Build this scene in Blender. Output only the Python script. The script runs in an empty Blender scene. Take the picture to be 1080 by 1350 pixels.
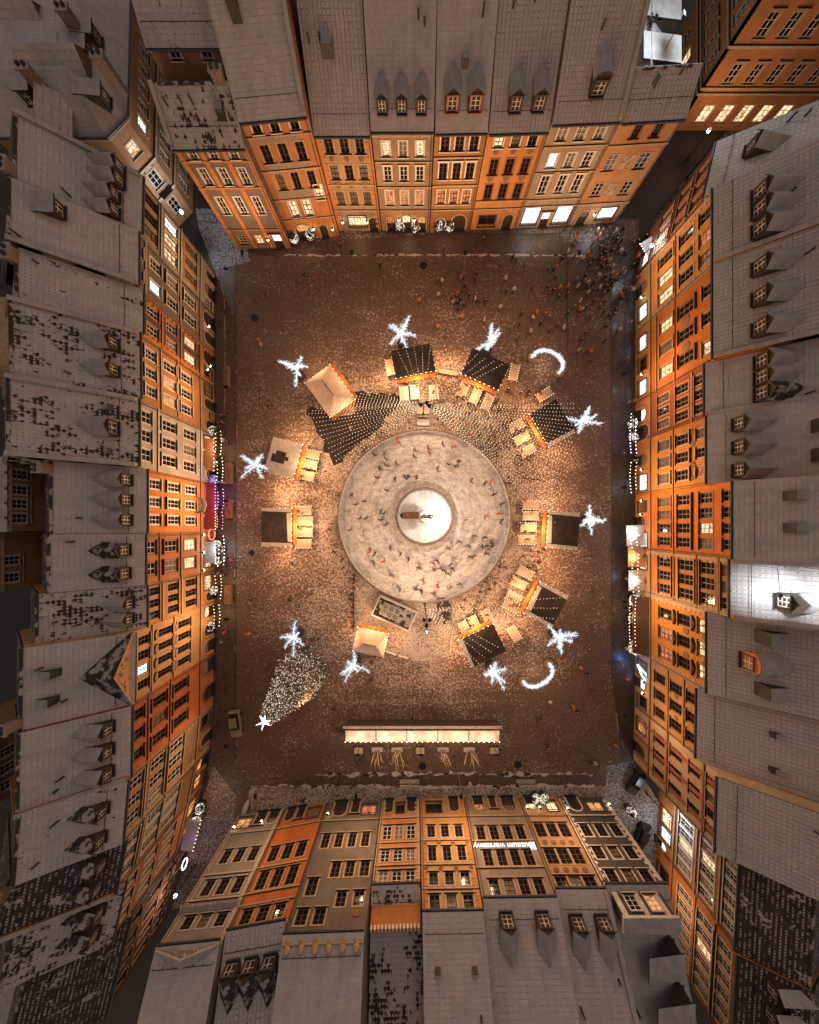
import bpy, bmesh, math, random
from mathutils import Vector, Matrix, Quaternion

# ------------------------------------------------------------------ set-up
S = bpy.context.scene
C = S.collection
R = random.Random(11)
HC, VX, VY, F = 60.0, 548.0, 695.0, 480.0      # drone height (m), nadir pixel and focal length of the 1080 px photo


def P(px, py, z=0.0):
    """real place (metres) of a photo point known to lie at height z"""
    s = (HC - z) / F
    return Vector(((px - VX) * s, (VY - py) * s, z))


cam_d = bpy.data.cameras.new('camera')
cam = bpy.data.objects.new('camera', cam_d)
C.objects.link(cam)
cam.location = (0, 0, HC)
cam_d.sensor_fit = 'HORIZONTAL'
cam_d.sensor_width = 36
cam_d.lens = 36 * F / 1080
# sensor_fit HORIZONTAL: shift is measured in sensor widths
cam_d.shift_x = (540 - VX) / 1080
cam_d.shift_y = (VY - 675) / 1080
cam_d.clip_end = 1000
S.camera = cam
S.view_settings.view_transform = 'Standard'
S.view_settings.look = 'None'
S.view_settings.exposure = 0.0
S.view_settings.gamma = 1.0
S.cycles.use_denoising = True
S.cycles.max_bounces = 4
S.cycles.diffuse_bounces = 2
S.cycles.glossy_bounces = 2
S.cycles.transmission_bounces = 2
S.cycles.sample_clamp_indirect = 3
S.cycles.sample_clamp_direct = 0
S.cycles.caustics_reflective = False
S.cycles.caustics_refractive = False

# ------------------------------------------------------------------ materials


class NT:
    """small helper round a node tree"""

    def __init__(self, name):
        self.m = bpy.data.materials.new(name)
        self.m.use_nodes = True
        self.t = self.m.node_tree
        self.b = self.t.nodes['Principled BSDF']

    def n(self, typ, **kw):
        nd = self.t.nodes.new(typ)
        for k, v in kw.items():
            setattr(nd, k, v)
        return nd

    def put(self, sock, v):
        if hasattr(v, 'is_linked') or isinstance(v, bpy.types.NodeSocket):
            self.t.links.new(v, sock)
        else:
            sock.default_value = v

    def math(self, op, a, b=None, clamp=False):
        nd = self.n('ShaderNodeMath', operation=op, use_clamp=clamp)
        self.put(nd.inputs[0], a)
        if b is not None:
            self.put(nd.inputs[1], b)
        return nd.outputs[0]

    def step(self, v, lo, hi):
        nd = self.n('ShaderNodeMapRange')
        nd.interpolation_type = 'SMOOTHSTEP'
        self.put(nd.inputs[0], v)
        nd.inputs[1].default_value = lo
        nd.inputs[2].default_value = hi
        return nd.outputs[0]

    def mix(self, f, a, b):
        nd = self.n('ShaderNodeMix', data_type='RGBA')
        self.put(nd.inputs[0], f)
        for s, v in ((nd.inputs[6], a), (nd.inputs[7], b)):
            self.put(s, v if not isinstance(v, tuple) else (v + (1,) if len(v) == 3 else v))
        return nd.outputs[2]

    def noise(self, vec, scale, detail=3, rough=.55):
        nd = self.n('ShaderNodeTexNoise')
        nd.inputs['Scale'].default_value = scale
        nd.inputs['Detail'].default_value = detail
        nd.inputs['Roughness'].default_value = rough
        if vec is not None:
            self.t.links.new(vec, nd.inputs['Vector'])
        return nd.outputs['Fac']

    def vmath(self, op, a, b):
        nd = self.n('ShaderNodeVectorMath', operation=op)
        self.put(nd.inputs[0], a)
        self.put(nd.inputs[1], b)
        return nd.outputs[0]

    def bump(self, h, strength=.4, dist=.05):
        nd = self.n('ShaderNodeBump')
        nd.inputs['Strength'].default_value = strength
        nd.inputs['Distance'].default_value = dist
        self.t.links.new(h, nd.inputs['Height'])
        self.t.links.new(nd.outputs[0], self.b.inputs['Normal'])


MATS = {}


def plain(name, col, rough=.8, metal=0.0, var=.18, scale=3.0):
    if name in MATS:
        return MATS[name]
    q = NT(name)
    tc = q.n('ShaderNodeTexCoord').outputs['Object']
    f = q.noise(tc, scale, 4)
    a = tuple(c * (1 - var) for c in col)
    b = tuple(min(1, c * (1 + var)) for c in col)
    q.put(q.b.inputs['Base Color'], q.mix(q.step(f, .3, .7), a, b))
    q.b.inputs['Roughness'].default_value = rough
    q.b.inputs['Metallic'].default_value = metal
    MATS[name] = q.m
    return q.m


def glow(name, col, strength, pattern=0.0, sample=False, dark=(.1, .03, .01)):
    if name in MATS:
        return MATS[name]
    q = NT(name)
    q.b.inputs['Base Color'].default_value = (.1, .08, .06, 1)
    q.b.inputs['Emission Strength'].default_value = strength
    if pattern > 0:
        g = q.n('ShaderNodeTexCoord').outputs['Object']
        rnd = q.n('ShaderNodeObjectInfo').outputs['Random']
        off = q.n('ShaderNodeCombineXYZ')
        q.put(off.inputs[0], q.math('MULTIPLY', rnd, 90.0))
        f = q.noise(q.vmath('ADD', g, off.outputs[0]), 2.6, 3, .7)
        q.put(q.b.inputs['Emission Color'], q.mix(q.step(f, .62 - .25 * pattern, .66), col, dark))
    else:
        q.b.inputs['Emission Color'].default_value = col + (1,)
    if not sample:
        try:
            q.m.cycles.emission_sampling = 'NONE'
        except Exception:
            pass
    MATS[name] = q.m
    return q.m


def wallmat(name, col, stain=.3):
    """lime plaster with weather streaks"""
    q = NT(name)
    tc = q.n('ShaderNodeTexCoord').outputs['Object']
    rnd = q.n('ShaderNodeObjectInfo').outputs['Random']
    off = q.n('ShaderNodeCombineXYZ')
    q.put(off.inputs[0], q.math('MULTIPLY', rnd, 57.0))
    v = q.vmath('ADD', tc, off.outputs[0])
    big = q.noise(v, .35, 5, .6)
    mp = q.n('ShaderNodeMapping')
    mp.inputs['Scale'].default_value = (2.2, 2.2, .25)
    q.t.links.new(v, mp.inputs[0])
    streak = q.noise(mp.outputs[0], 1.0, 4, .7)
    fine = q.noise(v, 9, 3, .7)
    s = q.math('MULTIPLY', q.step(streak, .45, .75), stain)
    c1 = q.mix(q.step(big, .3, .7), tuple(c * .8 for c in col), tuple(min(.9, c * 1.15) for c in col))
    c2 = q.mix(s, c1, tuple(c * .42 for c in col))
    c3 = q.mix(q.math('MULTIPLY', fine, .3), c2, tuple(c * .6 for c in col))
    q.put(q.b.inputs['Base Color'], c3)
    q.b.inputs['Roughness'].default_value = .88
    q.bump(fine, .25, .03)
    return q.m


def roofmat(name, bare, snow=(.44, .40, .385), tile=(.035, .022, .018), notch=.55, pu=.36, pv=.44, stripe=0.0, rib=0.0):
    """snow lying on roof tiles; UV in metres (u along the eave, v up the slope)"""
    q = NT(name)
    uv = q.n('ShaderNodeUVMap').outputs[0]
    rnd = q.n('ShaderNodeObjectInfo').outputs['Random']
    off = q.n('ShaderNodeCombineXYZ')
    q.put(off.inputs[0], q.math('MULTIPLY', rnd, 143.0))
    q.put(off.inputs[2], q.math('MULTIPLY', rnd, 37.0))
    w = q.vmath('ADD', uv, off.outputs[0])
    sep = q.n('ShaderNodeSeparateXYZ')
    q.t.links.new(uv, sep.inputs[0])
    u, v = sep.outputs[0], sep.outputs[1]
    fu = q.math('FRACT', q.math('DIVIDE', u, pu))
    fv = q.math('FRACT', q.math('DIVIDE', v, pv))
    tu = q.math('ABSOLUTE', q.math('SUBTRACT', fu, .5))        # 0 centre .. .5 edge
    course = q.math('SUBTRACT', 1.0, q.step(fv, .12, .34))      # lower lip of every course
    col = q.math('SUBTRACT', 1.0, q.step(tu, .14, .3))
    n_fine = q.noise(w, 2.2, 4, .7)
    n_big = q.noise(w, .33, 4, .62)
    n_mid = q.noise(w, .9, 3, .6)
    mp = q.n('ShaderNodeMapping')
    mp.inputs['Scale'].default_value = (1.3, .16, 1)
    q.t.links.new(w, mp.inputs[0])
    n_run = q.noise(mp.outputs[0], 1.0, 4, .65)                 # slides and drips down the slope
    # one random number per tile
    cell = q.n('ShaderNodeCombineXYZ')
    q.put(cell.inputs[0], q.math('FLOOR', q.math('DIVIDE', u, pu)))
    q.put(cell.inputs[1], q.math('FLOOR', q.math('DIVIDE', v, pv)))
    q.put(cell.inputs[2], q.math('FLOOR', q.math('MULTIPLY', rnd, 500.0)))
    wn = q.n('ShaderNodeTexWhiteNoise', noise_dimensions='3D')
    q.t.links.new(cell.outputs[0], wn.inputs['Vector'])
    tr = wn.outputs['Value']
    notchm = q.math('MULTIPLY', q.math('MULTIPLY', course, q.math('MAXIMUM', col, stripe)), notch)
    notchm = q.math('MULTIPLY', notchm, q.math('MULTIPLY', q.step(n_mid, .36, .62), q.math('ADD', .35, q.math('MULTIPLY', tr, .8))))
    # bare, snow-free patches break up tile by tile and keep a little snow in the channels
    th = .88 - bare
    pv_ = q.math('ADD', q.math('ADD', q.math('MULTIPLY', n_big, .62), q.math('MULTIPLY', n_run, .38)), q.math('ADD', q.math('MULTIPLY', q.math('SUBTRACT', tr, .5), .13), q.math('MULTIPLY', q.math('SUBTRACT', n_fine, .5), .1)))
    patch = q.step(pv_, th, th + .035)
    resid = q.math('MULTIPLY', q.math('MULTIPLY', q.step(fv, .5, .75), q.step(tu, .1, .24)), q.step(q.math('ADD', q.math('MULTIPLY', tr, .5), q.math('SUBTRACT', 1.0, n_mid)), .62, .86))
    if rib:
        notchm = q.math('MAXIMUM', notchm, q.math('MULTIPLY', q.math('MULTIPLY', q.step(tu, .28, .46), q.step(n_run, .3, .6)), rib))
    darkm = q.math('MAXIMUM', notchm, q.math('MULTIPLY', patch, q.math('SUBTRACT', 1.0, resid)), clamp=True)
    tone = q.math('ADD', q.math('MULTIPLY', n_mid, .45), q.math('ADD', q.math('MULTIPLY', n_run, .48), q.math('MULTIPLY', tr, .07)))
    sn = q.mix(q.step(tone, .28, .72), tuple(c * .84 for c in snow), tuple(min(.9, c * 1.22) for c in snow))
    ti = q.mix(n_fine, tuple(c * .5 for c in tile), tuple(c * 1.7 for c in tile))
    q.put(q.b.inputs['Base Color'], q.mix(darkm, sn, ti))
    q.b.inputs['Roughness'].default_value = .85
    hgt = q.math('SUBTRACT', q.math('ADD', q.math('MULTIPLY', fv, -.35), q.math('MULTIPLY', n_mid, .8)), q.math('MULTIPLY', darkm, .9))
    q.bump(hgt, .55, .09)
    return q.m


M_SNOW = None


def snowmat(name, col=(.42, .385, .37), scale=1.2, sparse=0.0):
    if name in MATS:
        return MATS[name]
    q = NT(name)
    tc = q.n('ShaderNodeTexCoord').outputs['Object']
    f = q.noise(tc, scale, 5, .6)
    g = q.noise(tc, scale * 6, 3, .7)
    c = q.mix(q.step(f, .3, .7), tuple(x * .75 for x in col), col)
    if sparse > 0:
        c = q.mix(q.step(f, .72 - sparse * .4, .78 - sparse * .4), c, (.03, .022, .02))
    q.put(q.b.inputs['Base Color'], c)
    q.b.inputs['Roughness'].default_value = .8
    q.bump(q.math('ADD', f, q.math('MULTIPLY', g, .3)), .5, .12)
    MATS[name] = q.m
    return q.m


SNOW = snowmat('snow')
SNOWP = snowmat('thin_snow', sparse=.7, scale=.9)
ROOF = {
    'clean': roofmat('roof_snow_even', .12, notch=.4),
    'grid': roofmat('roof_snow_with_tile_grid', .10, notch=.8, pu=.46, rib=.45),
    'line': roofmat('roof_snow_with_courses', .10, notch=.6, stripe=.45),
    'patch': roofmat('roof_snow_patchy', .27, notch=.7),
    'half': roofmat('roof_snow_half_melted', .36, notch=.8),
    'bare': roofmat('roof_mostly_bare', .50, notch=.8),
    'bright': roofmat('roof_snow_pale', .03, snow=(.58, .57, .57), notch=.7, pu=.5, pv=.48, rib=.4),  # whiter snow colour than the other roofs
}
DARKMETAL = plain('dark_sheet_metal', (.022, .018, .017), .55, .0)
GUTTER = plain('gutter_zinc', (.09, .085, .085), .45, .3)
TIMBER = plain('dark_timber', (.04, .025, .018), .8)
IRON = plain('black_iron', (.012, .012, .012), .5, .4)
STONE = plain('pale_stone', (.36, .31, .26), .85)
SASH = plain('white_window_paint', (.62, .58, .52), .6)
SASHT = plain('taupe_window_paint', (.24, .17, .115), .6)
SASHB = plain('brown_window_paint', (.07, .04, .027), .6)
TRIMS = {
    'stone': plain('trim_stone', (.42, .35, .28), .85),
    'white': plain('trim_white', (.62, .56, .48), .85),
    'sand': plain('trim_sandstone', (.40, .27, .16), .85),
    'red': plain('trim_brick', (.28, .10, .05), .85),
    'dark': plain('trim_dark', (.06, .045, .04), .85),
    'ochre': plain('trim_ochre', (.30, .155, .06), .85),
    'rust': plain('trim_rust', (.36, .13, .04), .85),
    'orange': plain('trim_orange', (.48, .19, .06), .85),
}
q = NT('dark_glass')
q.b.inputs['Base Color'].default_value = (.012, .010, .010, 1)
q.b.inputs['Roughness'].default_value = .12
q.b.inputs['Specular IOR Level'].default_value = .5
GLASS = {'0': q.m,
         'w': glow('lit_glass_warm_white', (1, .72, .42), 1.5, .75, dark=(.25, .08, .02)),
         'o': glow('lit_glass_orange', (1, .42, .14), 1.0, .7),
         'r': glow('lit_glass_red', (1, .28, .12), .8, .9),
         'd': glow('lit_glass_dim', (.7, .33, .14), .17, 1.2, dark=(.02, .008, .004)),
         'c': glow('lit_glass_cold_white', (.82, .95, 1), 2.2, .15, dark=(.5, .6, .65))}

# ------------------------------------------------------------------ mesh builder


class MB:
    def __init__(self):
        self.v, self.f, self.m, self.uv = [], [], [], []

    def face(self, pts, mi=0, uv=None):
        i = len(self.v)
        self.v += [tuple(p) for p in pts]
        self.f.append(tuple(range(i, i + len(pts))))
        self.m.append(mi)
        self.uv.append(uv or [(p[0], p[2]) for p in pts])

    def box(self, x0, x1, y0, y1, z0, z1, mi=0, top=None):
        a = [(x0, y0, z0), (x1, y0, z0), (x1, y1, z0), (x0, y1, z0), (x0, y0, z1), (x1, y0, z1), (x1, y1, z1), (x0, y1, z1)]
        for k, q in enumerate(((0, 3, 2, 1), (4, 5, 6, 7), (0, 1, 5, 4), (1, 2, 6, 5), (2, 3, 7, 6), (3, 0, 4, 7))):
            self.face([a[i] for i in q], (top if top is not None and k == 1 else mi), [(a[i][0], a[i][1]) for i in q] if k < 2 else None)

    def obox(self, c, ax, ay, az, mi=0, top=None):
        """oriented box: centre and three half-axis vectors"""
        c, ax, ay, az = map(Vector, (c, ax, ay, az))
        p = [c + sx * ax + sy * ay + sz * az for sz in (-1, 1) for sx, sy in ((-1, -1), (1, -1), (1, 1), (-1, 1))]
        for k, q in enumerate(((0, 3, 2, 1), (4, 5, 6, 7), (0, 1, 5, 4), (1, 2, 6, 5), (2, 3, 7, 6), (3, 0, 4, 7))):
            self.face([p[i] for i in q], (top if top is not None and k == 1 else mi))

    def prism(self, poly, vec, mi=0, cap=None):
        """extrude a polygon (list of points) along vec"""
        v = Vector(vec)
        a = [Vector(p) for p in poly]
        b = [p + v for p in a]
        n = len(a)
        self.face(list(reversed(a)), mi)
        self.face(b, cap if cap is not None else mi)
        for i in range(n):
            j = (i + 1) % n
            self.face([a[i], a[j], b[j], b[i]], mi)

    def tube(self, pts, r0, r1=None, n=6, mi=0, cap=True):
        pts = [Vector(p) for p in pts]
        r1 = r0 if r1 is None else r1
        rings = []
        for i, p in enumerate(pts):
            d = (pts[min(i + 1, len(pts) - 1)] - pts[max(i - 1, 0)])
            if d.length < 1e-6:
                d = Vector((0, 0, 1))
            d.normalize()
            a = d.orthogonal().normalized()
            b = d.cross(a)
            r = r0 + (r1 - r0) * i / max(1, len(pts) - 1)
            rings.append([p + r * (math.cos(2 * math.pi * k / n) * a + math.sin(2 * math.pi * k / n) * b) for k in range(n)])
        for i in range(len(rings) - 1):
            for k in range(n):
                j = (k + 1) % n
                self.face([rings[i][k], rings[i][j], rings[i + 1][j], rings[i + 1][k]], mi)
        if cap:
            self.face(list(reversed(rings[0])), mi)
            self.face(rings[-1], mi)

    def lathe(self, prof, n=16, c=(0, 0, 0), mi=0, mis=None, close=True):
        c = Vector(c)
        rings = [[c + Vector((r * math.cos(2 * math.pi * k / n), r * math.sin(2 * math.pi * k / n), z)) for k in range(n)] for r, z in prof]
        for i in range(len(rings) - 1):
            m = mis[i] if mis else mi
            for k in range(n):
                j = (k + 1) % n
                self.face([rings[i][k], rings[i][j], rings[i + 1][j], rings[i + 1][k]], m)
        if close:
            self.face(list(reversed(rings[0])), mis[0] if mis else mi)
            self.face(rings[-1], mis[-1] if mis else mi)

    def octa(self, c, r, mi=0):
        c = Vector(c)
        p = [c + Vector(v) * r for v in ((1, 0, 0), (0, 1, 0), (-1, 0, 0), (0, -1, 0), (0, 0, 1), (0, 0, -1))]
        for k in range(4):
            j = (k + 1) % 4
            self.face([p[k], p[j], p[4]], mi)
            self.face([p[j], p[k], p[5]], mi)

    def mesh(self, name, mats, smooth=False):
        me = bpy.data.meshes.new(name)
        me.from_pydata(self.v, [], self.f)
        for m in (mats if isinstance(mats, (list, tuple)) else [mats]):
            me.materials.append(m)
        me.polygons.foreach_set('material_index', self.m)
        ul = me.uv_layers.new(name='UVMap')
        flat = [c for f in self.uv for p in f for c in p]
        ul.data.foreach_set('uv', flat)
        if smooth:
            me.polygons.foreach_set('use_smooth', [True] * len(self.f))
        if smooth:
            bm = bmesh.new()
            bm.from_mesh(me)
            bmesh.ops.remove_doubles(bm, verts=bm.verts, dist=1e-4)
            bm.to_mesh(me)
            bm.free()
        me.update()
        return me

    def build(self, name, mats, parent=None, M=None, smooth=False):
        return add(name, self.mesh(name, mats, smooth), parent, M)


def add(name, me, parent=None, M=None):
    o = bpy.data.objects.new(name, me)
    C.objects.link(o)
    if parent is not None:
        o.parent = parent
    if M is not None:
        o.matrix_basis = M
    return o


def tag(o, label, cat, group=None, kind=None):
    if label:
        o['label'] = label
    if cat:
        o['category'] = cat
    if group:
        o['group'] = group
    if kind:
        o['kind'] = kind
    return o


def thing(name, label, cat, loc=(0, 0, 0), rz=0.0, group=None):
    o = add(name, None, None, Matrix.Translation(Vector(loc)) @ Matrix.Rotation(rz, 4, 'Z'))
    return tag(o, label, cat, group)


def structure(name, mb, mat):
    o = mb.build(name, mat)
    o['kind'] = 'structure'
    return o


def T(x=0, y=0, z=0, rz=0.0):
    return Matrix.Translation((x, y, z)) @ Matrix.Rotation(rz, 4, 'Z')


ORD = ['first', 'second', 'third', 'fourth', 'fifth', 'sixth', 'seventh', 'eighth', 'ninth', 'tenth', 'eleventh', 'twelfth',
       'thirteenth', 'fourteenth', 'fifteenth', 'sixteenth', 'seventeenth', 'eighteenth', 'nineteenth', 'twentieth']

# ------------------------------------------------------------------ windows, doors
WIN = {}


def window_mesh(w, h, style, trim, sash='white'):
    w, h = round(w, 1), round(h, 1)
    key = (w, h, style, trim, sash)
    if key in WIN:
        return WIN[key]
    b = MB()
    hw = w / 2
    t = .17
    if style != 'plainhole':
        # surround standing 6 cm proud of the wall
        b.box(-hw - t, -hw, -.06, -.002, 0, h + t, 0)
        b.box(hw, hw + t, -.06, -.002, 0, h + t, 0)
        b.box(-hw + .001, hw - .001, -.058, -.002, h, h + t, 0)
    # sill with dark sheet metal top
    b.box(-hw - t - .08, hw + t + .08, -.24, .1, -.13, -.002, 0, 1)
    if style in ('lintel', 'pediment'):
        b.box(-hw - t - .12, hw + t + .12, -.32, .03, h + t + .22, h + t + .36, 0, 1)
    if style == 'pediment':
        z0 = h + t + .362
        b.prism([(-hw - t - .12, -.32, z0), (hw + t + .12, -.32, z0), (0, -.32, z0 + .55)], (0, .34, 0), 1)
    if style == 'segment':
        n = 8
        pts = [((hw + t) * -math.cos(math.pi * k / n), h + t + .15 + .45 * math.sin(math.pi * k / n)) for k in range(n + 1)]
        for (x0, z0), (x1, z1) in zip(pts, pts[1:]):
            b.face([(x0, -.25, z0), (x0, .02, z0), (x1, .02, z1), (x1, -.25, z1)], 1)
            b.face([(x0, -.25, z0 - .14), (x0, -.25, z0), (x1, -.25, z1), (x1, -.25, z1 - .14)], 0)
    # sash frame and glazing bars
    fy0, fy1, s = .10, .16, .075
    b.box(-hw, -hw + s, fy0, fy1, 0, h, 2)
    b.box(hw - s, hw, fy0, fy1, 0, h, 2)
    b.box(-hw + s, hw - s, fy0, fy1, 0, s, 2)
    b.box(-hw + s, hw - s, fy0, fy1, h - s, h, 2)
    b.box(-s * .6, s * .6, fy0 - .015, fy1 - .015, s, h - s, 2)
    nb = 1 if h < 1.3 else 2
    for k in range(nb):
        z = h * (k + 1) / (nb + 1) if nb == 2 else h * .6
        for x0, x1 in ((-hw + s, -s * .6), (s * .6, hw - s)):
            b.box(x0, x1, fy0 + .005, fy1 - .01, z - .03, z + .03, 2)
    me = b.mesh('window', [TRIMS[trim], DARKMETAL, SASHB if style == 'brown' or sash == 'brown' else SASHT if sash == 'taupe' else SASH])
    p = MB()
    p.face([(-hw, .2, 0), (hw, .2, 0), (hw, .2, h), (-hw, .2, h)])
    panes = {}
    WIN[key] = (me, p, panes)
    return WIN[key]


def put_window(parent, M, x, z, w, h, style='plain', trim='stone', lit='0', name='window', sash='white'):
    me, p, panes = window_mesh(w, h, style, trim, sash)
    o = add(name, me, parent, M @ T(x, 0, z))
    if lit not in panes:
        panes[lit] = p.mesh('pane', GLASS[lit])
    add('pane', panes[lit], o)
    return o


DOOR_MATS = None


def put_door(parent, M, x, w, h, arch, lit, wallm, trim='stone', name='door'):
    """recessed leaf, stone surround and for arches a curved spandrel and voussoir ring"""
    b = MB()
    hw = w / 2
    t = .22
    if arch:
        n = 10
        zc = h - hw
        arc = [(hw * math.cos(math.pi * k / n), zc + hw * math.sin(math.pi * k / n)) for k in range(n + 1)]
        # spandrels filling the square head of the opening
        for k in range(n):
            (x0, z0), (x1, z1) = arc[k], arc[k + 1]
            b.face([(x0, -.01, z0), (x0, -.01, h + .02), (x1, -.01, h + .02), (x1, -.01, z1)], 2)
            b.face([(x0, -.01, z0), (x1, -.01, z1), (x1, .25, z1), (x0, .25, z0)], 2)
        for k in range(n):
            a0, a1 = math.pi * k / n, math.pi * (k + 1) / n
            ro = hw + t
            q4 = [(hw * math.cos(a0), zc + hw * math.sin(a0)), (ro * math.cos(a0), zc + ro * math.sin(a0)), (ro * math.cos(a1), zc + ro * math.sin(a1)), (hw * math.cos(a1), zc + hw * math.sin(a1))]
            b.prism([(px, .0, pz) for px, pz in q4], (0, -.12, 0), 0)
        b.box(-hw - t, -hw, -.12, .0, 0, zc, 0)
        b.box(hw, hw + t, -.12, .0, 0, zc, 0)
    else:
        b.box(-hw - t, -hw, -.1, -.003, 0, h + t, 0)
        b.box(hw, hw + t, -.1, -.003, 0, h + t, 0)
        b.box(-hw + .001, hw - .001, -.098, -.003, h, h + t, 0)
        b.box(-hw - t - .1, hw + t + .1, -.3, .03, h + t + .05, h + t + .18, 0, 3)
    # leaf: two panels with rails
    b.box(-hw, -.02, .2, .26, 0, h, 1)
    b.box(.02, hw, .2, .26, 0, h, 1)
    for sx in (-1, 1):
        for z0, z1 in ((.15, h * .42), (h * .48, h * .8)):
            xa, xb = sorted((sx * hw * .18, sx * hw * .82))
            b.box(xa, xb, .17, .21, z0, z1, 1)
    b.box(-hw - .1, hw + .1, -.4, -.0, .0, .17, 3)            # door step
    o = b.build(name, [TRIMS[trim], TIMBER, wallm, DARKMETAL], parent, M @ T(x, 0, 0))
    if lit != '0':
        g = MB()
        g.box(-hw * .8, hw * .8, .14, .165, h * .5, h * .92)
        g.build('pane', GLASS[lit], o)
    return o


def put_shop(parent, M, x, z, w, h, lit, trim='dark'):
    b = MB()
    hw = w / 2
    t = .14
    b.box(-hw - t, -hw, -.1, -.003, -.1, h + t, 0)
    b.box(hw, hw + t, -.1, -.003, -.1, h + t, 0)
    b.box(-hw + .001, hw - .001, -.098, -.003, h, h + t, 0)
    b.box(-hw - t - .1, hw + t + .1, -.25, -.003, -.25, -.102, 0)
    n = max(2, round(w / 1.1))
    for k in range(1, n):
        xx = -hw + w * k / n
        b.box(xx - .03, xx + .03, .08, .15, 0, h, 0)
    b.box(-hw, hw, .085, .145, h * .72, h * .72 + .06, 0)
    o = b.build('shop_window', [TRIMS[trim]], parent, M @ T(x, 0, z))
    p = MB()
    p.face([(-hw, .18, 0), (hw, .18, 0), (hw, .18, h), (-hw, .18, h)])
    p.build('pane', GLASS[lit], o)
    return o


def facade_wall(parent, M, W, h, depth, holes, wallm, basem, base_h, gable=None, name='wall'):
    """front with true openings, reveals, sides, back and gable ends"""
    b = MB()
    hw = W / 2
    xs = sorted(set([-hw, hw] + [round(v, 4) for o in holes for v in o[:2]]))
    zs = sorted(set([0, base_h, h] + [round(v, 4) for o in holes for v in o[2:4]]))
    zs = [z for z in zs if 0 <= z <= h]
    for i in range(len(xs) - 1):
        for k in range(len(zs) - 1):
            cx, cz = (xs[i] + xs[i + 1]) / 2, (zs[k] + zs[k + 1]) / 2
            if any(o[0] < cx < o[1] and o[2] < cz < o[3] for o in holes):
                continue
            b.face([(xs[i], 0, zs[k]), (xs[i + 1], 0, zs[k]), (xs[i + 1], 0, zs[k + 1]), (xs[i], 0, zs[k + 1])], 1 if cz < base_h else 0)
    for x0, x1, z0, z1 in [o[:4] for o in holes]:
        d = .3
        mi = 1 if z1 < base_h else 0
        b.face([(x0, 0, z0), (x0, 0, z1), (x0, d, z1), (x0, d, z0)], mi)
        b.face([(x1, 0, z0), (x1, d, z0), (x1, d, z1), (x1, 0, z1)], mi)
        b.face([(x0, 0, z0), (x0, d, z0), (x1, d, z0), (x1, 0, z0)], mi)
        b.face([(x0, 0, z1), (x1, 0, z1), (x1, d, z1), (x0, d, z1)], mi)
        b.face([(x0, d, z0), (x1, d, z0), (x1, d, z1), (x0, d, z1)], mi)
    b.face([(-hw, 0, 0), (-hw, 0, h), (-hw, depth, h), (-hw, depth, 0)], 0)
    b.face([(hw, 0, 0), (hw, depth, 0), (hw, depth, h), (hw, 0, h)], 0)
    b.face([(-hw, depth, 0), (-hw, depth, h), (hw, depth, h), (hw, depth, 0)], 0)
    if gable:
        rd, zr = gable
        for sx in (-hw, hw):
            pts = [(sx, 0, h), (sx, rd, zr), (sx, depth, h)]
            b.face(pts if sx > 0 else pts[::-1], 0)
    else:
        b.face([(-hw, 0, h), (hw, 0, h), (hw, depth, h), (-hw, depth, h)], 0)
    return b.build(name, [wallm, basem], parent, M)


def roof_slabs(parent, M, W, h, rd, depth, pitch, mat, ov=.45, bmat=None, name='roof'):
    b = MB()
    hw = W / 2
    zr = h + pitch * rd
    th = .22
    bp = (zr - h) / (depth - rd)
    for (ya, za, yb, zb, mi) in ((-ov, h - pitch * ov, rd, zr, 0), (depth + ov, h - bp * ov, rd, zr, 1)):
        ln = math.hypot(yb - ya, zb - za)
        p = [(-hw, ya, za + th), (hw, ya, za + th), (hw, yb, zb + th), (-hw, yb, zb + th)]
        uv = [(-hw, 0), (hw, 0), (hw, ln), (-hw, ln)]
        if ya > yb:
            p, uv = p[::-1], uv[::-1]
        b.face(p, mi, uv)
        q4 = [(x, y, z - th) for x, y, z in p]
        b.face(q4[::-1], 2)
        lo = [(-hw, ya, za), (hw, ya, za), (hw, ya, za + th), (-hw, ya, za + th)]
        b.face(lo if ya < yb else lo[::-1], 2)
        for sx in (-hw, hw):
            e = [(sx, ya, za), (sx, yb, zb), (sx, yb, zb + th), (sx, ya, za + th)]
            b.face(e if (sx > 0) == (ya < yb) else e[::-1], 2)
    return b.build(name, [mat, bmat or mat, DARKMETAL], parent, M)


DORMS = {}


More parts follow.
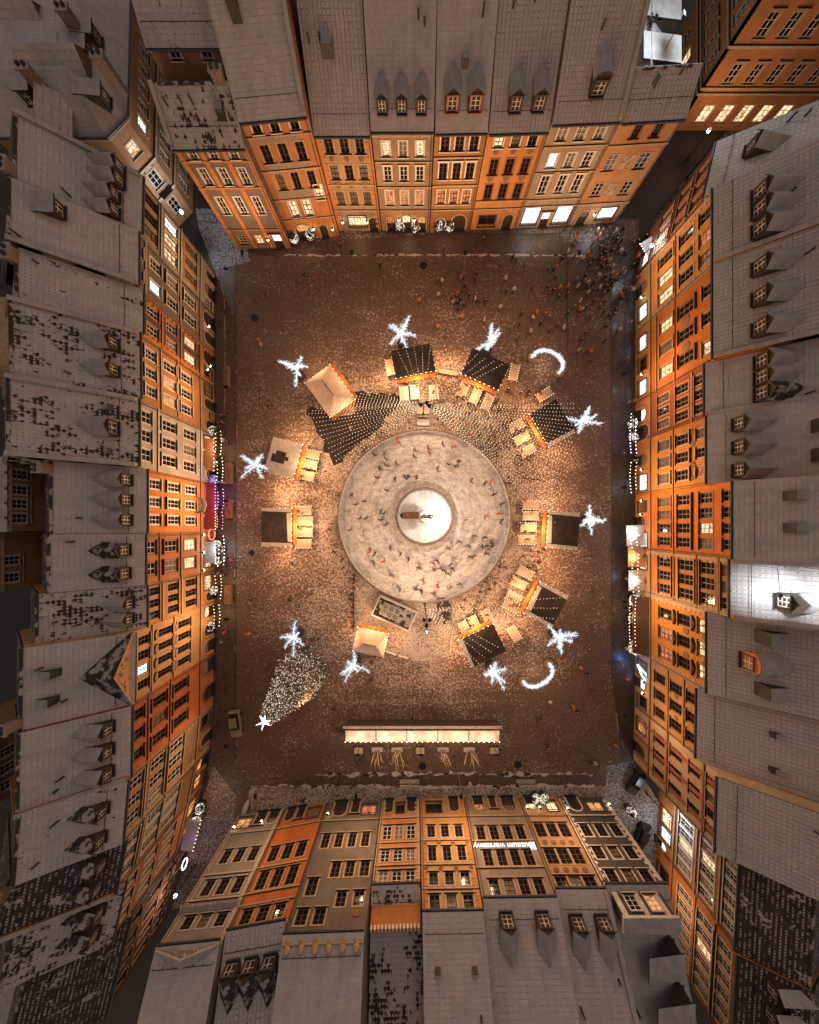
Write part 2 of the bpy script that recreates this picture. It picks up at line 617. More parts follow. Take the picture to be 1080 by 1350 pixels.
def put_dormer(parent, M, x, yf, h, pitch, w=1.5, hh=1.6, kind='gable', lit='0', rmat=None, wallm=None, sash='dark'):
    """dormer whose roof runs back until it meets the main slope"""
    zf = h + pitch * yf + .2
    key = (round(yf, 2), round(pitch, 2), w, hh, kind, rmat.name, wallm.name if wallm else '')
    hw = w / 2
    gh = w * .42 if kind == 'gable' else .15
    ov = .18
    if key not in DORMS:
        b = MB()
        D = hh / pitch                                   # depth at which the dormer eave meets the slope
        b.face([(-hw, 0, -.25), (hw, 0, -.25), (hw, 0, hh), (-hw, 0, hh)], 0)
        for sx in (-1, 1):
            p = [(sx * hw, 0, -.25), (sx * hw, D, hh - .02), (sx * hw, 0, hh)]
            b.face(p if sx > 0 else p[::-1], 0)
        r = MB()
        if kind == 'gable':
            b.face([(-hw, 0, hh), (hw, 0, hh), (0, 0, hh + gh)], 0)
            DR = (hh + gh) / pitch
            DE = (hh - .1) / pitch
            th = .12
            for sx in (-1, 1):
                e = (sx * (hw + ov), hh - gh * ov / hw)
                p = [(e[0], -.25, e[1] + th), (0, -.25, hh + gh + th), (0, DR, hh + gh + th), (e[0], DE, e[1] + th)]
                p = p if sx < 0 else p[::-1]
                r.face(p, 0, [(q[1], q[0]) for q in p])
                f = [(e[0], -.25, e[1]), (0, -.25, hh + gh), (0, -.25, hh + gh + th), (e[0], -.25, e[1] + th)]
                r.face(f if sx < 0 else f[::-1], 1)
                g = [(e[0], -.25, e[1]), (e[0], -.25, e[1] + th), (e[0], DE, e[1] + th), (e[0], DE, e[1])]
                r.face(g if sx < 0 else g[::-1], 1)
        elif kind == 'arch':
            n = 8
            arc = [((hw + ov) * -math.cos(math.pi * k / n), hh + w * .42 * math.sin(math.pi * k / n)) for k in range(n + 1)]
            b.face([(hw * -math.cos(math.pi * k / n), 0, hh + w * .38 * math.sin(math.pi * k / n)) for k in range(n, -1, -1)][::-1], 0)
            for (x0, z0), (x1, z1) in zip(arc, arc[1:]):
                r.face([(x0, -.2, z0), (x1, -.2, z1), (x1, z1 / pitch, z1), (x0, z0 / pitch, z0)], 0)
                r.face([(x0, -.2, z0 - .12), (x1, -.2, z1 - .12), (x1, -.2, z1), (x0, -.2, z0)], 1)
        else:                                            # shed: flat roof falling gently forward
            D2 = (hh + .5) / (pitch - .1)
            p = [(-hw - ov, -.3, hh), (hw + ov, -.3, hh), (hw + ov, D2, hh + .1 * D2), (-hw - ov, D2, hh + .1 * D2)]
            r.prism(p, (0, 0, .16), 1, 0)
        DORMS[key] = (b.mesh('dormer', [wallm or TIMBER]), r.mesh('dormer_roof', [rmat, DARKMETAL]))
    a, c = DORMS[key]
    o = add('dormer', a, parent, M @ T(x, yf, zf))
    add('dormer_roof', c, o)
    ww, wh = w * .62, hh * .78
    win, p, panes = window_mesh(ww, wh, 'plain', sash)
    wo = add('window', win, o, T(0, -.19, hh * .12))
    if lit not in panes:
        panes[lit] = p.mesh('pane', GLASS[lit])
    add('pane', panes[lit], wo)
    return o


def put_skylight(parent, M, x, y, h, pitch, w=.9, l=1.4, hh=.5, mat=None):
    """box hatch or chimney-like light standing on the slope"""
    b = MB()
    z = h + pitch * y
    b.box(-w / 2, w / 2, 0, l, -.3, hh + pitch * l * .55, 0, 1)
    b.box(-w / 2 - .06, w / 2 + .06, -.06, .0, -.2, hh + pitch * l * .55 + .06, 0)
    return b.build('roof_hatch', [DARKMETAL, mat or SNOW], parent, M @ T(x, y, z + .2))


def put_chimney(parent, M, x, y, z0, z1, w=1.2, d=.7, wallm=None):
    b = MB()
    b.box(-w / 2, w / 2, -d / 2, d / 2, 0, z1 - z0, 0)
    b.box(-w / 2 - .1, w / 2 + .1, -d / 2 - .1, d / 2 + .1, z1 - z0, z1 - z0 + .18, 0, 1)
    for k in (-1, 1):
        b.box(k * w * .25 - .16, k * w * .25 + .16, -.16, .16, z1 - z0 + .182, z1 - z0 + .5, 2)
    return b.build('chimney', [wallm or STONE, SNOW, TIMBER], parent, M @ T(x, y, z0))


def roof_bits(parent, W, h, rd, pitch, seed):
    rr = random.Random(seed)
    m = MB()
    m.tube([(-W / 2 + .05, rd, h + pitch * rd + .26), (W / 2 - .05, rd, h + pitch * rd + .26)], .16, n=6)
    m.build('ridge_tiles', [SNOWP], parent)
    m = MB()
    y = .75
    z = h + pitch * y + .2
    n = max(3, int(W / 1.2))
    m.tube([(-W / 2 + .3, y, z + .28), (W / 2 - .3, y, z + .28)], .03, n=4)
    for k in range(n + 1):
        x = -W / 2 + .3 + (W - .6) * k / n
        m.tube([(x, y, z), (x, y, z + .28)], .025, n=4)
    m.build('snow_guard', [IRON], parent)
    for _ in range(rr.choice((1, 2, 2, 3))):
        x, y = rr.uniform(-.42, .42) * W, rr.uniform(.55, .95) * rd
        m = MB()
        hh = rr.uniform(.5, 1.1)
        m.lathe([(.1, -.3), (.1, hh), (.17, hh + .02), (.17, hh + .12), (.03, hh + .2)], 8, mis=[0, 0, 0, 1])
        m.build('vent_pipe', [DARKMETAL, SNOW], parent, T(x, y, h + pitch * y + .2))
    if rr.random() < .55:
        x, y = rr.choice((-.40, .38, .3)) * W, rd + .2
        put_chimney(parent, Matrix(), x, y, h + pitch * rd - .9, h + pitch * rd + rr.uniform(.9, 1.6), rr.uniform(.9, 1.5), .7, plain('chimney_render', (.2, .15, .12), .9))


def put_firewall(parent, M, x, h, rd, depth, pitch, wallm, up=.55, th=.4):
    """parapet between neighbouring roofs with a snow coping"""
    b = MB()
    zr = h + pitch * rd
    bp = (zr - h) / (depth - rd)
    pr = [(-.35, h - .5), (-.35, h - pitch * .35 + up), (rd, zr + up), (depth, h + up), (depth, h - .5)]
    b.prism([(x - th / 2, y, z) for y, z in pr], (th, 0, 0), 0)
    for (ya, za), (yb, zb) in ((pr[1], pr[2]), (pr[2], pr[3])):
        b.face([(x - th / 2 - .05, ya, za + .06), (x + th / 2 + .05, ya, za + .06), (x + th / 2 + .05, yb, zb + .06), (x - th / 2 - .05, yb, zb + .06)], 1)
    return b.build('firewall', [wallm, SNOW], parent, M)
# ------------------------------------------------------------------ houses
OUT = {'T': (0, -1), 'B': (0, 1), 'L': (1, 0), 'R': (-1, 0)}      # outward normal of each row's fronts


def axis(side, p):
    return {'T': VY - p[1], 'B': p[1] - VY, 'L': VX - p[0], 'R': p[0] - VX}[side]


def house(label, side, p0, p1, eave, rows, ground, wall, base=None, base_h=3.9, trim='stone', roof='clean', pitch=.85, rd=6.0,
          depth=None, dorm=(), hatch=(), fire=(), bands=(), pil=None, cornice='stone', stain=.3, back=None, lantern=(), chim=(), h=None,
          name='town_house', quoin=None, discs=(), gut=True, group='town houses round the square', sash='white', roofon=True):
    flip = side in 'BL'
    D = (axis(side, p0) + axis(side, p1)) / 2
    zof = lambda a: HC - HC * D / (abs(a - (VY if side in 'TB' else VX)))
    if h is None:
        h = zof(eave)
    a, b = P(*p0), P(*p1)
    if flip:
        a, b = b, a
    mid = (a + b) / 2
    W = (b - a).length - .05
    rz = math.atan2(b.y - a.y, b.x - a.x)
    fl = (lambda f: 1 - f) if flip else (lambda f: f)
    X = lambda f: (fl(f) - .5) * W
    t = thing(name, label, 'house', mid, rz, group)
    I = Matrix()
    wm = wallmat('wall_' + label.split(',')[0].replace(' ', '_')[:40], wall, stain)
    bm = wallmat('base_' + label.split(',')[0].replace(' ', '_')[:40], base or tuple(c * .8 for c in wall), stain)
    depth = depth or rd * 2
    holes, wins = [], []
    for r in rows:
        pa, pb, n, ww, style, lit = r[:6]
        tr = r[6] if len(r) > 6 and r[6] else trim
        z0, z1 = sorted((zof(pa), zof(pb)))
        fs = n if isinstance(n, (list, tuple)) else [.07 + .86 * (i + .5) / n for i in range(n)]
        w = ww or min(1.3, W * .86 / len(fs) * .5)
        if not ww:
            w = max(.7, w)
        z1 = min(z1, h - .35)
        for i, f in enumerate(fs):
            c = lit[i % len(lit)]
            if c == '0' and R.random() < .09:
                c = 'd'
            if c == '.':
                continue
            hh = round(z1 - z0, 1)
            w1 = round(w, 1)
            holes.append((X(f) - w1 / 2, X(f) + w1 / 2, z0, z0 + hh))
            wins.append((X(f), z0, w1, hh, style, tr, c))
    gr = []
    for g in ground:
        k, f, w, hh, lit = g[:5]
        z0 = g[5] if len(g) > 5 else (0 if k in ('door', 'arch') else 1.0)
        w, hh = round(w, 1), round(hh, 1)
        holes.append((X(f) - w / 2, X(f) + w / 2, z0, z0 + hh))
        gr.append((k, X(f), z0, w, hh, lit))
    zr = h + pitch * rd
    facade_wall(t, I, W, h, depth, holes, wm, bm, base_h, (rd, zr))
    for x, z0, w1, hh, style, tr, c in wins:
        put_window(t, I, x, z0, w1, hh, style, tr, c, sash=sash)
    for k, x, z0, w, hh, lit in gr:
        if k in ('door', 'arch'):
            put_door(t, I, x, w, hh, k == 'arch', lit, bm, 'sand' if trim == 'dark' else trim)
        elif k == 'shop':
            put_shop(t, I, x, z0, w, hh, lit)
        else:
            put_window(t, I, x, z0, w, hh, 'plain', trim, lit)
    # string courses
    for j, bz in enumerate(bands):
        z = zof(bz)
        m = MB()
        m.box(-W / 2, W / 2, -.16 - .004 * j, .02, z - .12, z + .12, 0, 1)
        m.build('string_course', [TRIMS[trim], DARKMETAL], t)
    m = MB()
    m.box(-W / 2 - .0, W / 2 + .0, -.16, .03, base_h - .1, base_h + .12, 0, 1)
    m.build('string_course', [TRIMS[trim], DARKMETAL], t)
    # cornice
    m = MB()
    pr = [(.02, h - .62), (-.12, h - .62), (-.14, h - .5), (-.34, h - .3), (-.36, h - .1), (.02, h - .1)]
    m.prism([(-W / 2, y, z) for y, z in pr], (W, 0, 0), 0)
    m.build('cornice', [TRIMS[cornice]], t)
    if pil:
        for f in pil[0]:
            m = MB()
            hw = pil[1] / 2
            m.box(X(f) - hw, X(f) + hw, -.1, -.002, 0.2, h - .63, 0)
            m.build('pilaster', [TRIMS[pil[2]]], t)
    if quoin:
        for sx in (-1, 1):
            m = MB()
            z = .3
            k = 0
            while z < h - 1.1:
                wq = .75 if k % 2 else .45
                x0, x1 = sorted((sx * W / 2, sx * (W / 2 - wq)))
                m.box(x0, x1, -.07, -.002, z, z + .42, 0)
                z += .45
                k += 1
            m.build('quoins', [TRIMS[quoin]], t)
    for f, dz, r_ in discs:
        m = MB()
        z = zof(dz)
        m.lathe([(r_, 0), (r_, .08), (r_ * .8, .12), (r_ * .65, .07), (r_ * .3, .15), (.02, .17)], 12)
        m.build('relief_medallion', [plain('relief_plaster', (.21, .125, .07), .9)], t, T(X(f), -.0, z) @ Matrix.Rotation(math.pi / 2, 4, 'X'))
    if roofon:
        rm = ROOF[roof]
        roof_slabs(t, I, W, h, rd, depth, pitch, rm, bmat=ROOF[back or 'patch'])
        roof_bits(t, W, h, rd, pitch, int(mid.x * 7 + mid.y * 13))
        if gut:
            m = MB()
            m.tube([(-W / 2, -.55, h - pitch * .45 + .06), (W / 2, -.55, h - pitch * .45 + .06)], .11, n=6)
            xx = W / 2 - .25
            m.tube([(xx, -.5, h - .4), (xx, -.12, h - 1.0), (xx, -.12, .2)], .07, n=5)
            m.build('gutter', [GUTTER], t)
    for d in dorm:
        f, yf = d[0], d[1]
        kw = dict(d[2]) if len(d) > 2 else {}
        put_dormer(t, I, X(f), yf, h, pitch, rmat=kw.pop('rmat', SNOW), **kw)
    for d in hatch:
        put_skylight(t, I, X(d[0]), d[1], h, pitch, *(d[2:]))
    for d in fire:
        put_firewall(t, I, X(d) * (1 - .4 / W), h, rd, depth, pitch, wm)
    for f, y, z, *w in chim:
        put_chimney(t, I, X(f), y, min(h + pitch * y, 2 * zr - h - pitch * y) - .4, z, *w, wallm=wm)
    for f, z in lantern:
        m = MB()
        m.tube([(0, 0, .25), (0, -.5, .35), (0, -.55, .15)], .03, n=5)
        m.lathe([(.05, -.3), (.16, -.22), (.2, .1), (.06, .22)], 8, (0, -.55, 0), mis=[0, 1, 0])
        m.build('wall_lantern', [IRON, glow('lantern_glass', (1, .75, .45), 9)], t, T(X(f), 0, z))
    t['_h'] = h
    return t, dict(W=W, h=h, X=X, zof=zof, wm=wm, bm=bm, rz=rz, mid=mid, pitch=pitch)


def pediment(t, W, z, hh, wm, trim='stone', curve=False, y=-.0):
    """raised gable over the cornice with moulded rake and a relief"""
    m = MB()
    hw = W / 2
    if curve:
        n = 12
        pts = [(-hw + W * k / n, hh * (.25 + .75 * abs(math.cos(math.pi * k / n)) ** 1.5)) for k in range(n + 1)]
    else:
        pts = [(-hw, .05), (0, hh), (hw, .05)]
    poly = [(-hw, y, z)] + [(hw, y, z)] + [(x, y, z + dz) for x, dz in reversed(pts)]
    m.prism([(a, b + .5, c) for a, b, c in poly], (0, -.5, 0), 0)
    for (x0, d0), (x1, d1) in zip(pts, pts[1:]):
        m.face([(x0, y - .25, z + d0 + .1), (x1, y - .25, z + d1 + .1), (x1, y + .62, z + d1 + .1), (x0, y + .62, z + d0 + .1)], 2)
        m.face([(x0, y - .25, z + d0 - .15), (x1, y - .25, z + d1 - .15), (x1, y - .25, z + d1 + .1), (x0, y - .25, z + d0 + .1)], 1)
    if not curve:
        rr = random.Random(3)
        for k in range(14):
            x = rr.uniform(-.55, .55) * hw
            zz = rr.uniform(.12, .75) * hh * (1 - abs(x) / hw)
            m.octa((x, y - .03, z + zz), rr.uniform(.12, .26), 1)
    return m.build('gable', [wm, TRIMS[trim], SNOW], t)


ST = 'stone'
G0 = (.22, .17, .135)
# ---------------- north row (top of the photo), left to right
house('grey-brown house with orange pilasters beside the dark north-west alley', 'T', (313, 328), (384, 327), 189,
      [(193, 209, 3, .95, 'plain', '0', 'white'), (222, 243, 3, .95, 'plain', '0', 'white'), (260, 281, 3, .95, 'plain', '0', 'white')],
      [('win', .2, 1.1, 1.7, '0'), ('win', .5, 1.1, 1.7, 'w'), ('door', .82, 1.5, 2.8, 'c')], (.17, .135, .12), (.20, .15, .12), trim='orange',
      roof='half', pitch=.95, rd=3.2, bands=(212, 247), pil=([.035, .35, .66, .97], .55, 'orange'), fire=(0,), hatch=[(.8, 1.2, .8, 1.0, .6)], lantern=[(.68, 2.6)])
t, d = house('tall orange and grey house with an orange attic band and a glowing archway', 'T', (384, 317), (447, 311), 150,
      [(158, 173, [.2, .48, .78], 1.0, 'plain', '0', 'white'), (189, 212, [.2, .48, .76], 1.1, 'plain', '0', 'sand'), (227, 248, [.26, .52, .8], 1.0, 'plain', '0', 'sand'),
       (264, 284, [.3, .56], 1.1, 'plain', 'ww', 'white'), (246, 264, [.86], 1.1, 'plain', 'w', 'white')],
      [('arch', .33, 2.4, 2.9, 'o'), ('arch', .73, 1.2, 2.5, '0')], (.46, .20, .075), (.50, .20, .06), trim='sand', roof='line', pitch=.9, rd=8,
      bands=(178, 223, 261), hatch=[(.33, 4.6, .9, 3.4, .2)], fire=(1,), lantern=[(.55, 2.6), (.92, 2.2)], sash='brown')
m = MB()
for k, (za, zb) in enumerate(((181, 187.5), (213, 222), (249, 260))):
    m = MB()
    m.box(-d['W'] * .42, d['W'] * .30, -.035, -.004, *sorted((d['zof'](za), d['zof'](zb))))
    m.build('plaster_panel', [plain('grey_plaster', (.27, .21, .16), .9)], t)
house('sandy house with three rows of three windows and a glowing awninged shop', 'T', (447, 304), (503, 304), 172,
      [(181, 202, 3, 1.1, 'plain', '0', 'sand'), (217, 236, 3, 1.1, 'plain', '0', 'sand'), (252, 269, 3, 1.1, 'plain', 'ddd', 'sand')],
      [('shop', .48, 2.8, 1.9, 'w'), ('arch', .84, 1.4, 2.6, '0')], (.36, .24, .135), (.25, .20, .15), trim='sand', roof='grid', pitch=.9, rd=8, bands=(243,),
      discs=[(.22, 209, .35), (.5, 209, .35), (.78, 209, .35), (.22, 243.5, .5), (.5, 243.5, .5), (.78, 243.5, .5)], hatch=[(.4, 4.0, 1.2, 1.6, .4)], quoin='orange', lantern=[(.15, 2.4), (.7, 2.4)], sash='brown')
house('tan house with brightly lit second-floor windows and three slim pointed dormers', 'T', (504, 304), (566, 304), 166,
      [(169, 175, 3, 1.0, 'plain', '0'), (186, 206, 3, 1.0, 'plain', 'wdw', 'white'), (219, 238, 3, 1.0, 'lintel', '0', 'white'), (251, 270, 3, 1.1, 'plain', 'rrr', 'white')],
      [('arch', .2, 1.3, 2.7, 'r'), ('arch', .52, 1.5, 3.0, 'w'), ('arch', .84, 1.3, 2.7, 'o')], (.30, .21, .14), (.36, .21, .11), trim='sand', roof='clean', pitch=.95, rd=8,
      bands=(178, 213, 246), dorm=[(.2, .6, dict(w=1.3, hh=1.7, lit='d')), (.5, .6, dict(w=1.3, hh=1.7, lit='w')), (.8, .6, dict(w=1.3, hh=1.7, lit='d'))], lantern=[(.37, 2.8), (.68, 2.8)])
house('brown-orange house with white-framed windows, garlanded doorway and two dark dormers', 'T', (567, 304), (619, 303), 168,
      [(179, 198, 3, 1.05, 'plain', '0', 'white'), (214, 235, 3, 1.05, 'lintel', '0', 'white'), (250, 268, 3, 1.05, 'plain', 'rrr', 'white')],
      [('arch', .25, 1.4, 2.4, 'd'), ('arch', .7, 2.2, 3.0, '0')], (.33, .165, .065), (.30, .14, .055), trim='sand', roof='clean', pitch=.95, rd=8, bands=(207, 244),
      dorm=[(.3, .8, dict(w=1.7, hh=1.9, rmat=SNOW, sash='red')), (.72, .8, dict(w=1.7, hh=1.9, sash='red'))], hatch=[(.5, 3.2, .6, .8, .4)], sash='brown')
house('bright orange house with painted panels between brown-shuttered windows', 'T', (620, 303), (680, 301), 168,
      [(175, 193, 3, 1.1, 'plain', 'wd0', 'white'), (209, 229, 3, 1.1, 'plain', '0', 'red'), (242, 262, 3, 1.1, 'plain', '0', 'red')],
      [('shop', .32, 2.6, 1.9, '0', .8), ('arch', .77, 1.5, 2.8, '0')], (.50, .22, .07), (.48, .21, .07), trim='sand', roof='grid', pitch=.9, rd=8,
      discs=[(.2, 199, .4), (.5, 199, .4), (.8, 199, .4), (.2, 235, .45), (.5, 235, .45), (.8, 235, .45)], bands=(264,),
      dorm=[(.38, .8, dict(w=1.6, hh=1.9, lit='d')), (.75, .8, dict(w=1.6, hh=1.9, lit='d'))], sash='brown')
house('tan house with two big white-lit shop windows and a lit front stair', 'T', (681, 300), (748, 297), 155,
      [(164, 184, 3, 1.15, 'plain', 'ddd', 'white'), (201, 220, 3, 1.15, 'plain', 'c00', 'white'), (231, 254, [.22, .52, .8], 1.15, 'lintel', '0', 'white')],
      [('shop', .2, 2.4, 3.0, 'c', .7), ('door', .5, 1.4, 2.7, 'c'), ('shop', .8, 2.4, 3.0, 'c', .7)], (.33, .25, .17), (.36, .28, .2), trim='sand', roof='grid', pitch=.9, rd=8,
      bands=(192, 226, 262), dorm=[(.55, 1.1, dict(w=1.9, hh=1.8, kind='arch', lit='d', rmat=SNOW))], fire=(1,))
t, d = house('orange corner house with painted panels between windows at the north-east alley', 'T', (749, 297), (812, 293), 152,
      [(163, 181, [.35, .68], 1.0, 'brown', '0', 'red'), (203, 223, [.2, .75], 1.4, 'plain', '0', 'sand'), (240, 257, [.22, .76], 1.3, 'plain', '0', 'sand')],
      [('arch', .22, 1.5, 2.7, 'd'), ('shop', .68, 2.6, 2.0, 'c', 1.0)], (.44, .22, .085), (.36, .22, .12), trim='sand', roof='grid', pitch=.9, rd=2.6, bands=(190, 268), lantern=[(.4, 2.6)])
for z, (z0, z1) in ((0, (d['zof'](222), d['zof'](204))), (1, (d['zof'](256), d['zof'](241)))):
    m = MB()
    m.box(-.75, .75, -.05, -.003, z0, z1)
    m.build('painted_panel', [plain('mural_paint', (.34, .25, .17), .9, 0, .6, 1.6)], t, T(d['X'](.48), 0, 0))

# ---------------- west row (left of the photo), top to bottom
house('cream end house lit white from the north-west alley', 'L', (283, 358), (282, 414), 181,
      [(190, 207, 3, 1.4, 'brown', '0', 'sand'), (217, 233, 3, 1.3, 'plain', 'cww', 'white'), (243, 258, 3, 1.3, 'brown', 'ddd', 'orange')],
      [('arch', .62, 2.0, 3.0, 'd'), ('win', .9, 1.2, 1.6, '0'), ('arch', .25, 1.4, 2.5, '0')], (.27, .23, .18), (.34, .31, .26), trim='stone', roof='line', rd=7.4, bands=(212, 238),
      dorm=[(.12, .9, dict(w=1.5, hh=1.5, lit='o')), (.33, .9, dict(w=1.5, hh=1.5, lit='o')), (.6, 1.2, dict(w=1.4, hh=1.4)), (.86, 1.2, dict(w=1.4, hh=1.4))], fire=(0,), sash='brown')
house('grey-tan house with two window bays and rounded ground-floor arches, next to the cream end house', 'L', (282, 414), (282, 466), 176,
      [(179, 187, 2, 1.1, 'plain', '0', 'white'), (198, 211, 2, 1.3, 'plain', '0c', 'white'), (220, 233, 2, 1.3, 'lintel', '0', 'white'), (243, 257, 2, 1.3, 'lintel', '0', 'white')],
      [('arch', .3, 2.2, 3.1, '0'), ('arch', .75, 1.7, 2.8, '0')], (.19, .155, .115), (.22, .17, .12), trim='sand', roof='line', rd=7.4, bands=(191, 237), fire=(1,), dorm=[(.25, 4.4, dict(w=1.7, hh=1.3, kind='shed'))], lantern=[(.52, 2.6)])
house('dark slate-blue house with orange window surrounds and two bays', 'L', (282, 466), (282, 509), 182,
      [(194, 208, 2, 1.2, 'plain', '0', 'orange'), (219, 232, 2, 1.2, 'plain', '0', 'orange'), (243, 257, 2, 1.2, 'plain', 'ww', 'orange')],
      [('arch', .3, 2.2, 3.1, '0'), ('shop', .75, 1.6, 1.8, '0')], (.085, .078, .078), (.46, .19, .06), trim='orange', roof='patch', rd=7.4, bands=(213, 238), quoin='orange', lantern=[(.55, 2.2), (.72, 3.0)])
house('orange house with white sashes and brown top floor on the west side', 'L', (282, 509), (283, 573), 178,
      [(192, 205, 3, 1.25, 'lintel', '0', 'white'), (216, 231, 3, 1.25, 'plain', '0oo', 'white'), (239, 252, 3, 1.25, 'lintel', '0', 'white')],
      [('shop', .18, 1.6, 1.8, 'd'), ('arch', .45, 1.6, 2.9, '0'), ('win', .68, .8, .8, '0', 1.6), ('arch', .88, 1.7, 2.6, '0')], (.42, .19, .06), (.40, .2, .08), trim='sand', roof='half', rd=7.4, bands=(212, 234),
      dorm=[(.3, 1.1, dict(w=1.5, hh=1.5)), (.68, 1.1, dict(w=1.5, hh=1.5))], fire=(0,))
house('pale grey-white house with a lit signboard over the decorated cafe front', 'L', (283, 573), (283, 638), 176,
      [(182, 199, 3, 1.4, 'plain', '0', 'white'), (214, 232, 3, 1.3, 'lintel', '0', 'white'), (242, 257, 3, 1.3, 'plain', '0d0', 'white')],
      [('shop', .22, 2.0, 2.0, 'w'), ('shop', .55, 2.0, 2.0, 'w'), ('arch', .84, 1.4, 2.6, 'd')], (.44, .38, .32), (.38, .3, .24), trim='white', roof='half', rd=7.4, bands=(208,),
      dorm=[(.5, 1.0, dict(w=1.9, hh=1.5))], hatch=[(.2, 1.4, .5, .5, .3), (.82, 1.4, .5, .5, .3)], fire=(0, 1))
house('vivid orange house with nine white windows, small balcony and three dormers', 'L', (283, 638), (283, 701), 187,
      [(197, 211, 3, 1.15, 'lintel', '0', 'white'), (221, 236, 3, 1.15, 'lintel', '0', 'white'), (244, 258, 3, 1.15, 'plain', '0', 'white')],
      [('arch', .2, 1.8, 2.8, '0'), ('shop', .52, 1.8, 2.0, 'r'), ('shop', .82, 1.6, 2.0, 'r')], (.54, .19, .04), (.50, .18, .05), trim='orange', roof='line', rd=5.8, back='bare',
      dorm=[(.2, .7, dict(w=1.5, hh=1.7)), (.5, .7, dict(w=1.5, hh=1.7)), (.8, .7, dict(w=1.5, hh=1.7))])
house('rusty orange house with two white-lit first-floor windows and two dormers', 'L', (283, 701), (283, 751), 185,
      [(189, 205, 2, 1.5, 'plain', '0', 'red'), (217, 233, 2, 1.5, 'lintel', '0', 'red'), (243, 257, 2, 1.5, 'plain', 'ww', 'red')],
      [('arch', .28, 1.8, 2.7, 'd'), ('shop', .7, 2.4, 2.0, 'w')], (.37, .165, .065), (.36, .2, .11), trim='red', roof='line', rd=5.8, back='bare', bands=(210, 238),
      dorm=[(.3, .7, dict(w=1.5, hh=1.7, rmat=SNOWP)), (.74, .7, dict(w=1.5, hh=1.7, rmat=SNOWP, lit='d'))], lantern=[(.06, 4.2), (.5, 4.2), (.94, 4.2)])
house('narrow orange house with brown windows and paired dormers in a dark recess', 'L', (283, 751), (283, 793), 187,
      [(194, 209, 3, 1.0, 'plain', '0', 'sand'), (221, 234, 3, 1.0, 'plain', '0', 'sand'), (244, 258, 3, 1.0, 'brown', '0', 'sand')],
      [('shop', .35, 2.2, 2.0, 'w'), ('arch', .78, 1.4, 2.6, '0')], (.44, .20, .07), (.48, .17, .05), trim='sand', roof='half', rd=6.6, back='bare', bands=(214, 239),
      dorm=[(.38, .6, dict(w=1.3, hh=1.3)), (.72, .6, dict(w=1.3, hh=1.3))], sash='brown')
t, d = house('sand-coloured house with a carved triangular gable on the west side', 'L', (283, 793), (282, 860), 172,
      [(181, 196, 4, 1.1, 'plain', '00c0', 'sand'), (208, 226, 4, 1.0, 'segment', '0', 'sand'), (234, 250, 4, 1.0, 'segment', '0', 'sand')],
      [('arch', .15, 1.8, 2.9, 'w'), ('arch', .5, 1.9, 2.9, '0'), ('arch', .82, 1.9, 2.9, 'd')], (.48, .27, .11), (.46, .22, .07), trim='sand', roof='line', rd=6.5, back='bare', bands=(200, 229),
      hatch=[(.36, 4.3, .7, 1.9, .3), (.7, 4.4, .7, 1.9, .3)], gut=False, sash='brown')
m = MB()
z = d['h'] + .1
hw = d['W'] / 2
for sx in (-1, 1):
    p = [(sx * hw, -.4, z), (0, -.4, z + 2.9), (0, 3.3, z + 2.9), (sx * hw, .1, z + .1)]
    m.face(p if sx < 0 else p[::-1], 0)
m.build('gable_roof', [SNOWP], t)
pediment(t, d['W'], d['h'], 2.7, d['wm'], 'sand', y=-.12)
house('brick-red orange house with dark lintels over nine windows', 'L', (282, 860), (281, 927), 166,
      [(174, 189, 3, 1.3, 'plain', '0', 'red'), (201, 219, 3, 1.3, 'lintel', '0', 'red'), (229, 247, 3, 1.3, 'lintel', '0', 'red')],
      [('arch', .2, 2.4, 3.0, 'd'), ('arch', .72, 2.4, 3.0, '0')], (.46, .13, .035), (.42, .14, .05), trim='red', roof='line', rd=6.3, back='bare', bands=(195, 224), fire=(1,),
      dorm=[(.2, .8, dict(w=1.5, hh=1.6)), (.5, .8, dict(w=1.5, hh=1.6)), (.8, .8, dict(w=1.5, hh=1.6))], sash='brown')
house('brown house with bundles of tall pale-barred windows below the red one', 'L', (281, 927), (276, 985), 158,
      [(168, 186, 3, 1.5, 'plain', '0', 'sand'), (197, 215, 3, 1.5, 'plain', '0', 'sand'), (222, 240, 3, 1.5, 'lintel', '0', 'sand')],
      [('shop', .25, 1.9, 2.0, '0'), ('arch', .7, 1.8, 2.8, '0')], (.25, .155, .085), (.26, .15, .08), trim='sand', roof='patch', rd=6, back='bare', bands=(191, 219), quoin='sand',
      dorm=[(.3, .8, dict(w=1.4, hh=1.5, rmat=SNOWP)), (.75, .8, dict(w=1.4, hh=1.5, rmat=SNOWP))])
house('tan-orange house with lit ground-floor restaurant near the south-west corner', 'L', (276, 985), (266, 1035), 152,
      [(160, 178, 3, 1.3, 'plain', '0', 'white'), (190, 209, 3, 1.4, 'plain', '0', 'white'), (215, 233, 3, 1.3, 'plain', '0', 'white')],
      [('arch', .25, 2.2, 3.0, 'o'), ('shop', .7, 2.2, 2.0, 'o')], (.35, .19, .08), (.36, .16, .06), trim='sand', roof='bare', rd=6.5, back='bare', bands=(184, 212), fire=(1,),
      dorm=[(.25, .7, dict(w=1.5, hh=1.5, rmat=SNOWP)), (.68, .7, dict(w=1.5, hh=1.5, rmat=SNOWP))])
